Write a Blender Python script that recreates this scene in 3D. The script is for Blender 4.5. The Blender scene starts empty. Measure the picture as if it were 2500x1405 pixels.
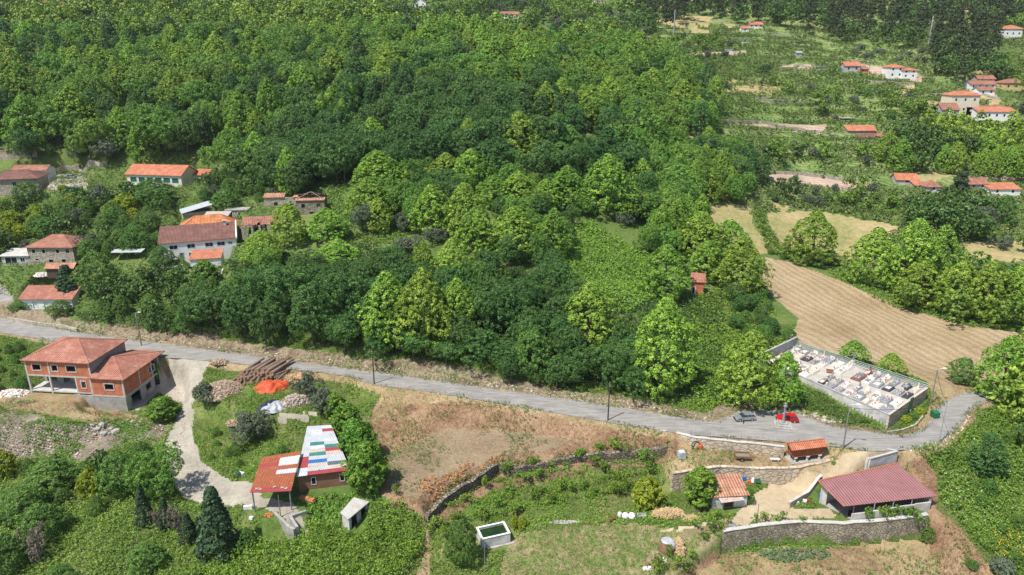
import bpy, bmesh, math, random
import numpy as np
from mathutils import Vector, Matrix, Euler
random.seed(7); RNG = np.random.default_rng(7)
R = math.radians
scene = bpy.context.scene
COL = scene.collection
# ------------------------------------------------------------------ camera, sky, sun, exposure
F, PITCH, CH = 1750.0, R(18.5), 68.0
cp, sp = math.cos(PITCH), math.sin(PITCH)
cam = bpy.data.cameras.new("camera"); camo = bpy.data.objects.new("camera", cam); COL.objects.link(camo)
camo.location = (0, 0, CH); camo.rotation_euler = (R(90) - PITCH, 0, 0)
cam.sensor_width = 36; cam.lens = 36 * F / 2500; cam.clip_start = 1; cam.clip_end = 6000
scene.camera = camo
SUN_EL, SHX, SHY = R(60), .76, .65            # shadows fall to the right and away from the camera
world = bpy.data.worlds.new("World"); scene.world = world; world.use_nodes = True
wn = world.node_tree.nodes; bg = wn["Background"]
sky = wn.new("ShaderNodeTexSky"); sky.sky_type = 'NISHITA'; sky.sun_disc = False
sky.sun_elevation = SUN_EL; sky.sun_rotation = math.atan2(-SHX, -SHY); sky.altitude = 100
world.node_tree.links.new(sky.outputs[0], bg.inputs[0]); bg.inputs[1].default_value = .125
sl = bpy.data.lights.new("sun", 'SUN'); sl.energy = 5.0; sl.angle = R(.53); sl.color = (1, .955, .88)
so = bpy.data.objects.new("sun", sl); COL.objects.link(so)
so.rotation_euler = Vector((SHX * math.cos(SUN_EL), SHY * math.cos(SUN_EL), -math.sin(SUN_EL))).to_track_quat('-Z', 'Y').to_euler()
scene.view_settings.view_transform = 'Standard'; scene.view_settings.look = 'None'
scene.view_settings.gamma = 1; scene.view_settings.exposure = 0.36
scene.render.resolution_x = 1024; scene.render.resolution_y = 575

# ------------------------------------------------------------------ pixel <-> world (2500 px frame of the photo)
def proj(x, y, z):
    zc = y * cp + (CH - z) * sp; yc = y * sp - (CH - z) * cp
    return 1250 + F * x / zc, 702.5 - F * yc / zc
def plane(px, py, z):
    u = (px - 1250) / F; v = (702.5 - py) / F
    t = (z - CH) / (-sp + v * cp)
    return u * t, (cp + v * sp) * t
def atdist(px, py, y):
    u = (px - 1250) / F; v = (702.5 - py) / F
    t = y / (cp + v * sp)
    return Vector((u * t, y, CH + (-sp + v * cp) * t))
_tab = RNG.random((256, 256))
def vn(x, y, s, seed=0):
    x = np.asarray(x, float) / s + seed * 17.3 + 1000; y = np.asarray(y, float) / s + seed * 9.1 + 1000
    xi = np.floor(x).astype(int); yi = np.floor(y).astype(int); fx = x - xi; fy = y - yi
    fx = fx * fx * (3 - 2 * fx); fy = fy * fy * (3 - 2 * fy)
    a = _tab[xi % 256, yi % 256]; b = _tab[(xi + 1) % 256, yi % 256]; c = _tab[xi % 256, (yi + 1) % 256]; d = _tab[(xi + 1) % 256, (yi + 1) % 256]
    return (a * (1 - fx) + b * fx) * (1 - fy) + (c * (1 - fx) + d * fx) * fy
def fbm(x, y, s, seed=0):
    return (vn(x, y, s, seed) + .5 * vn(x, y, s / 2.1, seed + 3) + .25 * vn(x, y, s / 4.3, seed + 5)) / 1.75
def pdist(x, y, poly):                       # signed distance to a polygon, negative inside
    x = np.asarray(x, float); y = np.asarray(y, float)
    d = np.full(x.shape, 1e9); ins = np.zeros(x.shape, bool); n = len(poly)
    for i in range(n):
        x0, y0 = poly[i]; x1, y1 = poly[(i + 1) % n]
        dx, dy = x1 - x0, y1 - y0; L = dx * dx + dy * dy + 1e-9
        t = np.clip(((x - x0) * dx + (y - y0) * dy) / L, 0, 1)
        d = np.minimum(d, np.hypot(x - x0 - t * dx, y - y0 - t * dy))
        c = ((y0 > y) != (y1 > y)) & (x < (x1 - x0) * (y - y0) / (y1 - y0 + 1e-12) + x0); ins ^= c
    return np.where(ins, -d, d)

# ------------------------------------------------------------------ terrain heights
PROF = [(-.80, [(40, -18), (60, -15), (88, -9.5), (100, -8), (115, -7.6), (128, -7.2), (140, -5), (150, -1.8), (160, -.5), (168, 0), (177, 0), (183, 2.5), (196, 8.8), (215, 13.5), (225, 16), (238, 19.8), (252, 20.8), (270, 31), (305, 46), (350, 58), (400, 69), (450, 81), (480, 93), (550, 107), (700, 137), (1200, 230)]),
        (-.45, [(40, -16), (88, -8.5), (105, -6.4), (120, -6), (135, -4.6), (146, -1.5), (152, 0), (158, 0), (163, 2.6), (175, 6), (190, 10.5), (200, 13.5), (222, 18), (240, 20.6), (258, 21.4), (272, 30), (300, 42), (350, 55), (400, 66), (450, 77), (550, 98), (700, 130), (1200, 225)]),
        (0, [(40, -15), (85, -8.2), (100, -6.5), (112, -4.2), (120, -2.3), (126, -.8), (130, 0), (137, 0), (142, 3), (155, 6), (172, 10), (190, 14), (215, 20.5), (240, 28), (270, 38), (300, 47), (340, 57), (370, 62), (400, 68), (430, 75), (500, 86), (600, 105), (800, 143), (1200, 220)]),
        (.40, [(40, -15), (85, -8), (95, -6.5), (103, -5), (110, -2.6), (114, -.5), (117, 0), (126, 0), (131, 1.5), (150, .3), (180, .8), (205, 2), (222, 4), (255, 10.8), (290, 17.4), (340, 29.3), (375, 42.4), (420, 56), (500, 79.5), (610, 104), (800, 143), (1200, 225)]),
        (.78, [(40, -16), (60, -14), (88, -8.5), (100, -5), (110, -2), (118, -.5), (122, 0), (150, 0), (180, .5), (205, 2), (222, 3.5), (255, 8), (285, 13), (350, 35.5), (400, 50.5), (470, 74.6), (610, 104), (800, 143), (1200, 225)])]
NT, NY = 760, 640
TS = np.linspace(-1.02, 1.02, NT); YS = 45 * np.exp(np.linspace(0, math.log(1150 / 45), NY))
GT, GY = np.meshgrid(TS, YS); GX = GT * GY
cols = np.array([np.interp(YS, *zip(*p)) for _, p in PROF])
pt = np.array([p[0] for p in PROF])
GZ = np.zeros_like(GX)
for j in range(NY):
    GZ[j] = np.interp(TS, pt, cols[:, j])
for _ in range(30):
    GZ[:, 1:-1] = (GZ[:, :-2] + 2 * GZ[:, 1:-1] + GZ[:, 2:]) / 4
for _ in range(4):
    GZ[1:-1] = (GZ[:-2] + 2 * GZ[1:-1] + GZ[2:]) / 4
GZ += (fbm(GX, GY, 26, 1) - .5) * np.clip((GY - 60) / 60, .4, 3.2)
# far terraces: stepped slopes on the right hand side
tm = np.clip((GY - 262) / 30, 0, 1) * np.clip((GT - .16) / .06, 0, 1)
st = 3.2 + 1.5 * vn(GX, GY, 90, 8); q = GZ / st + 1.6 * vn(GX, GY, 60, 9)
fr = q - np.floor(q); GZ += tm * st * .75 * (np.clip((fr - .72) / .28, 0, 1) - fr)
FAR = [(-200, 745), (0, 776), (150, 805), (338, 832), (460, 847), (620, 868), (800, 893), (914, 908), (1050, 927), (1200, 949), (1350, 970), (1484, 990), (1650, 1018), (1740, 1030), (1765, 1022), (1800, 1008), (1860, 1000), (1950, 1010), (2010, 1035), (2080, 1050), (2160, 1060), (2210, 1062), (2250, 1048), (2275, 1022), (2285, 1000), (2300, 985), (2335, 968), (2372, 958), (2450, 947), (2620, 930)]
NEAR = [(-200, 775), (0, 812), (150, 838), (338, 868), (460, 878), (620, 893), (830, 917), (914, 940), (1050, 958), (1200, 983), (1350, 1008), (1484, 1032), (1600, 1050), (1650, 1058), (1700, 1064), (1760, 1068), (1800, 1071), (1900, 1079), (1960, 1085), (2040, 1092), (2120, 1102), (2200, 1100), (2290, 1085), (2330, 1055), (2356, 1023), (2375, 1000), (2404, 985), (2440, 976), (2520, 968), (2640, 960)]
def cat(P, n):
    P = [np.array(p, float) for p in P]; P = [2 * P[0] - P[1]] + P + [2 * P[-1] - P[-2]]; out = []
    for i in range(1, len(P) - 2):
        for k in range(n):
            t = k / n
            out.append(.5 * ((2 * P[i]) + (-P[i - 1] + P[i + 1]) * t + (2 * P[i - 1] - 5 * P[i] + 4 * P[i + 1] - P[i + 2]) * t * t + (-P[i - 1] + 3 * P[i] - 3 * P[i + 1] + P[i + 2]) * t ** 3))
    out.append(P[-2]); return out
FW = [plane(*p, 0) for p in cat(FAR, 5)]; NW = [plane(*p, 0) for p in cat(NEAR, 5)]
ROADP = FW + NW[::-1]
def flatten(poly, z, blend, tilt=None):
    global GZ
    xs = [p[0] for p in poly]; ys = [p[1] for p in poly]; m = blend + 1
    jj = np.where((YS > min(ys) - m) & (YS < max(ys) + m))[0]
    if len(jj) == 0: return
    sl_ = slice(jj[0], jj[-1] + 1); X = GX[sl_]; Y = GY[sl_]
    d = pdist(X, Y, poly); w = np.clip(1 - d / blend, 0, 1); w = w * w * (3 - 2 * w)
    zz = z if tilt is None else z + tilt[0] * (X - tilt[2]) + tilt[1] * (Y - tilt[3])
    GZ[sl_] = GZ[sl_] * (1 - w) + zz * w
def pad(pxpoly, z, blend, tilt=None): flatten([plane(*p, z) for p in pxpoly], z, blend, tilt)
def rect(x, y, rot, w, d, m=1.0):
    c, s = math.cos(rot), math.sin(rot)
    return [(x + c * a - s * b, y + s * a + c * b) for a, b in ((-m, -m), (w + m, -m), (w + m, d + m), (-m, d + m))]
flatten(ROADP, -.02, 3.0)
pad([(905, 1190), (960, 1120), (1150, 1060), (1300, 1062), (1420, 1090), (1230, 1130), (1100, 1175), (1020, 1230)], -3.2, 4)     # fallow strip
pad([(1070, 1250), (1200, 1190), (1420, 1150), (1600, 1145), (1620, 1230), (1400, 1290), (1180, 1330), (1090, 1330)], -5.6, 3)   # garden
pad([(1660, 1090), (1800, 1092), (1915, 1105), (2040, 1118), (2000, 1140), (1850, 1148), (1700, 1142), (1650, 1120)], -1.9, 1.2)    # granary yard
pad([(1640, 1200), (1760, 1205), (1850, 1200), (1930, 1195), (2080, 1272), (1900, 1280), (1780, 1290), (1660, 1280)], -5.4, 3)  # lower yard
pad([(1990, 1225), (2180, 1160), (2262, 1262), (2080, 1278), (2040, 1272)], -5.4, 1.5)
pad([(1775, 1353), (1950, 1345), (2100, 1335), (2262, 1318), (2330, 1420), (2300, 1500), (1620, 1500), (1690, 1405)], -9.3, 1.2)                                                      # lower field
pad([(-60, 1010), (40, 955), (220, 962), (310, 1005), (250, 1020), (0, 1050)], -3.4, 4)
pad([(505, 900), (620, 905), (800, 915), (830, 945), (800, 1000), (640, 1010), (510, 960)], -1.2, 3)                           # log yard
pad([(600, 1215), (720, 1215), (735, 1250), (660, 1262), (600, 1240)], -5.2, 3)
pad([(735, 1215), (850, 1195), (850, 1060), (740, 1060)], -4.6, 2.5)
CEM = [plane(2172, 1020, 2.2), plane(2264, 955, 2.2), plane(1942, 848, 2.2), plane(1866, 885, 2.2)]     # front right, back right, back left, front left
_c = np.mean(np.array(CEM), 0); flatten([tuple(_c + (np.array(p) - _c) * .95) for p in CEM], 2.2, .5)
pad([(122, 428), (205, 424), (212, 450), (122, 452)], 23.0, 3)
pad([(215, 985), (320, 1008), (400, 950), (425, 935), (445, 960), (445, 1000), (330, 1055), (220, 1020)], -6.4, 2.5)
flatten(ROADP, -.02, 1.0)
def hz(x, y):
    x = np.asarray(x, float); y = np.asarray(y, float)
    fi = np.clip(np.log(np.clip(y, 45, 1149) / 45) / math.log(1150 / 45) * (NY - 1), 0, NY - 1.001)
    fj = np.clip((x / y + 1.02) / 2.04 * (NT - 1), 0, NT - 1.001)
    i = fi.astype(int); j = fj.astype(int); a = fi - i; b = fj - j
    return (GZ[i, j] * (1 - b) + GZ[i, j + 1] * b) * (1 - a) + (GZ[i + 1, j] * (1 - b) + GZ[i + 1, j + 1] * b) * a
_ym = np.concatenate([np.arange(60, 300, .35), np.arange(300, 1100, 1.5)])
def at(px, py, off=0.0):
    u = (px - 1250) / F; v = (702.5 - py) / F; dy = cp + v * sp
    zr = CH + (-sp + v * cp) / dy * _ym; X = u / dy * _ym
    g = hz(X, _ym) + off; k = np.where(zr < g)[0]
    k = k[0] if len(k) else len(_ym) - 1
    y = _ym[k]
    return Vector((u / dy * y, y, float(hz(u / dy * y, y))))
# ------------------------------------------------------------------ custom properties, objects
def tag(o, label=None, cat_=None, group=None, kind=None):
    if label: o['label'] = label
    if cat_: o['category'] = cat_
    if group: o['group'] = group
    if kind: o['kind'] = kind
    return o
def empty(name, loc, rz=0, label=None, cat_=None, group=None, sc=None):
    o = bpy.data.objects.new(name, None); COL.objects.link(o); o.location = loc; o.rotation_euler = (0, 0, rz)
    if sc: o.scale = sc
    o.empty_display_size = .2
    return tag(o, label, cat_, group)
def npmesh(name, V, FA, mats, col=None, mi=None, parent=None, smooth=False):   # big meshes of quads from arrays
    me = bpy.data.meshes.new(name); V = np.asarray(V, np.float32); FA = np.asarray(FA, np.int32); k = FA.shape[1]
    me.vertices.add(len(V)); me.vertices.foreach_set('co', V.ravel())
    me.loops.add(FA.size); me.loops.foreach_set('vertex_index', FA.ravel())
    me.polygons.add(len(FA)); me.polygons.foreach_set('loop_start', np.arange(0, FA.size, k, dtype=np.int32))
    me.polygons.foreach_set('loop_total', np.full(len(FA), k, np.int32))
    if mi is not None: me.polygons.foreach_set('material_index', np.asarray(mi, np.int32))
    me.polygons.foreach_set('use_smooth', np.full(len(FA), smooth, bool))
    me.update(calc_edges=True)
    if col is not None:
        a = me.color_attributes.new('Col', 'FLOAT_COLOR', 'POINT'); c = np.ones((len(V), 4), np.float32); c[:, :3] = col
        a.data.foreach_set('color', c.ravel())
    for m in (mats if isinstance(mats, (list, tuple)) else [mats]): me.materials.append(m)
    return me
def link(name, me, parent=None, loc=None):
    o = bpy.data.objects.new(name, me); COL.objects.link(o)
    if parent: o.parent = parent
    if loc is not None: o.location = loc
    return o
class MB:                                      # small shape collector: one mesh per build()
    def __init__(s): s.v = []; s.f = []; s.c = []; s.m = Matrix.Identity(4); s.col = None
    def poly(s, pts, flip=False):
        i = len(s.v); s.v += [tuple(s.m @ Vector(p)) for p in pts]; f = list(range(i, i + len(pts))); s.f.append(f[::-1] if flip else f); s.c.append(s.col)
    def hull(s, pts, faces):
        i = len(s.v); s.v += [tuple(s.m @ Vector(p)) for p in pts]
        for f in faces: s.f.append([i + k for k in f]); s.c.append(s.col)
        return s
    def box(s, x0, x1, y0, y1, z0, z1):
        return s.hull([(x0, y0, z0), (x1, y0, z0), (x1, y1, z0), (x0, y1, z0), (x0, y0, z1), (x1, y0, z1), (x1, y1, z1), (x0, y1, z1)],
               [(3, 2, 1, 0), (4, 5, 6, 7), (0, 1, 5, 4), (1, 2, 6, 5), (2, 3, 7, 6), (3, 0, 4, 7)])
    def cbox(s, c, size, rz=0, rx=0, ry=0, taper=1):
        o = s.m; s.m = o @ Matrix.Translation(c) @ Euler((rx, ry, rz)).to_matrix().to_4x4()
        a, b, h = size[0] / 2, size[1] / 2, size[2] / 2; t = taper
        s.hull([(-a, -b, -h), (a, -b, -h), (a, b, -h), (-a, b, -h), (-a * t, -b * t, h), (a * t, -b * t, h), (a * t, b * t, h), (-a * t, b * t, h)],
               [(3, 2, 1, 0), (4, 5, 6, 7), (0, 1, 5, 4), (1, 2, 6, 5), (2, 3, 7, 6), (3, 0, 4, 7)]); s.m = o; return s
    def tube(s, pts, rad, n=7, cap=True):
        pts = [Vector(p) for p in pts]; rad = rad if isinstance(rad, (list, tuple)) else [rad] * len(pts); rings = []
        for i, p in enumerate(pts):
            d = (pts[min(i + 1, len(pts) - 1)] - pts[max(i - 1, 0)]).normalized()
            u = d.cross(Vector((0, 0, 1))) if abs(d.z) < .95 else d.cross(Vector((1, 0, 0))); u.normalize(); w = d.cross(u)
            rings.append([p + (u * math.cos(2 * math.pi * k / n) + w * math.sin(2 * math.pi * k / n)) * rad[i] for k in range(n)])
        P = [p for r in rings for p in r]; FA = []
        for i in range(len(pts) - 1):
            for k in range(n):
                FA.append((i * n + k, (i + 1) * n + k, (i + 1) * n + (k + 1) % n, i * n + (k + 1) % n))
        if cap: FA.append(tuple(range(n))); FA.append(tuple(range((len(pts) - 1) * n, len(pts) * n))[::-1])
        return s.hull(P, FA)
    def slab(s, pts, th):                      # polygon extruded straight down
        n = len(pts); P = [tuple(p) for p in pts] + [(p[0], p[1], p[2] - th) for p in pts]
        return s.hull(P, [tuple(range(n)), tuple(range(2 * n - 1, n - 1, -1))] + [(i, i + n, (i + 1) % n + n, (i + 1) % n) for i in range(n)])
    def rock(s, c, r, sx=1, sy=1, sz=.7):
        bm = bmesh.new(); bmesh.ops.create_icosphere(bm, subdivisions=1, radius=1)
        rr = random.random() * 6
        P = []
        for v in bm.verts:
            k = r * random.uniform(.75, 1.15); x, y = v.co.x * k * sx, v.co.y * k * sy
            P.append((c[0] + x * math.cos(rr) - y * math.sin(rr), c[1] + x * math.sin(rr) + y * math.cos(rr), c[2] + v.co.z * k * sz))
        F_ = [tuple(v.index for v in f.verts) for f in bm.faces]; bm.free(); return s.hull(P, F_)
    def build(s, name, mat, parent=None, loc=None, smooth=False, label=None):
        me = bpy.data.meshes.new(name); me.from_pydata(s.v, [], s.f); me.update(calc_edges=True)
        uv = me.uv_layers.new(name='UVMap'); n = len(me.loops)
        vs = np.array(s.v, float); buf = np.zeros((n, 2), np.float32)
        for p in me.polygons:
            nn = p.normal
            if abs(nn.z) > .985: u = Vector((1, 0, 0)); w = Vector((0, 1, 0))
            else:
                u = Vector((0, 0, 1)).cross(nn); u.normalize(); w = nn.cross(u)
            for li in p.loop_indices:
                c = vs[me.loops[li].vertex_index]; buf[li] = (c[0] * u.x + c[1] * u.y + c[2] * u.z, c[0] * w.x + c[1] * w.y + c[2] * w.z)
            if smooth: p.use_smooth = True
        uv.data.foreach_set('uv', buf.ravel())
        if any(c is not None for c in s.c):
            a = me.color_attributes.new('Col', 'FLOAT_COLOR', 'CORNER'); cb = np.ones((n, 4), np.float32); li = 0
            for p, c in zip(me.polygons, s.c):
                for l in p.loop_indices: cb[l, :3] = c or (1, 1, 1)
            a.data.foreach_set('color', cb.ravel())
        me.materials.append(mat)
        o = link(name, me, parent, loc)
        if label: o['label'] = label
        return o
# ------------------------------------------------------------------ materials
class NT_:
    def __init__(s, name):
        s.m = bpy.data.materials.new(name); s.m.use_nodes = True; s.t = s.m.node_tree; s.b = s.t.nodes['Principled BSDF']
        s.b.inputs['Specular IOR Level'].default_value = .25; s.b.inputs['Roughness'].default_value = .85
    def n(s, ty, **k):
        o = s.t.nodes.new('ShaderNode' + ty)
        for a, v in k.items():
            if a.startswith('_'): setattr(o, a[1:], v)
            else:
                i = o.inputs[a.replace('__', ' ')] if not a.isdigit() else o.inputs[int(a)]
                if hasattr(v, 'is_output') or isinstance(v, bpy.types.NodeSocket): s.t.links.new(v, i)
                else: i.default_value = v
        return o
    def noise(s, vec, scale, detail=4, rough=.6, dist=0): return s.n('TexNoise', Vector=vec, Scale=scale, Detail=detail, Roughness=rough, Distortion=dist).outputs[0]
    def ramp(s, fac, stops):
        r = s.n('ValToRGB', Fac=fac); e = r.color_ramp.elements
        for i, (p, c) in enumerate(stops):
            if i > 1: e.new(p)
            e[i].position = p; e[i].color = (*c, 1) if not isinstance(c, (int, float)) else (c, c, c, 1)
        return r.outputs[0]
    def mix(s, f, a, b, mode='MIX'):
        o = s.t.nodes.new('ShaderNodeMix'); o.data_type = 'RGBA'; o.blend_type = mode
        for i, v in ((0, f), (6, a), (7, b)):
            if isinstance(v, bpy.types.NodeSocket): s.t.links.new(v, o.inputs[i])
            else: o.inputs[i].default_value = (*v, 1) if isinstance(v, tuple) and len(v) == 3 else v
        return o.outputs[2]
    def mul(s, c, f): return s.mix(1.0, c, f, 'MULTIPLY')
    def bump(s, h, strength=.5, dist=.1):
        o = s.n('Bump', Strength=strength, Distance=dist, Height=h); s.t.links.new(o.outputs[0], s.b.inputs['Normal'])
    def out(s, c, rough=None, metal=None):
        if isinstance(c, bpy.types.NodeSocket): s.t.links.new(c, s.b.inputs['Base Color'])
        else: s.b.inputs['Base Color'].default_value = (*c, 1)
        if rough is not None: s.b.inputs['Roughness'].default_value = rough
        if metal is not None: s.b.inputs['Metallic'].default_value = metal
        return s.m
    def co(s, k='Object'): return s.n('TexCoord').outputs[k]
M = {}
def m_plain(name, c1, c2=None, scale=1.5, rough=.8, bump=.3, metal=0, lo=.35, hi=.65, spots=None):
    s = NT_(name); v = s.co(); c2 = c2 or tuple(x * .7 for x in c1)
    n = s.noise(v, scale, 6, .65); c = s.ramp(n, [(lo, c2), (hi, c1)])
    if spots: c = s.mix(s.ramp(s.noise(v, scale * 5, 3), [(.62, 0), (.7, 1)]), c, spots)
    if bump: s.bump(s.noise(v, scale * 9, 4), bump, .05)
    M[name] = s.out(c, rough, metal); return M[name]
def m_tile(name, c1, c2, c3, spacing=.42, moss=.35):
    s = NT_(name); uv = s.co('UV'); v = s.co()
    wv = s.n('TexWave', Vector=uv, Scale=.314 / spacing, Distortion=.6, Detail=1.0, _bands_direction='X').outputs[1]
    rows = s.n('TexWave', Vector=uv, Scale=.45, Distortion=.5, Detail=1.0, _bands_direction='Y', _wave_profile='SAW').outputs[1]
    cell = s.n('TexVoronoi', Vector=uv, Scale=2.6).outputs['Color']
    n = s.noise(v, .45, 6, .7); c = s.ramp(n, [(.3, c2), (.5, c1), (.72, c3)])
    c = s.mix(.28, c, s.mul(c, s.ramp(cell, [(0, .35), (1, 1.6)])))
    c = s.mix(s.ramp(s.noise(v, 2.2, 5), [(.55, 0), (.75, moss)]), c, (.11, .085, .06))
    c = s.mix(.6, c, s.mul(c, s.ramp(wv, [(.1, .45), (.7, 1.25)])))
    c = s.mix(.35, c, s.mul(c, s.ramp(rows, [(.0, .5), (.3, 1.1)])))
    s.bump(wv, .8, .12); M[name] = s.out(c, .85); return M[name]
def m_corr(name, c1, c2, spacing=.5, rust=None, amt=.5, vertical=True):
    s = NT_(name); uv = s.co('UV'); v = s.co()
    wv = s.n('TexWave', Vector=uv, Scale=.314 / spacing, Distortion=0, _bands_direction='X').outputs[1]
    c = s.ramp(wv, [(.25, c2), (.75, c1)])
    c = s.mix(.5, c, s.mul(c, s.ramp(s.noise(v, .7, 5), [(.3, .75), (.7, 1.15)])))
    if rust: c = s.mix(s.ramp(s.noise(v, 1.6, 8, .75), [(amt, 0), (amt + .12, 1)]), c, rust)
    s.bump(wv, .6, .08); M[name] = s.out(c, .5); return M[name]
def m_stone(name, c1, c2, mortar, size=.5, bump=.8, dirt=.5):
    s = NT_(name); v = s.co(); w = s.mix(.12, v, s.n('TexNoise', Vector=v, Scale=1.5).outputs[1])
    mp = s.n('Mapping', Vector=w, Scale=(1, 1, 1.5)).outputs[0]
    ed = s.n('TexVoronoi', Vector=mp, Scale=1 / size, _feature='DISTANCE_TO_EDGE').outputs[0]
    cl = s.n('TexVoronoi', Vector=mp, Scale=1 / size).outputs['Color']
    c = s.ramp(cl, [(.1, c2), (.9, c1)]); c = s.mix(s.ramp(ed, [(.02, 1), (.09, 0)]), c, mortar)
    c = s.mix(dirt, c, s.mul(c, s.ramp(s.noise(v, .35, 7, .7), [(.3, (.42, .4, .34)), (.6, (1.25, 1.22, 1.15))])))
    s.bump(s.ramp(ed, [(0, 0), (.15, 1)]), bump, .12); M[name] = s.out(c, .9); return M[name]
def m_brick(name, c1, c2, mortar, w=.3, h=.2):
    s = NT_(name); b = s.n('TexBrick', Vector=s.co('UV'), Color1=(*c1, 1), Color2=(*c2, 1), Mortar=(*mortar, 1), Scale=1, Mortar__Size=.018, Brick__Width=w, Row__Height=h)
    c = s.mul(b.outputs[0], s.ramp(s.noise(s.co(), .8, 5), [(.3, .7), (.7, 1.2)])); s.bump(b.outputs[1], -.4, .03); M[name] = s.out(c, .9); return M[name]
def m_wood(name, c1, c2, plank=.2, axis='X'):
    s = NT_(name); uv = s.co('UV'); wv = s.n('TexWave', Vector=uv, Scale=.314 / plank, Distortion=.3, _bands_direction=axis, _wave_profile='SAW').outputs[1]
    c = s.ramp(s.noise(s.co(), 3, 6, .7), [(.3, c2), (.7, c1)]); c = s.mul(c, s.ramp(wv, [(.0, .35), (.15, 1)])); M[name] = s.out(c, .75); return M[name]
def m_leaf(name, tint=(1, 1, 1), trans=.25, var=.14):
    s = NT_(name); a = s.n('Attribute', _attribute_name='Col').outputs[0]
    rnd = s.n('ObjectInfo').outputs['Random']
    h = s.t.nodes.new('ShaderNodeHueSaturation'); s.t.links.new(a, h.inputs['Color'])
    for sock, lo, hi in (('Hue', .482, .512), ('Value', 1 - var, 1 + var)):
        mr = s.t.nodes.new('ShaderNodeMapRange'); s.t.links.new(rnd, mr.inputs[0]); mr.inputs[3].default_value = lo; mr.inputs[4].default_value = hi
        if sock == 'Value':
            f = s.t.nodes.new('ShaderNodeMath'); f.operation = 'MULTIPLY'; f.inputs[1].default_value = 7.31; s.t.links.new(rnd, f.inputs[0])
            g = s.t.nodes.new('ShaderNodeMath'); g.operation = 'FRACT'; s.t.links.new(f.outputs[0], g.inputs[0]); s.t.links.new(g.outputs[0], mr.inputs[0])
        s.t.links.new(mr.outputs[0], h.inputs[sock])
    c = s.mul(h.outputs[0], tint)
    s.out(c, .5); s.b.inputs['Specular IOR Level'].default_value = .3
    tr = s.n('BsdfTranslucent', Color=s.mul(c, (1.15, 1.1, .5))); ms = s.n('MixShader', Fac=trans)
    o = s.t.nodes['Material Output']; s.t.links.new(s.b.outputs[0], ms.inputs[1]); s.t.links.new(tr.outputs[0], ms.inputs[2]); s.t.links.new(ms.outputs[0], o.inputs[0])
    M[name] = s.m; return s.m
def m_col(name, rough=.6, nz=.25, metal=0):          # colour comes from the mesh's own colour attribute
    s = NT_(name); a = s.n('Attribute', _attribute_name='Col').outputs[0]
    c = s.mul(a, s.ramp(s.noise(s.co(), 2.5, 6), [(.3, 1 - nz), (.7, 1 + nz)])); M[name] = s.out(c, rough, metal); return s.m
def m_ground(name, stops, s1=.12, s2=1.3, spots=None, bump=.6, stripes=None, fine=.5, big=None, weeds=None, wamt=.55):
    s = NT_(name); v = s.co()
    n = s.noise(v, s2, 8, .72); n2 = s.noise(v, s1, 5, .6)
    f = s.n('Math', _operation='MULTIPLY_ADD', **{'0': n2, '1': .55, '2': s.n('Math', _operation='MULTIPLY', **{'0': n, '1': .5}).outputs[0]}).outputs[0]
    c = s.ramp(f, stops)
    c = s.mul(c, s.ramp(s.noise(v, 3.2, 8, .85), [(.3, 1 - fine), (.7, 1 + fine)]))
    if weeds: c = s.mix(s.ramp(s.noise(v, .5, 8, .75), [(wamt, 0), (wamt + .1, .85)]), c, s.ramp(s.noise(v, 4, 3), [(.3, weeds), (.7, tuple(x * 1.6 for x in weeds))]))
    if stripes:
        ang, sc, amt = stripes; mp = s.n('Mapping', Vector=v, Rotation=(0, 0, ang)).outputs[0]
        w = s.n('TexWave', Vector=mp, Scale=sc, Distortion=11, Detail=4, Detail__Scale=.35, _bands_direction='Y').outputs[1]
        c = s.mix(amt, c, s.mul(c, s.ramp(w, [(.2, .6), (.8, 1.3)])))
    if spots: c = s.mix(s.ramp(s.n('TexVoronoi', Vector=v, Scale=spots[1]).outputs[0], [(spots[2], 1), (spots[2] + .05, 0)]), c, spots[0])
    s.bump(n, bump, .35); M[name] = s.out(c, .95); return s.m
# ------------------------------------------------------------------ materials of this place
m_ground('grass_ground', [(.36, (.045, .075, .016)), (.5, (.085, .14, .028)), (.62, (.14, .17, .05)), (.72, (.24, .2, .1))], .09, 1.1)
m_ground('lawn_grass', [(.36, (.07, .115, .02)), (.5, (.12, .18, .035)), (.6, (.19, .2, .07)), (.7, (.25, .19, .1))], .14, 1.4, weeds=(.07, .11, .025), wamt=.5)
m_ground('dry_grass', [(.34, (.13, .08, .045)), (.48, (.27, .19, .105)), (.6, (.36, .27, .155)), (.7, (.17, .17, .06))], .1, 1.0, weeds=(.1, .15, .035), wamt=.53)
m_ground('rough_grass', [(.34, (.12, .13, .045)), (.48, (.22, .2, .09)), (.6, (.32, .26, .15)), (.72, (.16, .19, .055))], .13, 1.2, weeds=(.09, .14, .03), wamt=.46)
m_ground('cut_brush', [(.3, (.12, .07, .042)), (.45, (.23, .138, .08)), (.6, (.33, .22, .13)), (.75, (.43, .32, .21))], .16, 1.5, weeds=(.13, .11, .04), wamt=.6, bump=1)
m_ground('fallow', [(.32, (.13, .095, .06)), (.5, (.235, .17, .105)), (.7, (.31, .235, .15))], .12, 1.6, weeds=(.11, .13, .045), wamt=.55)
m_ground('pale_track', [(.3, (.2, .18, .145)), (.46, (.31, .28, .225)), (.6, (.40, .36, .29)), (.75, (.54, .51, .44))], .2, 1.5, fine=.22, weeds=(.16, .15, .06), wamt=.62)
m_ground('sand_track', [(.3, (.27, .2, .125)), (.5, (.41, .325, .21)), (.7, (.5, .42, .29))], .15, 1.0, fine=.2, weeds=(.2, .17, .08), wamt=.66)
m_ground('mown', [(.34, (.2, .14, .07)), (.5, (.30, .22, .125)), (.66, (.39, .305, .19))], .05, 1.4, weeds=(.2, .19, .07), wamt=.6, stripes=(R(74), .13, .3))
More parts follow.
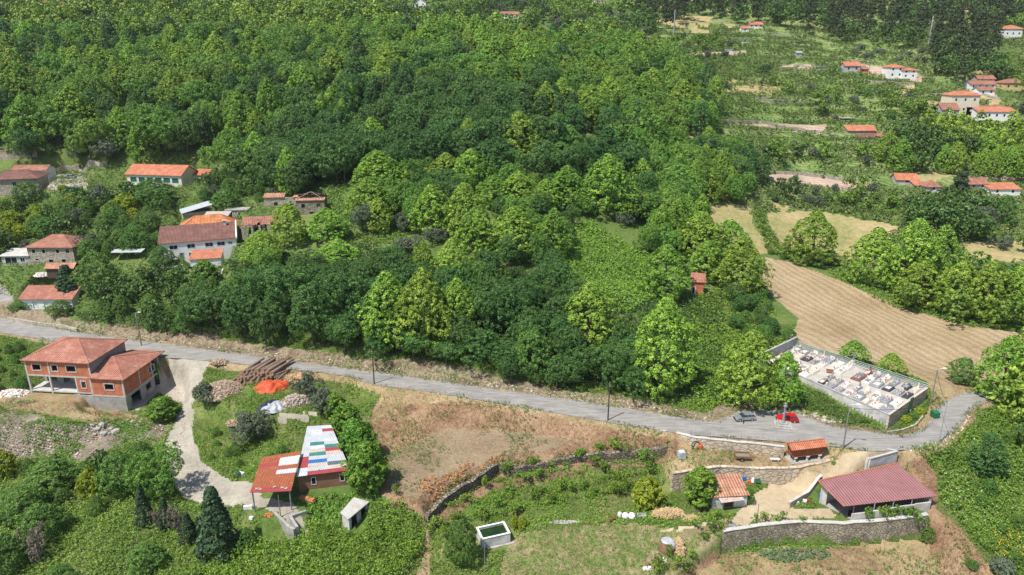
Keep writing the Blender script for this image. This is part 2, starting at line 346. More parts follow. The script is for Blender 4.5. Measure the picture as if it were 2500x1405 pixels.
m_ground('meadow_grass', [(.34, (.13, .15, .04)), (.46, (.25, .23, .09)), (.58, (.38, .29, .15)), (.7, (.43, .33, .19))], .05, .6, weeds=(.11, .17, .035), wamt=.55)
m_ground('tilled', [(.34, (.25, .17, .12)), (.5, (.36, .26, .19)), (.66, (.43, .33, .25))], .08, .9, stripes=(R(5), .3, .4))
m_ground('bank_earth', [(.32, (.085, .062, .04)), (.46, (.19, .14, .09)), (.58, (.30, .245, .17)), (.7, (.13, .13, .05))], .3, 1.2, weeds=(.08, .11, .03), wamt=.53, bump=1.2)
m_ground('rubble_ground', [(.32, (.12, .09, .06)), (.48, (.24, .19, .145)), (.64, (.36, .3, .24))], .2, 2.2, weeds=(.08, .13, .025), wamt=.5, bump=1.3)
m_ground('vine_grass', [(.36, (.075, .125, .03)), (.5, (.13, .2, .05)), (.64, (.23, .25, .1)), (.74, (.36, .28, .16))], .06, .7, stripes=(R(8), .22, .6))
def m_asphalt():
    s = NT_('asphalt'); v = s.co(); c = s.ramp(s.noise(v, .35, 6, .65), [(.3, (.225, .213, .195)), (.7, (.30, .285, .262))])
    c = s.mul(c, s.ramp(s.noise(v, 9, 3, .8), [(.3, .86), (.7, 1.14)])); c = s.mul(c, s.ramp(s.noise(s.n('Mapping', Vector=v, Scale=(.25, 1.6, 1), Rotation=(0, 0, R(-8))).outputs[0], .9, 4, .6), [(.38, .84), (.6, 1.08)])); c = s.mix(s.ramp(s.noise(v, .16, 3, .5), [(.6, 0), (.63, .35)]), c, (.17, .165, .16)); s.bump(s.noise(v, 14, 3), .3, .02); M['asphalt'] = s.out(c, .9)
m_asphalt()
m_tile('tile_old', (.34, .15, .10), (.20, .11, .085), (.42, .22, .15), .42, .45)
m_tile('tile_red', (.37, .155, .105), (.27, .11, .08), (.48, .27, .20), .42, .32)
m_tile('tile_orange', (.50, .185, .10), (.38, .135, .08), (.58, .27, .17), .36, .22)
m_tile('tile_brown', (.20, .095, .075), (.13, .075, .062), (.27, .14, .10), .36, .5)
m_tile('tile_lichen', (.55, .20, .08), (.30, .14, .08), (.68, .33, .10), .4, .55)
m_tile('tile_patchy', (.44, .22, .14), (.26, .13, .09), (.56, .33, .22), .5, .3)
m_corr('sheet_pink', (.33, .165, .16), (.215, .09, .09), .5)
m_corr('sheet_red', (.36, .07, .065), (.28, .05, .05), .3, (.34, .12, .05), .62)
m_corr('sheet_rust', (.26, .085, .048), (.33, .095, .04), .45, (.5, .2, .07), .55)
m_corr('sheet_zinc', (.58, .60, .61), (.42, .44, .46), .3, (.42, .24, .13), .68)
m_corr('sheet_white', (.50, .515, .53), (.37, .385, .40), .3, (.45, .3, .2), .72)
m_corr('sheet_green', (.07, .22, .19), (.04, .14, .12), .3)
m_corr('sheet_blue', (.05, .17, .45), (.03, .11, .3), .3)
m_corr('sheet_dark', (.12, .17, .17), (.07, .1, .11), .3)
m_corr('sheet_rusty_white', (.52, .48, .44), (.40, .36, .31), .3, (.5, .2, .09), .52)
m_corr('sheet_grey', (.5, .52, .54), (.36, .38, .41), .3)
m_brick('brick_orange', (.56, .155, .065), (.46, .12, .05), (.40, .26, .19), .34, .24)
m_brick('block_grey', (.36, .34, .31), (.30, .285, .26), (.24, .225, .205), .5, .25)
m_stone('stone_old', (.52, .475, .40), (.34, .305, .25), (.24, .21, .17), .55, .7, .6)
m_stone('stone_dry', (.28, .245, .185), (.13, .11, .085), (.05, .045, .035), .6, 1.0, .6)
m_stone('stone_pale', (.54, .46, .36), (.43, .36, .28), (.31, .25, .185), .95, .5, .5)
m_stone('stone_rubble', (.40, .36, .29), (.22, .195, .155), (.17, .15, .115), .5, .8, .85)
m_plain('concrete', (.40, .38, .345), (.24, .23, .21), .7, .9, .3)
m_plain('concrete_pale', (.52, .50, .46), (.38, .36, .33), .8, .9, .3)
m_plain('plaster_white', (.80, .79, .76), (.66, .65, .62), .5, .85, .15)
m_plain('plaster_cream', (.70, .64, .50), (.58, .52, .40), .5, .85, .15)
m_plain('plaster_grey', (.46, .45, .43), (.30, .30, .29), .6, .85, .2)
m_plain('plaster_stained', (.62, .60, .57), (.30, .29, .28), .45, .85, .2)
m_plain('plaster_brown', (.27, .135, .085), (.17, .09, .06), .5, .85, .2)
m_plain('plaster_yellow', (.62, .5, .25), (.5, .4, .2), .5, .85, .2)
m_plain('marble_white', (.64, .615, .575), (.52, .49, .45), 1.2, .45, .1)
m_plain('marble_cream', (.56, .49, .40), (.45, .39, .32), 1.2, .5, .1)
m_plain('granite_dark', (.06, .065, .075), (.035, .038, .045), 2, .3, .1)
m_plain('granite_grey', (.30, .31, .32), (.18, .19, .20), 2, .45, .1)
m_plain('granite_brown', (.24, .10, .075), (.15, .065, .05), 2, .4, .1)
m_plain('paving', (.47, .43, .375), (.36, .33, .285), .5, .8, .1)
m_plain('inner_shade', (.012, .012, .012), (.008, .008, .008), 1, .9, 0)  # near-black colour standing in for the shade inside openings and rooms
m_plain('glass', (.035, .045, .05), (.02, .025, .03), .6, .12, 0)
m_plain('shutter_green', (.02, .13, .10), (.015, .10, .08), 2, .5, .1)
m_plain('frame_white', (.7, .69, .66), (.6, .6, .57), 2, .6, .1)
m_plain('granite_frame', (.5, .47, .41), (.38, .36, .31), 2, .8, .2)
m_plain('metal_grey', (.34, .35, .36), (.22, .23, .24), 2, .5, .1, .4)
m_plain('galvanised', (.5, .52, .53), (.4, .42, .43), 2, .45, .1, .5)
m_plain('rusty_metal', (.22, .09, .05), (.12, .05, .03), 2, .8, .2, .2)
m_plain('pole_concrete', (.25, .235, .21), (.16, .15, .135), 2, .85, .2)
m_plain('rubber', (.018, .018, .018), (.012, .012, .012), 2, .8, .1)
m_plain('plastic_blue', (.03, .18, .5), (.02, .13, .4), 2, .4, 0)
m_plain('plastic_white', (.8, .8, .8), (.7, .7, .7), 2, .4, 0)
m_plain('plastic_orange', (.75, .12, .02), (.6, .09, .015), 2, .45, .1)
m_plain('plastic_green', (.03, .16, .08), (.02, .11, .055), 2, .4, .05)
m_plain('tarp_orange', (.56, .095, .032), (.38, .055, .02), 1.2, .5, .4)
m_plain('tarp_silver', (.46, .475, .49), (.30, .31, .33), 1.6, .35, .4)
m_plain('tarp_blue_dark', (.04, .055, .08), (.02, .03, .05), 2, .5, .3)
m_plain('water_green', (.018, .045, .008), (.008, .025, .006), .5, .06, .05)
m_plain('pool_green', (.01, .09, .06), (.008, .07, .05), .6, .2, .05)
m_plain('car_red', (.50, .012, .015), (.42, .01, .012), 1, .25, 0)
m_plain('car_silver', (.42, .44, .46), (.38, .40, .42), 1, .25, 0, .6)
m_plain('car_grey', (.20, .23, .26), (.18, .2, .23), 1, .25, 0, .6)
m_plain('bark', (.17, .13, .095), (.08, .06, .045), 3, .9, .6)
m_plain('log_bark', (.30, .215, .155), (.12, .08, .055), 2.5, .9, .8)
m_plain('log_end', (.34, .21, .12), (.2, .12, .07), 3, .85, .2)
m_plain('straw', (.52, .40, .22), (.34, .22, .11), 3, .95, .8)
m_plain('hay_brown', (.24, .15, .08), (.14, .085, .05), 3, .95, .9)
m_plain('soil', (.19, .13, .085), (.11, .075, .05), 1, .95, .5)
m_plain('boulder', (.46, .42, .36), (.26, .24, .21), .9, .9, .5)
m_wood('wood_red', (.36, .115, .05), (.24, .075, .035), .22)
m_wood('wood_dark', (.11, .085, .065), (.055, .045, .035), .2)
m_wood('wood_grey', (.30, .25, .20), (.17, .14, .11), .22)
m_wood('door_brown', (.12, .06, .035), (.07, .035, .02), .2)
m_leaf('leaf'); m_leaf('leaf_dull', (1, 1, 1), .2); m_col('flower_mix', .7, .1); m_col('mixed_rubble', .9, .3)

# ------------------------------------------------------------------ the ground, split into its kinds of surface
def inpoly(X, Y, poly): return pdist(X, Y, poly)
def zones():
    X = (GX[:-1, :-1] + GX[1:, 1:]) / 2; Y = (GY[:-1, :-1] + GY[1:, 1:]) / 2; Z = (GZ[:-1, :-1] + GZ[1:, 1:]) / 2
    px, py = proj(X, Y, Z)
    jx = (fbm(X, Y, 3.0, 21) - .5) * 22; jy = (fbm(X, Y, 3.0, 31) - .5) * 16
    zid = np.zeros(X.shape, int)
    def z(i, poly, ymax=330, j=1.0, cond=None):
        xs = [p[0] for p in poly]; ys = [p[1] for p in poly]
        m = (px > min(xs) - 30) & (px < max(xs) + 30) & (py > min(ys) - 30) & (py < max(ys) + 30) & (Y < ymax)
        idx = np.where(m); d = pdist(px[idx] + jx[idx] * j, py[idx] + jy[idx] * j, poly) < 0
        zid[idx[0][d], idx[1][d]] = i
    # 1 mown, 2 dry grass, 3 cut brush, 4 fallow, 5 pale track, 6 sand track, 7 meadow, 8 tilled, 9 bank, 10 rubble, 11 lawn, 12 vineyard grass
    z(2, [(1780, 1350), (1900, 1335), (2240, 1318), (2420, 1380), (2440, 1500), (1600, 1500), (1690, 1405)], j=.5)
    z(2, [(1630, 1070), (1700, 1085), (1950, 1100), (2060, 1115), (1960, 1170), (1640, 1190), (1600, 1150)], j=.5)
    z(14, [(1250, 1300), (1480, 1280), (1640, 1290), (1760, 1290), (1760, 1330), (1640, 1500), (1200, 1500), (1230, 1340)])
    z(11, [(1050, 1270), (1190, 1185), (1400, 1140), (1600, 1125), (1640, 1170), (1640, 1260), (1500, 1275), (1280, 1290), (1200, 1380), (1100, 1500), (1030, 1500)])
    z(11, [(480, 900), (600, 930), (820, 960), (800, 1010), (740, 1060), (640, 1120), (600, 1180), (500, 1130), (470, 1020)])
    z(11, [(560, 1010), (830, 950), (960, 940), (1060, 960), (1000, 985), (900, 1010), (900, 1100), (800, 1040)])
    z(2, [(940, 950), (1060, 960), (1130, 972), (1000, 1000), (930, 1060), (900, 1030)])
    z(3, [(905, 1050), (960, 1000), (1090, 975), (1250, 985), (1450, 1025), (1640, 1055), (1680, 1080), (1650, 1115), (1520, 1130), (1420, 1140), (1240, 1160), (1150, 1195), (1060, 1262), (960, 1240), (930, 1200), (950, 1150), (925, 1090)])
    z(4, [(950, 1100), (1100, 1050), (1300, 1058), (1430, 1082), (1230, 1120), (1090, 1160), (1010, 1215), (955, 1200)], j=1.4)
    z(3, [(1180, 1185), (1420, 1142), (1630, 1125), (1630, 1133), (1430, 1152), (1200, 1200), (1060, 1285), (1045, 1270)], j=.4)
    z(2, [(1020, 1240), (1050, 1260), (1050, 1500), (980, 1500), (1040, 1340)], j=.5)
    z(3, [(2195, 1112), (2262, 1105), (2285, 1170), (2290, 1240), (2350, 1290), (2420, 1390), (2340, 1500), (2270, 1330), (2262, 1250), (2240, 1180)])
    z(5, [(395, 868), (510, 880), (490, 930), (470, 985), (468, 1060), (495, 1130), (560, 1172), (625, 1180), (640, 1215), (720, 1230), (760, 1310), (720, 1310), (680, 1250), (612, 1235), (520, 1240), (450, 1215), (410, 1150), (400, 1100), (425, 1040), (445, 990), (390, 960), (330, 1005), (300, 985), (380, 920), (420, 905)], j=.7)
    z(2, [(0, 955), (80, 948), (230, 965), (300, 1010), (420, 1030), (400, 1090), (300, 1060), (120, 1010), (0, 1000)])
    z(10, [(-80, 1010), (80, 1010), (180, 1035), (300, 1030), (420, 1040), (400, 1075), (300, 1090), (230, 1120), (140, 1150), (0, 1140), (-100, 1140)])
    z(5, [(665, 1018), (770, 1005), (775, 1018), (690, 1035)], j=1.4)
    z(6, [(2060, 1110), (2120, 1102), (2195, 1103), (2130, 1142), (2080, 1160), (1995, 1175), (1960, 1210), (1930, 1240), (2020, 1240), (2045, 1262), (1900, 1275), (1790, 1285), (1600, 1300), (1790, 1262), (1850, 1200), (1900, 1170), (2000, 1148), (2050, 1125)], j=.5)
    z(4, [(1560, 1385), (1680, 1290), (1790, 1270), (1780, 1285), (1640, 1320), (1590, 1400)], j=.8)
    z(3, [(1740, 1350), (1780, 1348), (1700, 1405), (1650, 1405)], j=.3)
    z(1, [(1868, 628), (1930, 640), (2060, 690), (2200, 750), (2330, 790), (2480, 812), (2560, 815), (2520, 880), (2420, 940), (2300, 955), (2265, 935), (2130, 885), (1960, 850), (1920, 838), (1950, 780), (1860, 700)], j=.25)
    z(2, [(2265, 935), (2300, 948), (2440, 935), (2460, 950), (2340, 965), (2280, 985)], j=.5)
    z(7, [(1735, 500), (1830, 500), (1840, 560), (1900, 605), (1870, 618), (1855, 622), (1730, 570)], j=.6)
    z(7, [(1870, 520), (2000, 515), (2200, 555), (2120, 600), (2060, 640), (1900, 605)], j=.6)
    z(7, [(2350, 590), (2600, 585), (2600, 640), (2370, 640)], j=.6)
    z(7, [(2200, 440), (2320, 395), (2350, 420), (2240, 452)], 380)
    z(13, [(-100, 690), (0, 695), (22, 710), (50, 765), (30, 784), (-100, 775)], j=.2)
    z(8, [(1880, 425), (2000, 430), (2130, 445), (2110, 470), (1960, 455), (1870, 440)], 400, .4)
    z(8, [(1850, 300), (1940, 304), (2020, 312), (2010, 330), (1900, 318), (1780, 300)], 450, .4)
    z(8, [(2380, 432), (2520, 405), (2520, 440), (2420, 438)], 400, .4)
    z(7, [(1750, 198), (1940, 197), (1940, 205), (1750, 205)], 600, .25)
    z(7, [(1770, 218), (1870, 216), (1870, 226), (1770, 228)], 600, .25)
    z(7, [(2290, 168), (2450, 172), (2450, 182), (2290, 180)], 600, .25)
    z(15, [(115, 426), (205, 421), (216, 454), (190, 464), (115, 466)], j=.3)
    z(8, [(1640, 129), (1760, 128), (1820, 124), (1820, 133), (1640, 138)], 600, .2)
    z(8, [(1900, 163), (1980, 160), (2000, 172), (1900, 172)], 600, .2)
    m = (Y > 262) & (X / Y > .17) & (zid == 0) & (fbm(X, Y, 45, 44) > .42); zid[m] = 12
    m = (Y > 255) & (X / Y > .17) & (zid == 0) & (fbm(X, Y, 30, 47) > .6); zid[m] = 7
    z(8, [(2050, 150), (2200, 168), (2260, 190), (2240, 200), (2150, 185), (2050, 165)], 600, .3)
    d = pdist(X, Y, ROADP)
    up = (py < np.interp(px, [p[0] for p in FAR[:24]], [p[1] for p in FAR[:24]]))
    zid[(d < 3.4 + 4 * (fbm(X, Y, 9, 51) - .4)) & (d > -.3) & up & (px < 1790) & (Y < 200)] = 9
    zid[(d < 2.2) & (px > 1790) & (px < 2170) & up & (Y < 160)] = 9
    zid[(d < .7 + 1.1 * fbm(X, Y, 4, 55)) & (zid != 5) & (zid != 6) & (zid != 9)] = 2
    zid[d < -.7] = -1
    return zid
def build_ground():
    global ZID
    ZID = zones()
    ZN = {0: ('ground', 'grass_ground'), 1: ('mown_field', 'mown'), 2: ('dry_grass', 'dry_grass'), 3: ('cleared_slope', 'cut_brush'), 4: ('fallow_field', 'fallow'), 5: ('gravel_track', 'pale_track'),
          6: ('dirt_track', 'sand_track'), 7: ('meadow', 'meadow_grass'), 8: ('tilled_field', 'tilled'), 9: ('road_bank', 'bank_earth'), 10: ('rubble_slope', 'rubble_ground'), 11: ('lawn', 'lawn_grass'), 13: ('side_road', 'asphalt'), 14: ('rough_grass', 'rough_grass'), 15: ('paved_yard', 'pale_track'), 12: ('vineyard_terraces', 'vine_grass')}
    NZ = GZ + (fbm(GX, GY, 1.6, 61) - .5) * .22 * (np.abs(pdist(GX, GY, ROADP)) > 1.2)
    bk = np.zeros(GX.shape); bk[:-1, :-1] = ((ZID == 9) | (ZID == 10) | (ZID == 3)); NZ += bk * (fbm(GX, GY, 2.2, 63) - .5) * .9
    VI = np.arange(NT * NY).reshape(NY, NT)
    for zi, (nm, mt) in ZN.items():
        a, b = np.where(ZID == zi)
        if len(a) == 0: continue
        Q = np.stack([VI[a, b], VI[a, b + 1], VI[a + 1, b + 1], VI[a + 1, b]], 1)
        u, inv = np.unique(Q, return_inverse=True); inv = inv.reshape(Q.shape)
        V = np.stack([GX.ravel()[u], GY.ravel()[u], NZ.ravel()[u]], 1)
        tag(link(nm, npmesh(nm, V, inv, M[mt], smooth=True)), 'terrain', kind='structure')['label'] = nm.replace('_', ' ')
def strip(name, A, B, z, n, mat):
    V = []; FA = []
    for a, b in zip(A, B):
        for k in range(n + 1): t = k / n; x, y = a[0] * (1 - t) + b[0] * t, a[1] * (1 - t) + b[1] * t; V.append((x, y, z + .05 * (1 - (2 * t - 1) ** 2)))
    for i in range(len(A) - 1):
        for k in range(n): q = i * (n + 1) + k; FA.append((q, q + 1, q + n + 2, q + n + 1))
    return link(name, npmesh(name, V, [f[::-1] for f in FA], M[mat], smooth=True))
ROAD_ = 1
tag(strip('road', FW, NW, .07, 8, 'asphalt'), 'pale asphalt country road', kind='structure')

# ------------------------------------------------------------------ houses
def wall(mb, o, ax, inw, L, z0, z1, ops, th=.3):
    old = mb.m; mb.m = old @ Matrix(((ax[0], inw[0], 0, o[0]), (ax[1], inw[1], 0, o[1]), (0, 0, 1, 0), (0, 0, 0, 1)))
    xs = sorted({0, L} | {v for a in ops for v in (a[0], a[0] + a[2]) if 0 < v < L}); zs = sorted({z0, z1} | {v for a in ops for v in (a[1], a[1] + a[3]) if z0 < v < z1})
    for i in range(len(xs) - 1):
        for k in range(len(zs) - 1):
            cx, cz = (xs[i] + xs[i + 1]) / 2, (zs[k] + zs[k + 1]) / 2
            if any(a[0] < cx < a[0] + a[2] and a[1] < cz < a[1] + a[3] for a in ops): continue
            mb.box(xs[i], xs[i + 1], 0, th, zs[k], zs[k + 1])
    mb.m = old
def opening(root, o, ax, inw, a, th, frame, far=False):
    x, z, w, h, kind = a; mt = Matrix(((ax[0], inw[0], 0, o[0]), (ax[1], inw[1], 0, o[1]), (0, 0, 1, 0), (0, 0, 0, 1)))
    if kind == 'gap': return
    pane_or_shade = {'win': 'glass', 'hole': 'inner_shade', 'shut': 'shutter_green', 'door': 'door_brown', 'wdoor': 'frame_white', 'gdoor': 'metal_grey'}[kind]
    f = MB(); f.m = mt; e = .03; t = .16
    f.box(x - t, x + w + t, -e, .06, z - t, z); f.box(x - t, x + w + t, -e, .06, z + h, z + h + t); f.box(x - t, x, -e, .06, z, z + h); f.box(x + w, x + w + t, -e, .06, z, z + h)
    if kind == 'win' and w > .9 and not far: f.box(x + w / 2 - .04, x + w / 2 + .04, .05, .11, z, z + h)
    g = MB(); g.m = mt; g.box(x, x + w, .12 if kind != 'hole' else th - .04, .16 if kind != 'hole' else th, z, z + h)  # a hole gets a near-black sheet that paints the indoor shade
    if 'door' in kind: g.box(x + w * .8, x + w * .86, .08, .13, z + h * .45, z + h * .5)
    n = 'door' if 'door' in kind else 'window'
    if far: g.build(n, M[pane_or_shade], root)
    else:
        fo = f.build(n, M[frame], root); g.build('door_leaf' if n == 'door' else ('shutter' if kind == 'shut' else 'pane_or_shade'), M[pane_or_shade], fo)
def roofpolys(kind, w, d, h, r, o, hf=1.0):
    k = r / (d / 2)
    if kind == 'gable': return [[(-o, -o, h - o * k), (w + o, -o, h - o * k), (w + o, d / 2, h + r), (-o, d / 2, h + r)], [(w + o, d + o, h - o * k), (-o, d + o, h - o * k), (-o, d / 2, h + r), (w + o, d / 2, h + r)]]
    if kind == 'gabley':
        k = r / (w / 2); return [[(w + o, -o, h - o * k), (w + o, d + o, h - o * k), (w / 2, d + o, h + r), (w / 2, -o, h + r)], [(-o, d + o, h - o * k), (-o, -o, h - o * k), (w / 2, -o, h + r), (w / 2, d + o, h + r)]]
    if kind == 'hip':
        a = min(w, d) / 2 * hf; e = h - .12; A, B, C_, D = (-o, -o, e), (w + o, -o, e), (w + o, d + o, e), (-o, d + o, e)
        if w >= d: P, Q = (min(a, w / 2 - .05), d / 2, h + r), (max(w - a, w / 2 + .05), d / 2, h + r); return [[A, B, Q, P], [B, C_, Q], [C_, D, P, Q], [D, A, P]]
        P, Q = (w / 2, a, h + r), (w / 2, d - a, h + r); return [[A, B, P], [B, C_, Q, P], [C_, D, Q], [D, A, P, Q]]
    if kind == 'shed': k = r / d; return [[(-o, -o, h - o * k), (w + o, -o, h - o * k), (w + o, d + o, h + r + o * k), (-o, d + o, h + r + o * k)]]
    if kind == 'shedx': k = r / w; return [[(-o, -o, h - o * k), (w + o, -o, h + r + o * k), (w + o, d + o, h + r + o * k), (-o, d + o, h - o * k)]]
def house(name, label, cat_, x, y, z, rot, w, d, h, roof='gable', r=1.6, o=.4, wm='plaster_white', rm='tile_red', front=(), right=(), left=(), back=(), frame='frame_white', group=None, chim=(), found=1.5, far=False, th=.3, hf=1.0, ridge=True, root=None):
    flatten(rect(x, y, rot, w, d, .6), z - .05, 2.5 if not far else 1)
    e = root or empty(name, (x, y, z), rot, label, cat_, group)
    W = MB(); S = [((0, 0), (1, 0), (0, 1), w, front, 0), ((w, d), (-1, 0), (0, -1), w, back, 0), ((w, th), (0, 1), (-1, 0), d - 2 * th, right, th), ((0, th), (0, 1), (1, 0), d - 2 * th, left, th)]
    for og, ax, inw, L, ops, sh in S:
        ops = [(a[0] - sh, *a[1:]) for a in ops]; wall(W, og, ax, inw, L, -found, h, ops, th)
        for a in ops: opening(e, og, ax, inw, a, th, frame, far)
    if roof == 'gable':
        for X in (0, w - th): W.hull([(X, 0, h), (X, d, h), (X, d / 2, h + r), (X + th, 0, h), (X + th, d, h), (X + th, d / 2, h + r)], [(0, 2, 1), (3, 4, 5), (0, 3, 5, 2), (1, 2, 5, 4)])
    if roof == 'gabley':
        for Y in (0, d - th): W.hull([(0, Y, h), (w, Y, h), (w / 2, Y, h + r), (0, Y + th, h), (w, Y + th, h), (w / 2, Y + th, h + r)], [(0, 1, 2), (3, 5, 4), (0, 2, 5, 3), (1, 4, 5, 2)])
    if roof == 'shed':
        for X in (0, w - th): W.hull([(X, 0, h), (X, d, h), (X, d, h + r), (X + th, 0, h), (X + th, d, h), (X + th, d, h + r)], [(0, 2, 1), (3, 4, 5), (0, 3, 5, 2), (1, 2, 5, 4)])
        W.box(th, w - th, d - th, d, h, h + r - .03)
    W.build('wall', M[wm], e)
    if roof == 'flat':
        Rf = MB(); Rf.box(-o, w + o, -o, d + o, h + .01, h + .25)
    else:
        Rf = MB(); P = roofpolys(roof, w, d, h, r, o, hf)
        for p in P: Rf.slab([(a, b, c + .14) for a, b, c in p], .13)
        if ridge and roof in ('gable', 'gabley', 'hip'):
            segs = set()
            for p in P:
                n = len(p)
                for i in range(n):
                    a, b = p[i], p[(i + 1) % n]
                    if max(a[2], b[2]) > h + r - .01 and (roof == 'hip' or min(a[2], b[2]) > h + r - .01): segs.add(tuple(sorted((a, b))))
            for a, b in segs: Rf.tube([(a[0], a[1], a[2] + .15), (b[0], b[1], b[2] + .15)], .11, 5)
    ro = Rf.build('roof', M[rm], e)
    for cx, cy, cs, ch in chim:
        c = MB(); c.box(cx, cx + cs, cy, cy + cs, h - .3, h + ch); c.box(cx - .1, cx + cs + .1, cy - .1, cy + cs + .1, h + ch + .005, h + ch + .12); c.build('chimney', M['plaster_stained'], ro)
    return e
# ---- the unfinished brick house by the road: two volumes, concrete frame, hollow openings
bx, by, bz, brot = -105.3, 141.6, -3.0, -.11
bh = empty('brick_house', (bx, by, bz), brot, 'unfinished two storey orange brick and concrete house with red hip roofs beside the road', 'house')
flatten(rect(bx, by, brot, 14.5, 14.5, 1.5), bz - .6, 3)
flatten(rect(bx + 15 * math.cos(brot), by - .8 + 15 * math.sin(brot), brot, 11, 10.0, .5), -6.4, 2)
def wins(e, og, ax, inw, ops, frame='concrete_pale'):
    for a in ops:
        x, z, w, h = a[:4]; f = MB(); f.m = Matrix(((ax[0], inw[0], 0, og[0]), (ax[1], inw[1], 0, og[1]), (0, 0, 1, 0), (0, 0, 0, 1))); t = .2
        f.box(x - t, x + w + t, -.08, .14, z - t, z); f.box(x - t, x + w + t, -.08, .14, z + h, z + h + t); f.box(x - t, x, -.08, .14, z, z + h); f.box(x + w, x + w + t, -.08, .14, z, z + h)
        f.build('window_frame', M[frame], e)
w1, d1, h1 = 15.0, 12.3, 7.3; fl = 3.5
fo = [(1.7, 4.9, 1.9, 1.35), (6.2, 4.9, 1.3, 1.35), (9.6, 4.9, 2.1, 1.35)]
W = MB(); wall(W, (0, 0), (1, 0), (0, 1), w1, fl + .35, h1, fo, .28); wall(W, (0, .28), (0, 1), (1, 0), d1 - .56, fl + .35, h1, [], .28)
wall(W, (w1, d1), (-1, 0), (0, -1), w1, fl + .35, h1, [(3, 4.6, 1.6, 1.3), (9, 4.6, 1.6, 1.3)], .28)
lo = [(.9, 1.2, 1.0, 1.5)]
W.box(11.2, 11.5, 0, .28, .1, fl); wall(W, (11.5, 0), (1, 0), (0, 1), 3.5, .1, fl, lo, .28)
W.build('upper_wall', M['brick_orange'], bh); wins(bh, (0, 0), (1, 0), (0, 1), fo); wins(bh, (11.5, 0), (1, 0), (0, 1), lo)
G = MB(); wall(G, (w1, .28), (0, 1), (-1, 0), d1 - .56, -1.5, h1, [], .28); wall(G, (w1, 4.2), (-1, 0), (0, 1), w1, .1, fl, [(11.8, .1, 2.4, 2.6), (8.6, .1, 1.6, 2.5)], .25)
wall(G, (0, 4.2), (0, 1), (1, 0), d1 - 4.2, -.6, fl, [], .28); G.build('rear_wall', M['block_grey'], bh)
Fm = MB()
for X in (-.04, 5.0, 11.05, 14.7): Fm.box(X, X + .36, -.05, .31, -.9 if X < 11 else -2.4, fl - .02)
for X in (-.04, 5.25, 14.7): Fm.box(X, X + .36, -.05, .0, fl + .38, h1)
Fm.box(-.05, w1 + .02, -.06, d1, fl, fl + .33); Fm.box(-.05, w1 + .02, -.06, d1, -.2, .08); Fm.box(-.03, w1 + .02, -.07, .3, h1 - .28, h1 - .01); Fm.box(w1 - .3, w1 + .03, .31, d1, h1 - .28, h1 - .01)
Fm.build('concrete_frame', M['concrete_pale'], bh)
Rf = MB()
for p in roofpolys('hip', w1, d1, h1, 2.5, .55, 1.0): Rf.slab([(a, b, c + .15) for a, b, c in p], .16)
P_ = roofpolys('hip', w1, d1, h1, 2.5, .55, 1.0)
for a, b in ((P_[0][0], P_[0][3]), (P_[0][1], P_[0][2]), (P_[0][2], P_[0][3]), (P_[2][0], P_[0][2]), (P_[2][1], P_[0][3])): Rf.tube([(a[0], a[1], a[2] + .17), (b[0], b[1], b[2] + .17)], .1, 5)
Rf.build('main_roof', M['tile_red'], bh)
ax_, aw, ad, ah = w1 + .03, 7.6, 13.2, 4.1
fo = [(3.3, 1.5, 2.0, 1.35)]; ro_ = [(2.5 + 6.3, 1.3, 2.0, 1.3)]
W = MB(); wall(W, (ax_, -.8), (1, 0), (0, 1), aw, .12, ah, fo, .28); wall(W, (ax_ + aw, -.52), (0, 1), (-1, 0), ad - 3.0, .12, ah, ro_, .28)
W.build('annex_wall', M['brick_orange'], bh); wins(bh, (ax_, -.8), (1, 0), (0, 1), fo); wins(bh, (ax_ + aw, -.52), (0, 1), (-1, 0), ro_)
G = MB(); lo2 = [(1.5, -3.5, 3.4, 2.9), (6.9, -2.2, 1.9, 1.5)]
wall(G, (ax_ - 4.4, -.8), (1, 0), (0, 1), aw + 4.4, -4.8, -.22, [], .3); wall(G, (ax_ + aw, -.5), (0, 1), (-1, 0), ad - 3.0, -4.6, -.22, lo2, .3); wall(G, (ax_ + aw - .3, ad - 1), (-1, 0), (0, -1), aw - .3, -1.2, ah, [], .3)
G.build('basement_wall', M['concrete'], bh)
V = MB(); V.box(ax_ + .6, ax_ + aw - 2.6, 0, 9, -4.4, -.3); V.build('garage_shade_block', M['inner_shade'], bh)  # solid near-black box painting the shade within the garage
Fm = MB(); Fm.box(ax_, ax_ + aw + .04, -.86, ad - 1, -.21, .11)
for X, Y in ((ax_, -.84), (ax_ + aw - .32, -.84)): Fm.box(X, X + .35, Y, Y + .33, .12, ah)
for Y in (4.6, 9.1): Fm.box(ax_ + aw - .3, ax_ + aw + .04, Y, Y + .34, .12, ah)
Fm.box(ax_, ax_ + aw + .05, -.87, -.5, ah - .25, ah - .01); Fm.box(ax_ + aw - .3, ax_ + aw + .05, -.5, ad - 1, ah - .25, ah - .01)
for Y in (ad - 1.3, ad + .3): Fm.box(ax_ + aw - .3, ax_ + aw, Y, Y + .3, -3.9, ah - .02)
Fm.build('annex_frame', M['concrete_pale'], bh)
Rf = MB(); A, B, C_, D = (ax_ + .02, -1.3, ah), (ax_ + aw + .7, -1.3, ah), (ax_ + aw + .7, ad + .9, ah), (ax_ + .02, ad + .9, ah); P1, Q1 = (ax_ + .05, 6.0, ah + 1.9), (ax_ + 1.6, 6.0, ah + 1.9)
for p in ([A, B, Q1, P1], [B, C_, Q1], [C_, D, P1, Q1]): Rf.slab([(a, b, c + .15) for a, b, c in p], .16)
for a, b in ((B, Q1), (C_, Q1)): Rf.tube([(a[0], a[1], a[2] + .17), (b[0], b[1], b[2] + .17)], .1, 5)
Rf.build('annex_roof', M['tile_red'], bh)
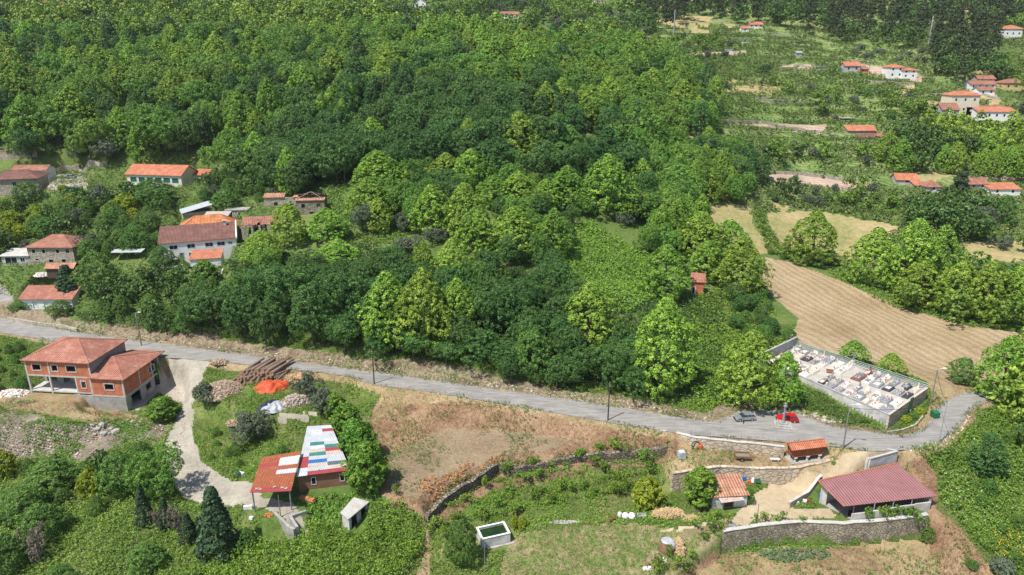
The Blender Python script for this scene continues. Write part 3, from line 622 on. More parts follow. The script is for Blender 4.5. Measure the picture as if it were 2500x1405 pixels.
# ---- village houses on the left
H = house
wh = H('white_house', 'long two storey white farmhouse with brown tiled roof and five upper windows', 'house', -99.6, 195.6, 10.0, .34, 20.4, 9.5, 5.5, 'shed', 2.6, .3, 'plaster_white', 'tile_brown',
  front=[(2.6, 3.6, 2.0, 1.1, 'win'), (7.2, 3.6, 2.0, 1.1, 'win'), (12, 3.6, 2.0, 1.1, 'win'), (15.2, 3.6, 2.0, 1.1, 'win'), (18.2, 3.9, 1.0, .6, 'win'), (4.9, .2, 1.1, 2.2, 'gdoor'), (7.4, 1.0, 1.6, 1.2, 'win')], chim=[(17, 7.5, .9, 3.6)], found=3)
g = MB(); g.box(20.35, 20.75, -.3, 9.8, 5.4, 5.45); g.m = Matrix.Translation((20.55, 0, 0)); g.hull([(-.18, -.35, 5.3), (.18, -.35, 5.3), (.18, -.35, 5.9), (-.18, -.35, 5.9), (-.18, 9.8, 8.1), (.18, 9.8, 8.1), (.18, 9.8, 8.6), (-.18, 9.8, 8.6)], [(0, 1, 2, 3), (7, 6, 5, 4), (3, 2, 6, 7), (1, 5, 6, 2), (0, 3, 7, 4), (0, 4, 5, 1)]); g.build('gable_parapet', M['frame_white'], wh)
H('orange_hip_house', 'old building with lichen spotted orange pyramid roof directly behind the white farmhouse', 'house', -98.5, 206.5, 12.5, .34, 16, 9, 4.2, 'hip', 3.0, .4, 'stone_old', 'tile_lichen', found=3)
H('white_annex', 'small white outbuilding with bright orange lean-to roof in front of the white farmhouse', 'outbuilding', -89.4, 191.0, 8.3, .24, 8.0, 6.2, 3.9, 'shed', .9, .25, 'plaster_white', 'tile_orange', front=[(5.6, .1, 1.6, 1.2, 'hole')], found=3.5)
H('school_house', 'long low white building with orange tiled gable roof and a row of green shuttered windows', 'building', -137.6, 255.3, 21.3, -.16, 21.2, 9.8, 4.1, 'gable', 2.6, .5, 'plaster_cream', 'tile_orange',
  front=[(1.3 + 3.25 * i, 1.2, 2.5, 1.75, 'shut') for i in range(6)], found=3)
H('school_annex', 'small orange roofed extension at the right end of the long low white building', 'outbuilding', -116.2, 259, 21.3, -.16, 6.5, 5, 3.0, 'shed', 1.2, .3, 'plaster_cream', 'tile_orange')
H('stone_house', 'square grey stone farmhouse with brown hip roof and small square windows at the left edge', 'house', -138.9, 198.1, 8.8, -.0, 13.1, 9.8, 5.1, 'hip', 2.4, .5, 'stone_old', 'tile_old',
  front=[(1.3, 3.3, .9, 1.1, 'hole'), (4.2, 3.3, .9, 1.1, 'hole'), (8.2, 3.3, .9, 1.1, 'hole'), (11, 3.3, 1.0, 1.2, 'door'), (1.8, 1.2, 1.0, .5, 'hole'), (5.6, .2, 1.3, 1.2, 'hole'), (9.3, .5, 1.2, 1.0, 'hole')],
  right=[(1.4, 3.0, 1.0, 1.4, 'hole'), (4.6, 3.2, .9, 1.1, 'hole'), (7, .4, 1.0, 1.8, 'hole')], frame='granite_frame', found=2)
H('lean_to', 'flat roofed pale glazed lean-to at the left end of the square stone farmhouse', 'outbuilding', -146.6, 197.8, 8.6, .05, 7.6, 5.6, 2.7, 'shed', .6, .4, 'concrete_pale', 'concrete_pale', front=[(1.0, .3, 3.2, 2.0, 'win'), (5.2, .9, 1.2, 1.2, 'win')], found=2)
H('stone_granary', 'small dark timber granary with orange tiled roof in front of the stone farmhouse', 'granary', -129.5, 190.5, 8.0, .02, 7.4, 3.2, 2.0, 'gable', .9, .4, 'wood_dark', 'tile_patchy', found=1)
H('white_garage', 'white walled garage with broad red tiled roof at the road junction on the left', 'garage', -131.5, 180.9, 1.1, -.0, 13.6, 9.2, 3.3, 'gable', 2.0, .5, 'plaster_white', 'tile_red', front=[(3, .3, 1.2, 2.1, 'wdoor'), (6, .3, 1.2, 2.1, 'wdoor'), (9, .3, 1.2, 2.1, 'wdoor')], found=2)
H('stone_barn_house', 'long stone farmhouse with brown tiled roof beside the parked silver car', 'house', -178.6, 242.5, 19.8, .22, 15.6, 9, 5.6, 'hip', 2.2, .5, 'stone_old', 'tile_brown', front=[(2.5, 3.2, 1.2, 1.4, 'win'), (7.6, 3.2, 1.2, 1.4, 'win'), (12.2, 3.2, 1.2, 1.4, 'win')], frame='granite_frame', found=2, chim=[(9, 5, .7, 2.4)])
H('white_back_house', 'white walled house with red tiled roof tucked behind the long stone farmhouse', 'house', -179.5, 257, 21.8, .05, 12, 6, 4.4, 'gable', 1.4, .3, 'plaster_white', 'tile_old', found=2)
H('metal_shed', 'old stone shed under sloping grey corrugated sheets above the white farmhouse', 'shed', -103.5, 221, 15.4, .5, 8.5, 6.5, 3.2, 'shedx', 1.8, .4, 'stone_old', 'sheet_grey', found=3)
H('patched_shed', 'low shed roofed with scrap metal sheets beside the grey sheet shed', 'shed', -95.5, 217, 15.6, .1, 7, 5, 2.6, 'shed', .6, .3, 'wood_grey', 'sheet_rusty_white', found=3)
v = at(311, 640); fl_ = empty('garden_shelter', (v.x - 4.3, v.y, v.z), 0, 'open garden shelter with a long white sheet roof left of the white farmhouse', 'shelter')
s_ = MB(); s_.hull([(0, 0, 2.6), (8.6, 0, 2.75), (8.6, 2.6, 3.1), (0, 2.6, 2.95), (0, 0, 2.68), (8.6, 0, 2.83), (8.6, 2.6, 3.18), (0, 2.6, 3.03)], [(3, 2, 1, 0), (4, 5, 6, 7), (0, 1, 5, 4), (1, 2, 6, 5), (2, 3, 7, 6), (3, 0, 4, 7)]); s_.build('roof_sheet', M['sheet_white'], fl_)
for X in (.2, 4.3, 8.3):
    for Y in (.2, 2.3): s_ = MB(); s_.box(X, X + .12, Y, Y + .12, -.5, 2.68); s_.build('post', M['wood_dark'], fl_)
# ruins
def ruin():
    v = at(690, 583); e = empty('ruined_barn', (v.x - 12.5, v.y + 2.0, v.z), .22, 'roofless timber barn with sagging brown tiles joined to the right end of the white farmhouse', 'ruin')
    W = MB(); wall(W, (0, 0), (1, 0), (0, 1), 12, -1, 3.0, [(.7, .5, 2.0, 2.2), (3.2, .2, 1.6, 2.8), (5.5, .6, 1.7, 2.4), (8.3, .6, 2.6, 2.4)], .35); wall(W, (12, 6), (-1, 0), (0, -1), 12, -1, 4.2, [], .35); W.box(11.7, 12, .4, 5.6, -1, 3.4); W.build('wall', M['stone_old'], e)
    Rf = MB()
    for i in range(14):
        x = i * .9; k = random.uniform(.0, 1.1)
        if i in (5, 9): k = 2.4
        Rf.slab([(x, k * .6, 3.2 + k * .15), (x + .9, k * .7 + .2, 3.2 + k * .2), (x + .9, 6.2, 4.5), (x, 6.2, 4.5)], .12)
    Rf.build('sagging_roof', M['tile_old'], e)
    B = MB()
    for i in range(12): B.box(.3 + i, .42 + i, -.2, 6, 2.95, 3.05)
    for i in range(7): x = random.uniform(0, 11.5); B.cbox((x, -.2, 1.5), (.14, .14, 3.2), 0, random.uniform(-.2, .2), random.uniform(-.2, .2))
    B.build('roof_timbers', M['wood_grey'], e)
    v = at(760, 527); e = empty('ruined_stone_house', (v.x - 4.6, v.y + .5, v.z), .12, 'tall roofless granite ruin with a collapsed tiled roof rim at the meadow edge', 'ruin')
    W = MB(); wall(W, (0, 0), (1, 0), (0, 1), 8.6, -1.5, 4.6, [(1.6, 2.2, 1.1, 1.3), (6.2, 2.2, 1.1, 1.3), (3.9, -1.4, 1.2, 2.4)], .6); wall(W, (0, .6), (0, 1), (1, 0), 5.4, -1.5, 4.6, [(2, 2, 1, 1.3)], .6); wall(W, (8.6, .6), (0, 1), (-1, 0), 5.4, -1.5, 4.6, [], .6); wall(W, (8.6, 6.6), (-1, 0), (0, -1), 8.6, -1.5, 4.6, [], .6); W.build('wall', M['stone_rubble'], e)
    Rf = MB()
    for i in range(10):
        x = -.2 + i * .9; Rf.slab([(x, -.3, 4.65), (x + .86, -.3, 4.65), (x + .86, 1.0 + random.random() * .8, 5.1), (x, .7 + random.random() * .8, 5.1)], .1)
        Rf.slab([(x, 7, 4.65), (x, 5.4 - random.random() * 1.8, 5.7), (x + .86, 5.2 - random.random() * 1.8, 5.7), (x + .86, 7, 4.65)], .1)
    Rf.build('tile_rim', M['tile_patchy'], e)
    B = MB(); B.tube([(-.2, .3, 4.7), (4.3, 3.3, 6.6)], .1); B.tube([(8.7, .3, 4.7), (4.3, 3.3, 6.6)], .1); B.tube([(8.7, 6.4, 4.7), (4.3, 3.3, 6.6)], .1); B.tube([(-.2, 6.4, 4.7), (4.3, 3.3, 6.6)], .1); B.tube([(4.3, 3.3, 4), (4.3, 3.3, 6.6)], .1); B.build('roof_beam', M['wood_grey'], e)
    v = at(672, 512); e = empty('ruined_wall', (v.x - 4, v.y + 2, v.z), .1, 'low ivy-grown ruin with a strip of orange tiles left of the tall granite ruin', 'ruin')
    W = MB(); wall(W, (0, 0), (1, 0), (0, 1), 13.5, -1.5, 3.2, [(3, .5, 1.2, 1.5), (8, .5, 1.2, 1.5)], .5); wall(W, (0, .5), (0, 1), (1, 0), 4, -1.5, 3.0, [], .5); W.build('wall', M['stone_old'], e)
    Rf = MB(); Rf.slab([(-.2, -.3, 3.4), (6.4, -.3, 3.4), (6.6, 2.4, 4.3), (0, 2.2, 4.3)], .12); Rf.slab([(9, -.3, 3.4), (12, -.3, 3.4), (12, 1, 3.8), (9.4, 1, 3.8)], .12); Rf.build('tile_strip', M['tile_patchy'], e)
ruin()
v = at(560, 545); H('overgrown_shed', 'tiny overgrown stone shed with open dark doorways behind the farmhouse chimney', 'shed', v.x - 3, v.y + 5, v.z, .1, 7, 4, 2.8, 'flat', 0, .2, 'stone_old', 'concrete', front=[(1, .1, 1.2, 2.2, 'hole'), (4, .1, 1.2, 2.2, 'hole')], found=2)
# ---- small brick tower at the wood edge
H('brick_hut', 'narrow tall orange brick hut with red tiled roof at the edge of the wood', 'hut', at(1690, 723).x, at(1700, 722).y + 1, at(1700, 722).z, -.25, 3.2, 3.0, 3.6, 'shed', 1.2, .35, 'brick_orange', 'tile_red', front=[(.3, .2, .7, 1.8, 'hole')], found=1.5)
# ---- sheet metal workshop and carport by the gravel track
def quadroof(name, e, o, Q, mats, nx, ny, pick, stagger=True):
    A, B, C_, D = [Vector(q) - Vector(o) for q in Q]
    P = lambda s, t: A.lerp(B, s).lerp(D.lerp(C_, s), t)
    for j in range(ny):
        for i in range(nx):
            m = pick(i, j); g_ = MB()
            e_ = .02 * ((i + j) % 2) + .012 * (j % 3)
            a, b, c, d = P(i / nx, j / ny), P((i + 1) / nx, j / ny), P((i + 1) / nx, (j + 1) / ny), P(i / nx, (j + 1) / ny)
            g_.slab([(q.x, q.y, q.z + e_ + .06) for q in (a, b, c, d)], .05); g_.build(name, M[m], e)
WQ = [plane(723, 1165, -1.6) + (-1.6,), plane(856, 1149, -1.6) + (-1.6,), plane(808, 1039, -.2) + (-.2,), plane(750, 1042, -.2) + (-.2,)]
CQ = [plane(610, 1204, -1.3) + (-1.3,), plane(711, 1200, -1.3) + (-1.3,), plane(735, 1102, -.2) + (-.2,), plane(639, 1118, -.2) + (-.2,)]
wz = -4.7; wo = (WQ[0][0], WQ[0][1], wz)
flatten([(p[0], p[1]) for p in WQ], wz, 2)
we = empty('workshop', wo, 0, 'brown walled workshop under a patchwork roof of white, green, blue and red metal sheets', 'workshop')
pat = ['sheet_red sheet_red', 'sheet_white sheet_rusty_white', 'sheet_rusty_white sheet_dark', 'sheet_blue sheet_white', 'sheet_white sheet_white', 'sheet_green sheet_rusty_white', 'sheet_rusty_white sheet_red', 'sheet_zinc sheet_green', 'sheet_green sheet_white', 'sheet_white sheet_zinc', 'sheet_white sheet_white', 'sheet_zinc sheet_white', 'sheet_zinc sheet_red', 'sheet_white sheet_zinc']
def pickw(i, j):
    if i == 0: return 'sheet_zinc' if j < 2 else ('sheet_red' if j < 5 else 'sheet_white')
    return pat[j].split()[0 if i < 3 else 1]
quadroof('roof_sheet', we, wo, WQ, M, 5, 14, pickw)
def qwall(mb, a, b, z0, za, zb, th=.22):
    a, b = Vector(a[:2]), Vector(b[:2]); n = Vector((-(b - a).y, (b - a).x)).normalized() * th
    P = [(a.x, a.y, z0), (b.x, b.y, z0), (b.x + n.x, b.y + n.y, z0), (a.x + n.x, a.y + n.y, z0), (a.x, a.y, za), (b.x, b.y, zb), (b.x + n.x, b.y + n.y, zb), (a.x + n.x, a.y + n.y, za)]
    mb.hull(P, [(3, 2, 1, 0), (4, 5, 6, 7), (0, 1, 5, 4), (1, 2, 6, 5), (2, 3, 7, 6), (3, 0, 4, 7)])
L = [Vector(q) - Vector(wo) for q in WQ]; cen = sum(L, Vector()) / 4; I_ = [q.lerp(cen, .06) for q in L]
mb = MB(); z_ = lambda i: I_[i].z - .08
for i in range(4): qwall(mb, I_[i], I_[(i + 1) % 4], -1.5, z_(i) - .05, z_((i + 1) % 4) - .05)
mb.build('wall', M['plaster_brown'], we)
d_ = (I_[1] - I_[0]).normalized()
for t in (2.2, 7.0):
    p = I_[0] + d_ * t; a_ = math.atan2(d_.y, d_.x); f = MB(); f.m = Matrix.Translation((p.x, p.y, 1.0)) @ Euler((0, 0, a_)).to_matrix().to_4x4()
    f.box(-.1, .75, -.06, -.0, -.1, 0); f.box(-.1, .75, -.06, 0, 1.3, 1.4); f.box(-.1, 0, -.06, 0, 0, 1.3); f.box(.65, .75, -.06, 0, 0, 1.3); w_ = f.build('window', M['frame_white'], we)
    f = MB(); f.m = Matrix.Translation((p.x, p.y, 1.0)) @ Euler((0, 0, a_)).to_matrix().to_4x4(); f.box(0, .65, -.03, .02, 0, 1.3); f.build('pane_or_shade', M['inner_shade'], w_)  # near-black sheet, no glass: the dark of the room put in as colour
co_ = (CQ[0][0], CQ[0][1], -5.2); ce = empty('carport', co_, 0, 'open carport with rust red metal sheet roof at the end of the gravel track', 'carport')
flatten([(p[0], p[1]) for p in CQ], -5.2, 2)
def pickc(i, j):
    if j == 0: return 'sheet_red'
    if j < 4: return 'sheet_rust'
    if j == 4: return 'sheet_rust' if i < 2 else 'sheet_zinc'
    if j == 5: return 'sheet_rust'
    if j == 6: return 'sheet_red' if i < 2 else 'sheet_zinc'
    return 'sheet_rust' if (i < 2 or j == 8) else 'sheet_zinc'
quadroof('roof_sheet', ce, co_, CQ, M, 4, 9, pickc)
for q, dx in ((0, .3), (1, -.4), (3, .3)):
    p = Vector(CQ[q]) - Vector(co_); b = MB(); b.tube([(p.x + dx, p.y + .35, -.6), (p.x + dx, p.y + .35, p.z - .03)], .12, 6); b.build('post', M['metal_grey'], ce)
p, q = Vector(CQ[0]) - Vector(co_), Vector(CQ[1]) - Vector(co_); b = MB(); b.tube([(p.x + .2, p.y + .35, p.z - .12), (q.x - .3, q.y + .35, q.z - .12)], .1, 6); b.build('beam', M['metal_grey'], ce)
b = MB()
for s, t in ((.13, .06), (.22, .05), (.55, .09), (.75, .07), (.85, .05)):
    pp = p.lerp(q, s); b.cbox((pp.x, pp.y + 1.2 * t * 10, pp.z + .16 + t * 1.2), (.5, .35, .08), random.random())
tag(b.build('roof_weights', M['concrete'], ce), 'flat stones weighing down the carport roof')
# slab roofed hut
HQ = [plane(831, 1254, -4.3) + (-4.3,), plane(850, 1271, -4.6) + (-4.6,), plane(902, 1228, -4.6) + (-4.6,), plane(864, 1217, -4.3) + (-4.3,)]
ho = (HQ[0][0], HQ[0][1], -6.6); he = empty('slab_hut', ho, 0, 'low whitewashed animal hut with a thick lichen covered concrete slab roof among brambles', 'hut')
A = [Vector(q) - Vector(ho) for q in HQ]; b = MB(); b.slab([(q.x, q.y, q.z + .2) for q in A], .2); b.build('slab_roof', M['concrete_pale'], he)
cen = sum(A, Vector()) / 4; I_ = [q.lerp(cen, .1) for q in A]; b = MB()
for i in range(4):
    a, c = I_[i], I_[(i + 1) % 4]
    if i == 1:
        for s0, s1 in ((0, .12), (.42, .62), (.9, 1)): qwall(b, a.lerp(c, s0), a.lerp(c, s1), -1, min(a.z, c.z) - .01, min(a.z, c.z) - .01)
    else: qwall(b, a, c, -1, a.z - .02, c.z - .02)
b.build('wall', M['plaster_stained'], he)
b = MB(); J = [q.lerp(cen, .3) for q in A]; b.slab([(q.x, q.y, q.z - .02) for q in J], 2.2); b.build('hut_shade_block', M['inner_shade'], he)  # black block filling the hut, its shade done by colour
# concrete loading pit below the carport
def pit():
    v = at(705, 1285); z = -6.4; f1 = [plane(x, y, -5.15) for x, y in ((668, 1243), (735, 1300), (720, 1303), (690, 1290))]
    e = empty('loading_pit', (v.x, v.y, z), 0, 'broken concrete loading pit walls below the rusty carport', 'pit')
    b = MB()
    for a, c, h in (((655, 1240), (703, 1287), -5.0), ((703, 1287), (716, 1294), -5.0), ((706, 1262), (722, 1288), -4.9), ((706, 1262), (748, 1248), -4.9)):
        p, q = plane(*a, h), plane(*c, h); qwall(b, (p[0] - v.x, p[1] - v.y), (q[0] - v.x, q[1] - v.y), -1.5, h - z, h - z, .45)
    b.build('wall', M['concrete'], e)
pit()
# ---- barn with the pink corrugated roof
BQ = [plane(2060, 1238, -2.5) + (-2.5,), plane(2288, 1213, -2.5) + (-2.5,), plane(2190, 1133, -1.2) + (-1.2,), plane(1998, 1176, -1.2) + (-1.2,)]
bo = (BQ[0][0], BQ[0][1], -5.35); be = empty('open_barn', bo, 0, 'large open barn under a pinkish red corrugated roof with white lower walls', 'barn')
A = [Vector(q) - Vector(bo) for q in BQ]; b = MB()
b.slab([(q.x, q.y, q.z + .12) for q in A], .08); rf = b.build('corrugated_roof', M['sheet_pink'], be)
b = MB(); b.tube([A[3] + Vector((0, 0, .15)), A[2] + Vector((0, 0, .15))], .13, 5); b.tube([A[3] + Vector((0, 0, .1)), A[0] + Vector((0, 0, .1))], .09, 5); b.build('ridge_trim', M['tile_orange'], rf)
cen = sum(A, Vector()) / 4; I_ = [q.lerp(cen, .07) for q in A]; I_[0] = A[0].lerp(A[1], .1).lerp(cen, .06)
b = MB(); G0 = I_[0] + Vector((-.4, -.6, 0)); G1 = I_[1] + Vector((-.3, -.4, 0))
for k in range(5):
    a, c = G0.lerp(G1, k / 5), G0.lerp(G1, (k + 1) / 5); qwall(b, a, c, -2.2 if k > 2 else -1.2, 1.45 + .12 * k, 1.45 + .12 * k, .25)
qwall(b, I_[1], I_[2], -2, 2.5, 3.3, .25); qwall(b, I_[2], I_[3], -1, 3.8, 3.8, .25); qwall(b, I_[3], I_[3].lerp(I_[0], .2), -1, 3.6, 3.4, .25)
b.build('wall', M['concrete_pale'], be)
for t in (0, .26, .5, .74, .97):
    q = G0.lerp(G1, t) + Vector((.25, .35, 0)); b = MB(); b.tube([(q.x, q.y, -.2), (q.x, q.y, 2.95)], .08, 5); b.build('post', M['rusty_metal'] if t < .1 else M['galvanised'], be)
q = I_[3].lerp(I_[0], .72); b = MB(); b.tube([(q.x - .6, q.y, -.2), (q.x - .6, q.y, 3.1)], .08, 5); b.build('post', M['rusty_metal'], be)
b = MB(); b.slab([(q.x, q.y, .06) for q in I_], .3); b.build('floor', M['concrete'], be)
def inbarn(s, t, z=.06):
    p = I_[0].lerp(I_[1], s).lerp(I_[3].lerp(I_[2], s), t); return Vector((bo[0] + p.x, bo[1] + p.y, bo[2] + z))
# parapet behind the barn
def lowwall(name, label, pts, h, th, mat, cat_='wall', cap=None, z=None, dz=0, cond=None, sub=4):
    W_ = [Vector(plane(*p[:2], p[2])).to_3d() if len(p) > 2 else at(*p) for p in pts]
    W_ = [Vector((p.x, p.y, 0)) for p in W_]; Q = []
    for i in range(len(W_) - 1):
        for k in range(sub): Q.append(W_[i].lerp(W_[i + 1], k / sub))
    Q.append(W_[-1]); o = Q[0].copy()
    zz = [(float(hz(q.x, q.y)) if z is None else z) for q in Q] if z != 'pts' else [pts[min(i // sub, len(pts) - 1)][2] * (1 - i % sub / sub) + pts[min(i // sub + 1, len(pts) - 1)][2] * (i % sub / sub) for i in range(len(Q))]
    L_, R_ = [], []
    for i, q in enumerate(Q):
        d = (Q[min(i + 1, len(Q) - 1)] - Q[max(i - 1, 0)]).normalized(); n = Vector((-d.y, d.x, 0)) * th / 2; L_.append(q + n - o); R_.append(q - n - o)
    b = MB(); c = MB(); hh = h if callable(h) else (lambda t: h)
    wig = [random.uniform(-.08, .08) if mat.startswith('stone') else 0 for _ in Q]
    for i in range(len(Q) - 1):
        a0, a1 = zz[i], zz[i + 1]; t0, t1 = hh(i / (len(Q) - 1)) + dz + wig[i], hh((i + 1) / (len(Q) - 1)) + dz + wig[i + 1]; base = 5.5
        P = [(R_[i].x, R_[i].y, a0 - base), (R_[i + 1].x, R_[i + 1].y, a1 - base), (L_[i + 1].x, L_[i + 1].y, a1 - base), (L_[i].x, L_[i].y, a0 - base), (R_[i].x, R_[i].y, a0 + t0), (R_[i + 1].x, R_[i + 1].y, a1 + t1), (L_[i + 1].x, L_[i + 1].y, a1 + t1), (L_[i].x, L_[i].y, a0 + t0)]
        FQ = [(4, 5, 6, 7), (0, 1, 5, 4), (2, 3, 7, 6)] + ([(3, 0, 4, 7)] if i == 0 else []) + ([(1, 2, 6, 5)] if i == len(Q) - 2 else [])
        b.hull(P, FQ)
        if cap:
            s_ = .08; P2 = [Vector(P[4]), Vector(P[5]), Vector(P[6]), Vector(P[7])]; ce_ = (P2[0] + P2[3]) / 2; cf_ = (P2[1] + P2[2]) / 2
            k = 1 + 2 * s_ / th; P2 = [ce_ + (P2[0] - ce_) * k, cf_ + (P2[1] - cf_) * k, cf_ + (P2[2] - cf_) * k, ce_ + (P2[3] - ce_) * k]
            c.slab([(p.x, p.y, p.z + .1) for p in P2], .097)
    if cap:
        e = empty(name, o, 0, label, cat_); b.build('wall', M[mat], e); c.build('coping', M[cap], e); return e
    ob = b.build(name, M[mat], None, o); return tag(ob, label, cat_)
lowwall('parapet_wall', 'white rendered angled parapet wall beside the road behind the barn roof', [(2120, 1142, -1.5), (2188, 1120, -1.2), (2165, 1104, -.3)], 1.5, .25, 'plaster_stained', cap='concrete_pale', z=-1.2)
lowwall('gate_pillar', 'short white gate pillar left of the angled parapet wall', [(2113, 1143, -2), (2119, 1142, -2)], 1.8, .5, 'plaster_stained', 'pillar', z=-1.8, sub=1)
lowwall('retaining_wall', 'pale new granite retaining wall curving below the granary', [(1640, 1170, -3), (1690, 1150, -1.9), (1760, 1140, -1.9), (1850, 1146, -1.9), (1950, 1143, -1.9), (2010, 1130, -1.9), (2060, 1112, -1.6)], .35, .5, 'stone_pale', cap='stone_pale', z=-2.1)
lowwall('roadside_wall', 'pale granite wall with white coping holding up the road above the yard', [(1652, 1057, .1), (1700, 1070, .1), (1760, 1076, .1), (1840, 1084, .1), (1915, 1092, .1)], .15, .5, 'stone_pale', cap='concrete_pale', z=.05)
lowwall('old_retaining_wall', 'long old mossy rubble retaining wall below the barn yard', [(1765, 1298, -5.2), (1850, 1284, -5.2), (1950, 1274, -5.2), (2060, 1279, -5.2), (2150, 1272, -5.2), (2264, 1258, -5.2)], .45, .6, 'stone_rubble', cap='concrete_pale', z=-5.5)
lowwall('dry_stone_wall', 'long dark dry stone terrace wall between the fallow strip and the garden', [(1040, 1262, -4.2), (1080, 1215, -3.6), (1150, 1172, -3.3), (1215, 1130, -3.0), (1262, 1142, -3.2), (1330, 1128, -3.0), (1420, 1110, -2.8), (1530, 1102, -2.4), (1640, 1090, -1.8)], lambda t: .12 * math.sin(t * 40) + .15 * math.sin(t * 97), .8, 'stone_dry', dz=0, z='pts', sub=7)
lowwall('junction_wall', 'low grey stone wall along the road below the white garage', [(20, 784), (80, 795), (150, 803), (190, 812)], 1.0, .5, 'stone_old')
lowwall('terrace_wall', 'tall old granite wall capped with orange tiles at the far left', [(-60, 392), (20, 390), (92, 383)], 3.2, .6, 'stone_old', cap='tile_orange')
lowwall('yard_wall', 'pale curved low wall holding rubbish bags beside the barn entrance', [(1925, 1240, -5.3), (1960, 1218, -5.3), (2000, 1198, -5.3)], 1.1, .35, 'stone_pale', cap='concrete_pale')
lowwall('flowerbed_wall', 'low dark kerb wall round the flower bed under the cemetery corner', [(2165, 1060, 0), (2200, 1052, 0), (2235, 1040, 0), (2252, 1020, 0)], .5, .3, 'stone_old')
lowwall('fodder_wall', 'ruined low stone wall in the wood clearing above the orchard', [(195, 424), (215, 412), (245, 410), (262, 404)], 1.6, .6, 'stone_old')
lowwall('stone_edge', 'rough line of stones behind the silver car', [(120, 425), (150, 418), (195, 412)], 1.0, .8, 'stone_pale')
for nm_, P_ in (('upper left', [(1900, 170), (1950, 167), (1990, 172)]), ('lower left', [(1760, 302), (1850, 306), (1950, 318), (2040, 332)]), ('middle', [(1850, 245), (1950, 250), (2040, 262)]), ('right', [(2110, 200), (2170, 204), (2230, 208)]), ('hamlet', [(2280, 236), (2320, 240), (2380, 236), (2440, 244)]), ('lowest', [(1880, 425), (1960, 428), (2100, 444)]), ('topmost', [(1790, 92), (1850, 88), (1960, 92)]), ('upper right', [(2120, 158), (2060, 150), (2010, 148)])):
    lowwall('terrace_wall', nm_ + ' low brown stone terrace wall on the cultivated slope at upper right', P_, 1.1, .8, 'stone_old', sub=3)
def wall_front(pts, dz, blend, reach):          # level the ground at the foot of a wall, on the viewer's side
    W_ = [plane(*p) for p in pts]; flatten([(x, y - .45) for x, y in W_] + [(x * (1 - reach / 100), y - reach) for x, y in W_[::-1]], dz, blend)
wall_front([(1040, 1262, -4.2), (1080, 1215, -3.6), (1150, 1172, -3.3), (1215, 1130, -3.0), (1262, 1142, -3.2)], -5.4, .5, 3.0)
wall_front([(1262, 1142, -3.2), (1330, 1128, -3.0), (1420, 1110, -2.8), (1530, 1102, -2.4), (1625, 1092, -1.9)], -4.1, .5, 2.5)
wall_front([(1765, 1298, -5.2), (1850, 1284, -5.2), (1950, 1274, -5.2), (2060, 1279, -5.2), (2150, 1272, -5.2), (2264, 1258, -5.2)], -9.3, .5, 6)
wall_front([(1690, 1150, -1.9), (1760, 1140, -1.9), (1850, 1146, -1.9), (1920, 1144, -1.9)], -5.4, .5, 2.5)
# ---- small tiled barn
sb = plane(1738, 1242, -5.3)
H('tiled_barn', 'small whitewashed stone barn with patchy orange tiled roof and a rusty porch sheet', 'barn', sb[0], sb[1], -5.3, .1, 6.0, 4.3, 2.3, 'shed', 1.0, .25, 'plaster_stained', 'tile_patchy', front=[(2.1, .05, 1.5, 1.7, 'door')], frame='wood_grey', found=1)
b = MB(); b.cbox((3.0, -.5, 2.0), (4.2, 1.1, .05), .1, .25); b.build('porch_sheet', M['sheet_rusty_white'], bpy.data.objects['tiled_barn'])
# ---- granary on mushroom stones
gz = -1.9; ge = empty('raised_granary', (49.3, 110.5, gz), .2, 'narrow red timber granary with bright orange tiled roof raised on mushroom stones', 'granary')
b = MB(); b.hull([(.6, .35, 1.15), (6.3, .35, 1.15), (6.3, 2.05, 1.15), (.6, 2.05, 1.15), (.45, .15, 2.75), (6.45, .15, 2.75), (6.45, 2.25, 2.75), (.45, 2.25, 2.75), (.45, 1.2, 3.2), (6.45, 1.2, 3.2)], [(0, 1, 5, 4), (2, 3, 7, 6), (1, 2, 6, 9, 5), (3, 0, 4, 8, 7), (3, 2, 1, 0), (4, 5, 9, 8), (6, 7, 8, 9)]); b.build('slatted_body', M['wood_red'], ge)
b = MB(); b.box(.5, 6.4, .25, .5, 1.0, 1.14); b.box(.5, 6.4, 1.9, 2.15, 1.0, 1.14)
for X in (.5, 2.45, 4.4, 6.3): b.cbox((X + .03, .2, 1.95), (.12, .1, 1.6))
b.build('frame_beams', M['wood_red'], ge)
b = MB()
for p in ([(-.2, -.15, 2.8), (7.0, -.15, 2.8), (7.0, 1.2, 3.5), (-.2, 1.2, 3.5)], [(7.0, 2.55, 2.8), (-.2, 2.55, 2.8), (-.2, 1.2, 3.5), (7.0, 1.2, 3.5)]): b.slab(p, .1)
b.tube([(-.25, 1.2, 3.55), (7.05, 1.2, 3.55)], .12, 6); b.build('roof', M['tile_orange'], ge)
for X in (1.1, 3.5, 5.9):
    for Y in (.4, 2.0):
        b = MB(); b.tube([(X, Y, -.2), (X, Y, .75)], [.28, .18], 8); b.tube([(X, Y, .76), (X, Y, .88), (X, Y, .97)], [.2, .42, .4], 10); b.build('mushroom_stone', M['concrete_pale'], ge)
b = MB(); b.box(.2, 6.8, -.2, 2.6, -.3, .05); b.build('base_slab', M['concrete'], ge)
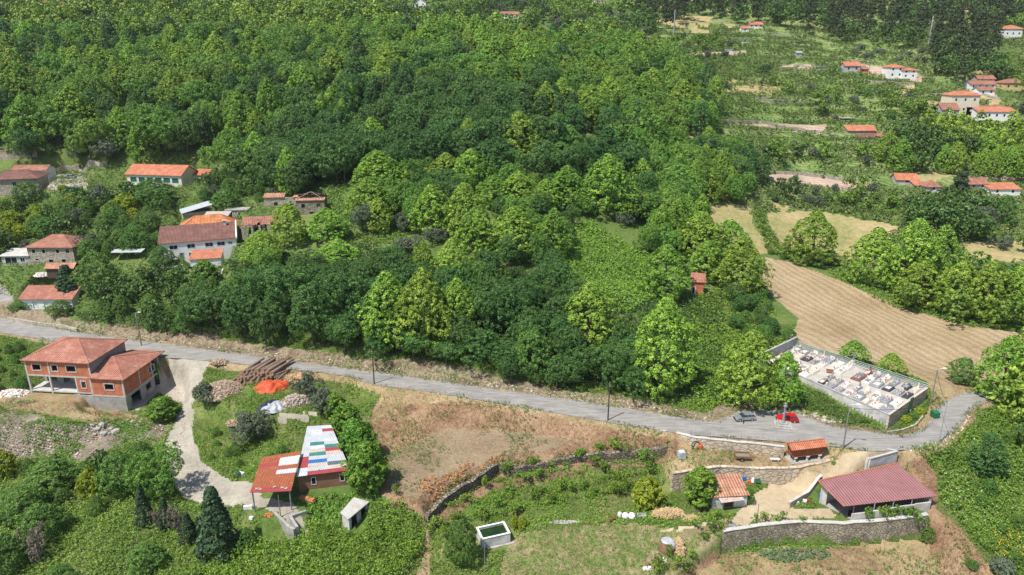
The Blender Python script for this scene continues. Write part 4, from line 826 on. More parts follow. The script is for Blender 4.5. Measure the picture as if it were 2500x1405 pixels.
# ---- water tank
te = empty('water_tank', (-4.7, 94.3, -7.1), .34, 'open concrete water tank with white rim full of green water', 'water tank')
tw, td, thh = 4.7, 3.1, 1.75; flatten(rect(-4.7, 94.3, .34, tw, td, 1), -7.1, 4)
b = MB(); wall(b, (0, 0), (1, 0), (0, 1), tw, -1, thh, [], .22); wall(b, (tw, td), (-1, 0), (0, -1), tw, -1, thh, [], .22); wall(b, (0, .22), (0, 1), (1, 0), td - .44, -1, thh, [], .22); wall(b, (tw, .22), (0, 1), (-1, 0), td - .44, -1, thh, [], .22); b.build('wall', M['plaster_stained'], te)
b = MB(); b.box(-.05, tw + .05, -.05, .25, thh + .003, thh + .09); b.box(-.05, tw + .05, td - .25, td + .05, thh + .003, thh + .09); b.box(-.05, .25, .25, td - .25, thh + .003, thh + .09); b.box(tw - .25, tw + .05, .25, td - .25, thh + .003, thh + .09); b.build('rim', M['plaster_white'], te)
b = MB(); b.box(.22, tw - .22, .22, td - .22, .3, thh - .35); b.build('water', M['water_green'], te)
b = MB(); b.box(.8, tw + .6, -.5, -.06, -.4, .12); b.build('plinth', M['concrete'], te)
# ---- far houses: (px left, px right, base py, wall px, roof kind, rise, wall, roof, depth, rot, label)
def farhouse(x0, x1, by_, wp, roof, r, wm, rm, label, d=7, rot=0, nwin=3, cat_='house', name='village_house', rows=1, dz=0):
    v = at((x0 + x1) / 2, by_); zc = v.y * cp + (CH - v.z) * sp; s = F / zc; w = (x1 - x0) / s / max(.8, math.cos(rot)); h = wp / s
    X = v.x - w / 2 * math.cos(rot); Y = v.y - w / 2 * math.sin(rot)
    fr = [((i + .5) * w / max(nwin, 1) - .5, h * (k + .42) / rows, 1.0, min(1.2, h / rows * .45), 'win') for i in range(nwin) for k in range(rows)]
    return H(name, label, cat_, X, Y, v.z + dz, rot, w, d, h, roof, r, .4, wm, rm, front=fr, right=[(d * .3, h * .4, 1, min(1.1, h * .4), 'win')], found=4, far=True)
FH = farhouse
FH(2168, 2204, 193, 25, 'hip', 1.6, 'plaster_white', 'tile_orange', 'two storey white house with orange roof on the terraces, upper left of a joined pair', 8, 0, 2, rows=2)
FH(2200, 2236, 200, 19, 'hip', 1.2, 'plaster_white', 'tile_orange', 'lower white house with orange roof joined right of the two storey one', 7, 0, 2, rows=2)
FH(2062, 2098, 178, 15, 'gable', 2, 'plaster_grey', 'tile_orange', 'grey farmhouse with orange gable roof left of the white terrace houses', 8, -.1, 2)
FH(2092, 2120, 178, 8, 'shed', 1.6, 'brick_orange', 'tile_old', 'low brick shed with brown roof against the grey farmhouse', 6, 0, 1, 'shed', 'farm_shed')
FH(2450, 2493, 95, 22, 'hip', 2.2, 'plaster_white', 'tile_orange', 'white house with orange pyramid roof high at the right edge', 9, 0, 3)
FH(2386, 2428, 205, 8, 'gable', 1.6, 'plaster_grey', 'tile_old', 'house with brown roof just behind the long white one at right', 6, 0, 2)
FH(2368, 2430, 221, 14, 'gable', 1.6, 'plaster_white', 'tile_old', 'long white house with dull red roof and three windows, upper right hamlet', 7, 0, 4)
FH(2388, 2427, 240, 12, 'gable', 1.4, 'plaster_white', 'tile_old', 'small white house with brown roof below the long white one, upper right hamlet', 6, 0, 2)
FH(2450, 2510, 222, 18, 'hip', 1.8, 'plaster_yellow', 'tile_old', 'yellow house with brown roof at the right edge of the hamlet', 9, 0, 3)
FH(2316, 2384, 283, 45, 'hip', 1.8, 'plaster_cream', 'tile_orange', 'tall cream house with orange hip roof in the middle of the hamlet', 9, 0, 3, rows=2)
FH(2297, 2338, 292, 22, 'gable', 2.6, 'plaster_grey', 'tile_old', 'grey walled barn with broad brown roof in front of the tall cream house', 8, 0, 2)
FH(2357, 2378, 284, 18, 'shed', 1.6, 'plaster_stained', 'tile_old', 'narrow house with lean-to roof at the right foot of the tall cream house', 5, 0, 1)
FH(2385, 2474, 304, 20, 'shed', 1.6, 'plaster_white', 'tile_orange', 'long white house with bright orange roof, nearest of the hamlet at right', 6, -.05, 5, rows=1)
FH(2420, 2463, 272, 6, 'hip', 1.3, 'stone_old', 'tile_old', 'stone outhouse with brown hip roof behind the long orange roofed house', 7, 0, 1, 'outhouse', 'outhouse')
FH(2398, 2422, 282, 8, 'gabley', 1.6, 'stone_old', 'tile_old', 'tiny gabled stone outhouse between the grey barn and the long white house', 6, 0, 0, 'outhouse', 'outhouse')
FH(2070, 2138, 328, 5, 'shed', 1.8, 'stone_old', 'tile_orange', 'very low long shed with orange roof among vines', 5, 0, 0, 'shed', 'farm_shed')
FH(2098, 2142, 341, 4, 'shed', 2, 'stone_old', 'tile_brown', 'very low shed with grey brown roof among vines', 5, -.1, 0, 'shed', 'farm_shed')
FH(2149, 2175, 346, 11, 'hip', 1.4, 'stone_rubble', 'tile_old', 'little square stone hut with red roof right of the low vineyard sheds', 5, 0, 0, 'hut', 'stone_hut')
FH(2188, 2238, 452, 12, 'gable', 2.0, 'plaster_grey', 'tile_orange', 'small barn with orange gable roof in the meadow beyond the ploughed strip', 6, -.1, 1, 'barn', 'field_barn')
FH(2233, 2256, 461, 8, 'shed', 1.2, 'stone_old', 'tile_orange', 'tiny orange roofed lean-to beside the meadow barn', 4, 0, 0, 'shed', 'farm_shed')
FH(2260, 2296, 470, 13, 'hip', 2.0, 'plaster_stained', 'tile_old', 'square hut with faded red pyramid roof right of the meadow barn', 5.5, 0, 1, 'hut', 'stone_hut')
FH(2364, 2410, 463, 13, 'gable', 1.9, 'stone_old', 'tile_old', 'stone barn with faded brown roof beside the open fronted orange roofed shed', 7, 0, 2, 'barn', 'field_barn')
FH(2414, 2490, 478, 15, 'shed', 1.4, 'plaster_white', 'tile_orange', 'long white open fronted shed with orange roof at the right edge', 6, 0, 2, 'shed', 'farm_shed')
FH(1829, 1862, 71, 9, 'gable', 1.7, 'plaster_white', 'tile_orange', 'white hilltop farmhouse with orange roof above the terraces', 8, 0, 3)
FH(1810, 1828, 77, 7, 'gable', 1.2, 'plaster_white', 'tile_orange', 'tiny orange roofed annex left of the hilltop farmhouse', 5, 0, 1, 'annex', 'annex')
FH(1563, 1583, 121, 8, 'hip', 1.4, 'plaster_white', 'tile_orange', 'tiny white house with orange roof at the right edge of the great wood', 6, 0, 1)
FH(1584, 1612, 122, 5, 'flat', 0, 'plaster_cream', 'concrete_pale', 'low tan ruin right of the tiny white house at the wood edge', 5, 0, 0, 'ruin', 'ruin')
FH(1808, 1828, 106, 7, 'flat', 0, 'plaster_white', 'concrete', 'small flat roofed white hut among the far vineyards', 5, 0, 1, 'hut', 'field_hut')
FH(1768, 1788, 127, 5, 'flat', 0, 'plaster_white', 'sheet_white', 'low white sheet roofed hut below the flat roofed one in the far vineyards', 4, 0, 0, 'hut', 'field_hut')
FH(1944, 1957, 141, 8, 'gable', .8, 'plaster_grey', 'concrete', 'tiny grey field hut standing in the far vineyard', 4, 0, 0, 'hut', 'field_hut')
FH(1995, 2016, 172, 5, 'flat', 0, 'plaster_grey', 'metal_grey', 'dark flat roofed shed at the end of the bare far field', 5, 0, 0, 'shed', 'farm_shed')
FH(2053, 2082, 300, 9, 'flat', 0, 'wood_dark', 'concrete', 'dark open shed with flat grey roof above the vineyard sheds', 4, 0, 0, 'shed', 'farm_shed')
FH(1224, 1266, 46, 10, 'gable', 1.7, 'plaster_white', 'tile_old', 'white house with five windows and brown roof standing alone above the great wood', 7, 0, 5)
FH(1270, 1286, 55, 6, 'flat', 0, 'plaster_white', 'concrete', 'white box shaped shed below the lone house above the great wood', 4, 0, 1, 'shed', 'farm_shed')
FH(1012, 1040, 20, 12, 'gabley', 2.6, 'plaster_white', 'tile_old', 'white gabled house at the top edge above the wood', 9, 0, 2)
FH(100, 165, 13, 6, 'gable', 3.0, 'plaster_white', 'tile_old', 'white house with dark red roof cut by the top left edge', 9, 0, 3)
FH(1452, 1476, 7, 5, 'gable', 1.6, 'plaster_white', 'tile_old', 'pink roofed house cut by the top edge, right of centre', 7, 0, 2)
FH(1343, 1360, 88, 3, 'shed', 1.6, 'plaster_cream', 'tile_orange', 'tiny orange roofed cabin peeping out of the wood', 4, 0, 0, 'cabin', 'cabin')
FH(1397, 1410, 96, 3, 'shed', 1.0, 'plaster_cream', 'tile_orange', 'tiny red roofed cabin in the olive grove beyond the wood', 3, 0, 0, 'cabin', 'cabin')
build_ground()
# ------------------------------------------------------------------ cemetery
def cem(s, t, z=2.25):
    FR_, BR_, BL_, FL_ = [Vector(p) for p in CEM]; a = FL_.lerp(FR_, s); b = BL_.lerp(BR_, s); p = a.lerp(b, t); return Vector((p.x, p.y, z))
def cemwall(name, label, a, b, h, mat, cap=None, th=.35, n=8, base=-4.5):
    o = cem(*a); e = empty(name, o, 0, label, 'wall'); w = MB(); c = MB()
    for i in range(n):
        p = cem(a[0] + (b[0] - a[0]) * i / n, a[1] + (b[1] - a[1]) * i / n) - o; q = cem(a[0] + (b[0] - a[0]) * (i + 1) / n, a[1] + (b[1] - a[1]) * (i + 1) / n) - o
        qwall(w, p, q, base, h, h, th); 
    w.build('wall', M[mat], e)
    if cap:
        p, q = cem(*a) - o, cem(*b) - o; d = (q - p).normalized(); n_ = Vector((-d.y, d.x, 0)); c.slab([(v.x, v.y, h + .09) for v in (p - n_ * .06, q - n_ * .06, q + n_ * (th + .06), p + n_ * (th + .06))], .085); c.build('coping', M[cap], e)
    return e
cemwall('cemetery_wall', 'long stained stone wall along the grass bank on the near side of the cemetery', (0, 0), (.985, 0), .35, 'plaster_stained', 'concrete')
cemwall('cemetery_wall', 'pale stone cemetery wall with wide coping facing the road bend, left of the green gate', (1, -.01), (1, .50), .55, 'stone_pale', 'marble_cream')
cemwall('cemetery_wall', 'pale stone cemetery wall facing the road bend, right of the green gate', (1, .60), (1, 1.0), .55, 'stone_pale', 'marble_cream')
cemwall('cemetery_wall', 'low wall carrying a glass railing at the back of the cemetery beside the field', (1, 1), (0, 1), .45, 'plaster_stained', 'concrete')
cemwall('cemetery_wall', 'tall grey rendered wall at the left end of the cemetery', (-.012, 1.02), (-.012, -.15), 2.3, 'plaster_grey', 'concrete')
g = MB(); a, b_ = cem(1, .51), cem(1, .59); g.hull([tuple(p - a + Vector((0, 0, z))) for z in (-1.6, 1.0) for p in (a, b_, b_ + Vector((.08, -.08, 0)), a + Vector((.08, -.08, 0)))], [(3, 2, 1, 0), (4, 5, 6, 7), (0, 1, 5, 4), (1, 2, 6, 5), (2, 3, 7, 6), (3, 0, 4, 7)]); tag(g.build('cemetery_gate', M['plastic_green'], None, a), 'green metal gate between the two pale cemetery walls', 'gate')
fe = empty('cemetery_railing', cem(0, 1), 0, 'green tinted railing on top of the back cemetery wall', 'fence')
g = MB(); 
for i in range(25):
    p = cem(i / 24, 1.0) - cem(0, 1); g.tube([(p.x, p.y, .4), (p.x, p.y, 1.55)], .03, 4)
for z in (.75, 1.1, 1.52): p, q = cem(0, 1) - cem(0, 1), cem(1, 1) - cem(0, 1); g.tube([(p.x, p.y, z), (q.x, q.y, z)], .025, 4)
g.build('rail', M['galvanised'], fe)
s_ = NT_('tinted_mesh'); s_.out((.12, .2, .18), .2); s_.b.inputs['Alpha'].default_value = .35; M['tinted_mesh'] = s_.m
g = MB(); p, q = Vector((0, 0, 0)), cem(1, 1) - cem(0, 1); g.hull([(0, 0, .55), (q.x, q.y, .55), (q.x, q.y, 1.45), (0, 0, 1.45), (.02, .02, .55), (q.x + .02, q.y + .02, .55), (q.x + .02, q.y + .02, 1.45), (.02, .02, 1.45)], [(0, 1, 2, 3), (7, 6, 5, 4)]); g.build('mesh_panel', M['tinted_mesh'], fe)
g = MB(); g.slab([tuple(cem(s, t, 2.30)) for s, t in ((.003, .02), (.985, .02), (.985, .97), (.003, .97))], .08); tag(g.build('cemetery_paving', M['paving']), 'pale paving', kind='structure')
def grave(s, t, wid, ln, mat, head, fl, label, hs=1.0):
    p = cem(s, t, 2.31); a = cem(s + .01, t) - cem(s, t); b = cem(s, t + .01) - cem(s, t); rz = math.atan2(b.y, b.x) - math.pi / 2
    e = empty('grave', p, rz, label, 'grave', 'graves in the walled cemetery')
    hw = wid / 2; g = MB(); g.box(-hw, hw, -ln / 2, ln / 2, 0, .16); g.cbox((0, 0, .27), (wid - .18, ln - .18, .2), 0, 0, 0, .93); g.build('tomb_slab', M[mat], e)
    if random.random() < .75: g = MB(); g.cbox((0, -.1, .415), (wid * .55, ln * .5, .07)); g.build('top_plate', M[random.choice(['marble_white', mat, 'granite_grey'])], e)
    y = ln / 2 - .15; g = MB(); hm = M[random.choice([mat, mat, 'marble_cream', 'marble_white', 'granite_grey'])]
    if head == 'stone': g.cbox((0, y, .6 * hs), (wid * .7, .14, .7 * hs), 0, 0, 0, .75)
    elif head == 'cross': g.cbox((0, y, .65), (.16, .12, 1.1)); g.cbox((0, y, .9), (.6, .1, .15))
    elif head == 'arch': g.cbox((-.0, y, .5), (wid * .9, .16, .5)); g.cbox((0, y, .95), (wid * .5, .14, .4), 0, 0, 0, .5)
    elif head == 'figure': g.cbox((0, y, .5), (.4, .3, .5)); g.tube([(0, y, .75), (0, y, 1.15), (0, y, 1.35), (0, y, 1.5)], [.17, .12, .13, .03], 6)
    g.build('headstone', hm, e)
    for k in range(fl):
        g = MB(); x, yy = random.uniform(-hw * .7, hw * .7), random.uniform(-ln * .35, ln * .35); g.tube([(x, yy, .3), (x, yy, .58)], [.08, .12], 6)
        for q in range(5):
            g.col = random.choice([(.7, .05, .05), (.8, .45, .05), (.8, .75, .7), (.55, .1, .35), (.05, .2, .03), (.04, .13, .03)]); g.rock((x + random.uniform(-.12, .12), yy + random.uniform(-.12, .12), .66 + random.uniform(-.05, .12)), .13)
        g.col = (.1, .1, .1); g.build('flower_vase', M['flower_mix'], e)
cn = {'marble_white': 'white marble', 'marble_cream': 'cream stone', 'granite_dark': 'dark polished', 'granite_grey': 'grey granite', 'granite_brown': 'reddish brown'}
rows = [(.875, 'back', 'granite_grey granite_grey marble_cream marble_cream granite_grey marble_white marble_white - granite_brown granite_grey marble_cream granite_grey granite_dark marble_cream'.split()),
        (.66, 'second', 'marble_white marble_cream granite_dark granite_grey marble_white marble_cream marble_white - granite_brown marble_white granite_grey granite_dark granite_grey granite_dark'.split()),
        (.33, 'third', 'marble_white marble_cream marble_white marble_white marble_cream - granite_grey granite_grey marble_white granite_grey marble_cream marble_white granite_grey marble_white'.split()),
        (.115, 'front', 'marble_white granite_grey marble_white granite_brown marble_white - granite_dark granite_grey granite_grey marble_white granite_grey marble_cream marble_white granite_grey'.split())]
ordn = ['first', 'second', 'third', 'fourth', 'fifth', 'sixth', 'seventh', 'eighth', 'ninth', 'tenth', 'eleventh', 'twelfth', 'thirteenth', 'fourteenth']
for t, rn, L_ in rows:
    k = 0
    for i, m_ in enumerate(L_):
        if m_ == '-': continue
        hd = random.choice(['stone', 'cross', 'arch', 'figure', 'stone'])
        grave(.045 + i * .0695 + random.uniform(-.006, .006), t + random.uniform(-.01, .01), random.choice([1.3, 1.7, 2.0]), random.uniform(2.4, 3.0), m_, hd, random.randint(1, 3), f"{cn[m_]} grave with {dict(stone='a headstone', cross='a cross', arch='a stepped headstone', figure='a small statue')[hd]}, {ordn[k]} from left in the cemetery's {rn} row"); k += 1
g = MB(); p = cem(.42, .49, 2.3); g.box(-.7, .7, -.2, .2, .4, .48); g.box(-.6, -.5, -.15, .15, 0, .4); g.box(.5, .6, -.15, .15, 0, .4); g.box(-.7, .7, .18, .22, .5, .85); o = g.build('bench', M['wood_red'], None, p); o.rotation_euler.z = -.4; tag(o, 'brown wooden bench on the cemetery path', 'bench')
# memorial cross beside the railing
p = cem(.47, .965, 2.35); e = empty('stone_pedestal_cross', p, .3, 'tall white stone pedestal cross at the back of the cemetery', 'cross')
g = MB(); g.cbox((0, 0, .35), (1, 1, .7)); g.cbox((0, 0, 1.05), (.6, .6, .7)); g.build('pedestal', M['marble_white'], e); g = MB(); g.box(-.1, .1, -.1, .1, 1.4, 3.3); g.box(-.5, .5, -.09, .09, 2.6, 2.8); g.build('cross', M['granite_grey'], e)
# ------------------------------------------------------------------ pillory column on steps
v = plane(1911, 1041, 0); e = empty('pillory_column', (v[0], v[1], .06), -.25, 'stone column with carved capital on three square steps beside the red car', 'monument')
for k, s_ in enumerate((3.2, 2.3, 1.5)): g = MB(); g.cbox((0, 0, .14 + .28 * k), (s_, s_, .275)); g.build('step', M['concrete'], e)
g = MB(); g.tube([(0, 0, .85), (0, 0, 1.1), (0, 0, 1.15), (0, 0, 3.9)], [.34, .34, .2, .17], 8); g.build('shaft', M['granite_grey'], e)
g = MB(); g.tube([(0, 0, 3.9), (0, 0, 4.0), (0, 0, 4.3), (0, 0, 4.5), (0, 0, 4.75), (0, 0, 4.95)], [.18, .32, .34, .2, .22, .05], 8); g.build('capital', M['granite_grey'], e)
# ------------------------------------------------------------------ cars
def car(x, y, z, rz, mat, label, L=3.9, hatch=True):
    e = empty('parked_car', (x, y, z), rz, label, 'car'); hw = .82
    pr = [(-L / 2, .35), (-L / 2 + .02, .72), (-L / 2 + .5, .86), (-L * .2, .93), (L * .44, .95), (L / 2, .85), (L / 2, .35)]
    b = MB(); n = len(pr); P = [(x_, -hw, z_) for x_, z_ in pr] + [(x_, hw, z_) for x_, z_ in pr] + [(x_, -hw * .9, .25) for x_ in (-L / 2 + .1, L / 2 - .1)] + [(x_, hw * .9, .25) for x_ in (-L / 2 + .1, L / 2 - .1)]
    b.hull(P, [tuple(range(n)), tuple(range(2 * n - 1, n - 1, -1))] + [(i, i + n, i + 1 + n, i + 1) for i in range(n - 1)] + [(n - 1, 2 * n - 1, n, 0)])
    r0, r1 = (-L * .06, L * .36) if hatch else (-L * .06, L * .24)
    rt = 1.42; b.hull([(r0, -.6, rt), (r1, -.6, rt), (r1, .6, rt), (r0, .6, rt), (r0 - .05, -.63, rt - .09), (r1 + .08, -.63, rt - .09), (r1 + .08, .63, rt - .09), (r0 - .05, .63, rt - .09)], [(0, 1, 2, 3), (4, 5, 1, 0), (5, 6, 2, 1), (6, 7, 3, 2), (7, 4, 0, 3)])
    bo_ = b.build('body', M[mat], e, smooth=False)
    b = MB(); q0, q1 = -L * .21, (L * .47 if hatch else L * .38); b.hull([(q0, -.76, .93), (q1, -.76, .95), (q1, .76, .95), (q0, .76, .93), (r0 - .04, -.62, rt - .085), (r1 + .07, -.62, rt - .085), (r1 + .07, .62, rt - .085), (r0 - .04, .62, rt - .085)], [(4, 5, 6, 7), (0, 1, 5, 4), (1, 2, 6, 5), (2, 3, 7, 6), (3, 0, 4, 7)]); b.build('windows', M['glass'], e)
    b = MB()
    for X in (L * .08, L * .27): b.hull([(X, -.775, .93), (X + .07, -.775, .93), (X + .07, -.635, rt - .08), (X, -.635, rt - .08)], [(0, 1, 2, 3)]); b.hull([(X, .775, .93), (X + .07, .775, .93), (X + .07, .635, rt - .08), (X, .635, rt - .08)], [(3, 2, 1, 0)])
    b.build('pillar', M[mat], bo_)
    for X in (-L * .31, L * .31):
        for Y in (-hw, hw): b = MB(); s_ = 1 if Y > 0 else -1; b.tube([(X, Y - s_ * .16, .3), (X, Y + s_ * .025, .3)], .3, 14); w_ = b.build('wheel', M['rubber'], e); b = MB(); b.tube([(X, Y + s_ * .02, .3), (X, Y + s_ * .035, .3)], .17, 10); b.build('rim', M['galvanised'], w_)
    for Y in (-.6, .6): b = MB(); b.cbox((-L / 2 + .03, Y, .62), (.1, .28, .14)); b.build('headlight', M['marble_white'], e)
    for Y in (-.68, .68): b = MB(); b.cbox((L / 2 - .01, Y, .74), (.06, .18, .2)); b.build('tail_light', M['tarp_orange'], e)
    b = MB(); b.box(-L / 2 - .06, -L / 2 + .1, -.75, .75, .34, .52); b.box(L / 2 - .1, L / 2 + .05, -.75, .75, .34, .52); b.build('bumper', M['rubber'], e)
    return e
v = plane(1921, 1029, 0); car(v[0], v[1], .08, -.12, 'car_red', 'bright red hatchback parked behind the stone column')
v = plane(1817, 1026, 0); car(v[0], v[1], .08, .12, 'car_silver', 'grey car with its front door ajar parked in the shade under the roadside tree')
b = MB(); b.box(0, .06, -1.0, 0, .35, 1.0); p = v; o = b.build('door', M['car_silver'], None, (-.7, -.82, 0)); o.parent = bpy.data.objects['parked_car.001']; o.rotation_euler.z = -.5
v = at(171, 436); car(v.x, v.y, v.z + .02, .08, 'car_silver', 'silver saloon parked in the paved yard behind the long stone farmhouse', 4.3, False)
# ------------------------------------------------------------------ poles, lamps and cables
def pole(px, py, h, label, lamp=0, z=None, lean=0, name='utility_pole', mat='pole_concrete', r=.16, arms=True):
    v = at(px, py); e = empty(name, (v.x, v.y, v.z), 0, label, 'lamp post' if lamp else 'pole')
    g = MB(); g.tube([(0, 0, -.4), (lean * h, 0, h)], [r, r * .6], 7); g.build('shaft', M[mat], e)
    if lamp:
        g = MB(); g.tube([(lean * h, 0, h - .5), (lean * h + lamp * .4, -.2, h + .3), (lean * h + lamp * 1.2, -.5, h + .6)], .045, 5); g.build('arm', M['galvanised'], e)
        g = MB(); g.cbox((lean * h + lamp * 1.45, -.6, h + .62), (.75, .3, .16), 0, 0, 0, .7); g.build('lamp_head', M['frame_white'], e)
    if arms:
        for k in (0, .45): g = MB(); g.tube([(lean * h, -.22, h - .35 - k), (lean * h, -.32, h - .25 - k)], .06, 5); g.build('insulator', M['marble_white'], e)
    return v + Vector((lean * h, 0, h - .3))
tops = [pole(346, 848, 8.3, 'grey street lamp post beside the road behind the unfinished brick house', .8), pole(914, 940, 8.0, 'thin wooden utility pole on the verge above the dry slope', 0, mat='wood_dark'), pole(1484, 1029, 8.2, 'thin wooden utility pole beside the road in the middle of the picture', 0, mat='wood_dark'),
        pole(2057, 1101, 8.6, 'concrete street lamp post beside the raised granary', .8), pole(2272, 986, 7.4, 'concrete street lamp post at the far corner of the cemetery', .7), pole(2291, 1085, 8.8, 'galvanised pole on the outer edge of the road bend', 0, mat='galvanised', r=.11)]
def cable(a, b, sag, label):
    g = MB(); P = [a.lerp(b, t / 12) - Vector((0, 0, sag * 4 * (t / 12) * (1 - t / 12))) for t in range(13)]; g.tube([p - a for p in P], .035, 4, False); tag(g.build('power_cable', M['rubber'], None, a), label, 'cable')
for i, (a, b, n) in enumerate(((0, 1, 'from the street lamp behind the brick house to the first wooden pole'), (1, 2, 'between the two wooden utility poles'), (2, 3, 'from the second wooden pole to the lamp post by the granary'), (3, 5, 'from the granary lamp post to the galvanised pole at the bend'), (5, 4, 'from the galvanised pole to the lamp post at the cemetery corner'))): cable(tops[a], tops[b], 1.0, 'sagging black cable ' + n)
pole(2266, 113, 17, 'tall pale power pole in front of the pine wood at upper right', 0, name='power_pole', mat='galvanised', r=.5)
pole(1644, 90, 15, 'tall pale power pole among the eucalyptus trees', 0, name='power_pole', mat='galvanised', r=.4)
pole(2121, 172, 5.5, 'short pole beside the brown roofed brick shed', 0, arms=False, name='wooden_post')
pole(300, 562, 5.5, 'wooden pole in the garden left of the white farmhouse', 0, arms=False, name='wooden_post', mat='wood_grey')
for px, py, t in ((228, 755, 'leftmost'), (310, 772, 'second from left'), (395, 770, 'third from left'), (487, 745, 'fourth from left')): pole(px, py, 2.7, 'thin grey fence post in the hedge above the road, ' + t, 0, arms=False, name='fence_post', r=.07)
pole(1847, 1276, 3.4, 'rusty post at the edge of the barn yard above the old wall', 0, arms=False, name='fence_post', mat='rusty_metal', r=.07)
pole(783, 1190, 3.6, 'thin grey post in front of the brown workshop wall', 0, arms=False, name='fence_post', r=.07)
pole(686, 1268, 4.2, 'concrete post standing in the loading pit under the carport', 0, arms=False, name='fence_post', r=.1)
pole(1050, 1400, 2.6, 'short grey post near the bottom edge beside the path', 0, arms=False, name='fence_post', r=.06)
pole(1184, 1400, 5.0, 'slender grey post in front of the water tank', 0, arms=False, name='fence_post', r=.08)
for px, py, t in ((1687, 1072, 'leftmost'), (1733, 1078, 'second from left'), (1774, 1082, 'third from left'), (1824, 1087, 'fourth from left'), (1869, 1092, 'rightmost')): v = plane(px, py - 4, 0); g = MB(); g.tube([(0, 0, 0), (0, 0, 1.3)], .025, 4); tag(g.build('fence_stake', M['rusty_metal'], None, (v[0], v[1], .1)), 'thin iron fence stake on the pale roadside wall, ' + t, 'stake')
for px, py, t in ((1622, 1120, 'nearest the stone wall'), (1607, 1175, 'between two vines'), (1560, 1178, 'left of the yellow green bush')): pole(px, py, 1.7, 'pale wooden stake in the orchard, ' + t, 0, arms=False, name='orchard_stake', mat='wood_grey', r=.05)
# ------------------------------------------------------------------ roadside and yard objects
def obj1(name, g, mat, loc, label, cat_, rz=0, group=None): o = g.build(name, M[mat], None, loc); o.rotation_euler.z = rz; return tag(o, label, cat_, group)
v = plane(2281, 1020, 0); e = empty('waste_container', (v[0], v[1], .06), .1, 'green lidded waste container at the road edge below the cemetery gate', 'container')
g = MB(); g.cbox((0, 0, .7), (1.0, 1.3, 1.0), 0, 0, 0, 1.12); g.build('bin_body', M['plastic_green'], e); g = MB(); g.hull([(-.6, -.75, 1.22), (.6, -.75, 1.22), (.6, .75, 1.22), (-.6, .75, 1.22), (-.5, -.2, 1.45), (.5, -.2, 1.45), (.5, .4, 1.45), (-.5, .4, 1.45)], [(0, 1, 5, 4), (1, 2, 6, 5), (2, 3, 7, 6), (3, 0, 4, 7), (4, 5, 6, 7)]); g.build('lid', M['plastic_green'], e)
for X in (-.45, .45): g = MB(); g.tube([(X, -.5, .1), (X, -.35, .1)], .1, 8); g.build('caster', M['rubber'], e)
yz = -1.88
def yat(px, py, z=yz): p = plane(px, py, z); return Vector((p[0], p[1], z))
e = empty('farm_trailer', yat(1812, 1121), -.05, 'rusty brown two wheeled farm trailer with open bed in the granary yard', 'trailer')
g = MB(); g.box(-1.3, 1.3, -.8, .8, .55, .65); g.build('bed', M['wood_grey'], e); g = MB(); g.box(-1.3, 1.3, -.86, -.8, .55, 1.0); g.box(-1.3, 1.3, .8, .86, .55, 1.0); g.box(-1.36, -1.3, -.86, .86, .55, 1.0); g.box(1.3, 1.36, -.86, .86, .55, .95); g.build('side_board', M['hay_brown'], e)
g = MB(); g.tube([(1.3, -.4, .5), (2.2, 0, .45)], .05, 5); g.tube([(1.3, .4, .5), (2.2, 0, .45)], .05, 5); g.build('drawbar', M['rusty_metal'], e)
for Y in (-.98, .98): g = MB(); g.tube([(-.3, Y - .1, .36), (-.3, Y + .1, .36)], .36, 14); w_ = g.build('wheel', M['rubber'], e); g = MB(); g.tube([(-.3, Y - .11, .36), (-.3, Y + .11, .36)], .17, 10); g.build('rim', M['metal_grey'], w_)
def ring(r0, r1, th, n=20):
    g = MB(); P = []
    for k in range(n):
        a = 2 * math.pi * k / n
        for r_, y in ((r1, 0), (r1, th), (r0, th), (r0, 0)): P.append((r_ * math.cos(a), y, r_ * math.sin(a) + r1))
    FA = [((4 * k + j), 4 * k + (j + 1) % 4, (4 * (k + 1) + (j + 1) % 4) % (4 * n), (4 * (k + 1) + j) % (4 * n)) for k in range(n) for j in range(4)]
    g.hull(P, FA); return g
def wat(px, py): p = plane(px, py, yz); return Vector((p[0], p[1] - .15, yz))
o = obj1('millstone', ring(.13, .95, .22), 'concrete_pale', wat(1728, 1097), 'round pale millstone with a centre hole leaning on the roadside wall', 'millstone'); o.rotation_euler.x = -.2
o = obj1('iron_hoop', ring(.68, .8, .1), 'rubber', wat(1698, 1097), 'thin dark wheel hoop leaning on the wall left of the orange barrel', 'hoop'); o.rotation_euler.x = -.2
g = MB(); g.tube([(0, 0, 0), (0, 0, .35), (0, 0, .75), (0, 0, .9)], [.33, .38, .36, .26], 12); e = obj1('orange_barrel', g, 'plastic_orange', yat(1710, 1096), 'orange plastic barrel between the iron hoop and the millstone', 'barrel'); g = MB(); g.tube([(0, 0, .9), (0, 0, .96)], .24, 10); g.build('lid', M['tarp_orange'], e)
for i, (px, t) in enumerate(((1766, 'left'), (1774, 'right'))): o = obj1('old_tyre', ring(.2, .42, .2), 'rubber', wat(px, 1092), f'black tyre leaning on the roadside wall, {t} one of the pair', 'tyre'); o.rotation_euler.x = -.25
g = MB(); g.box(0, 5.2, -.12, .12, 0, .14); obj1('stone_beam', g, 'concrete_pale', yat(1742, 1095), 'long pale granite beam lying at the foot of the roadside wall', 'beam', -.02)
g = MB(); g.box(0, 4.0, -.1, .1, 0, .12); obj1('stone_beam', g, 'granite_grey', yat(1748, 1089), 'shorter grey beam lying behind the long pale granite beam', 'beam', .03)
g = MB(); g.box(-.16, .16, -.12, .12, 0, 1.25); obj1('white_post', g, 'marble_white', yat(1813, 1093), 'short white stone post standing against the roadside wall', 'post')
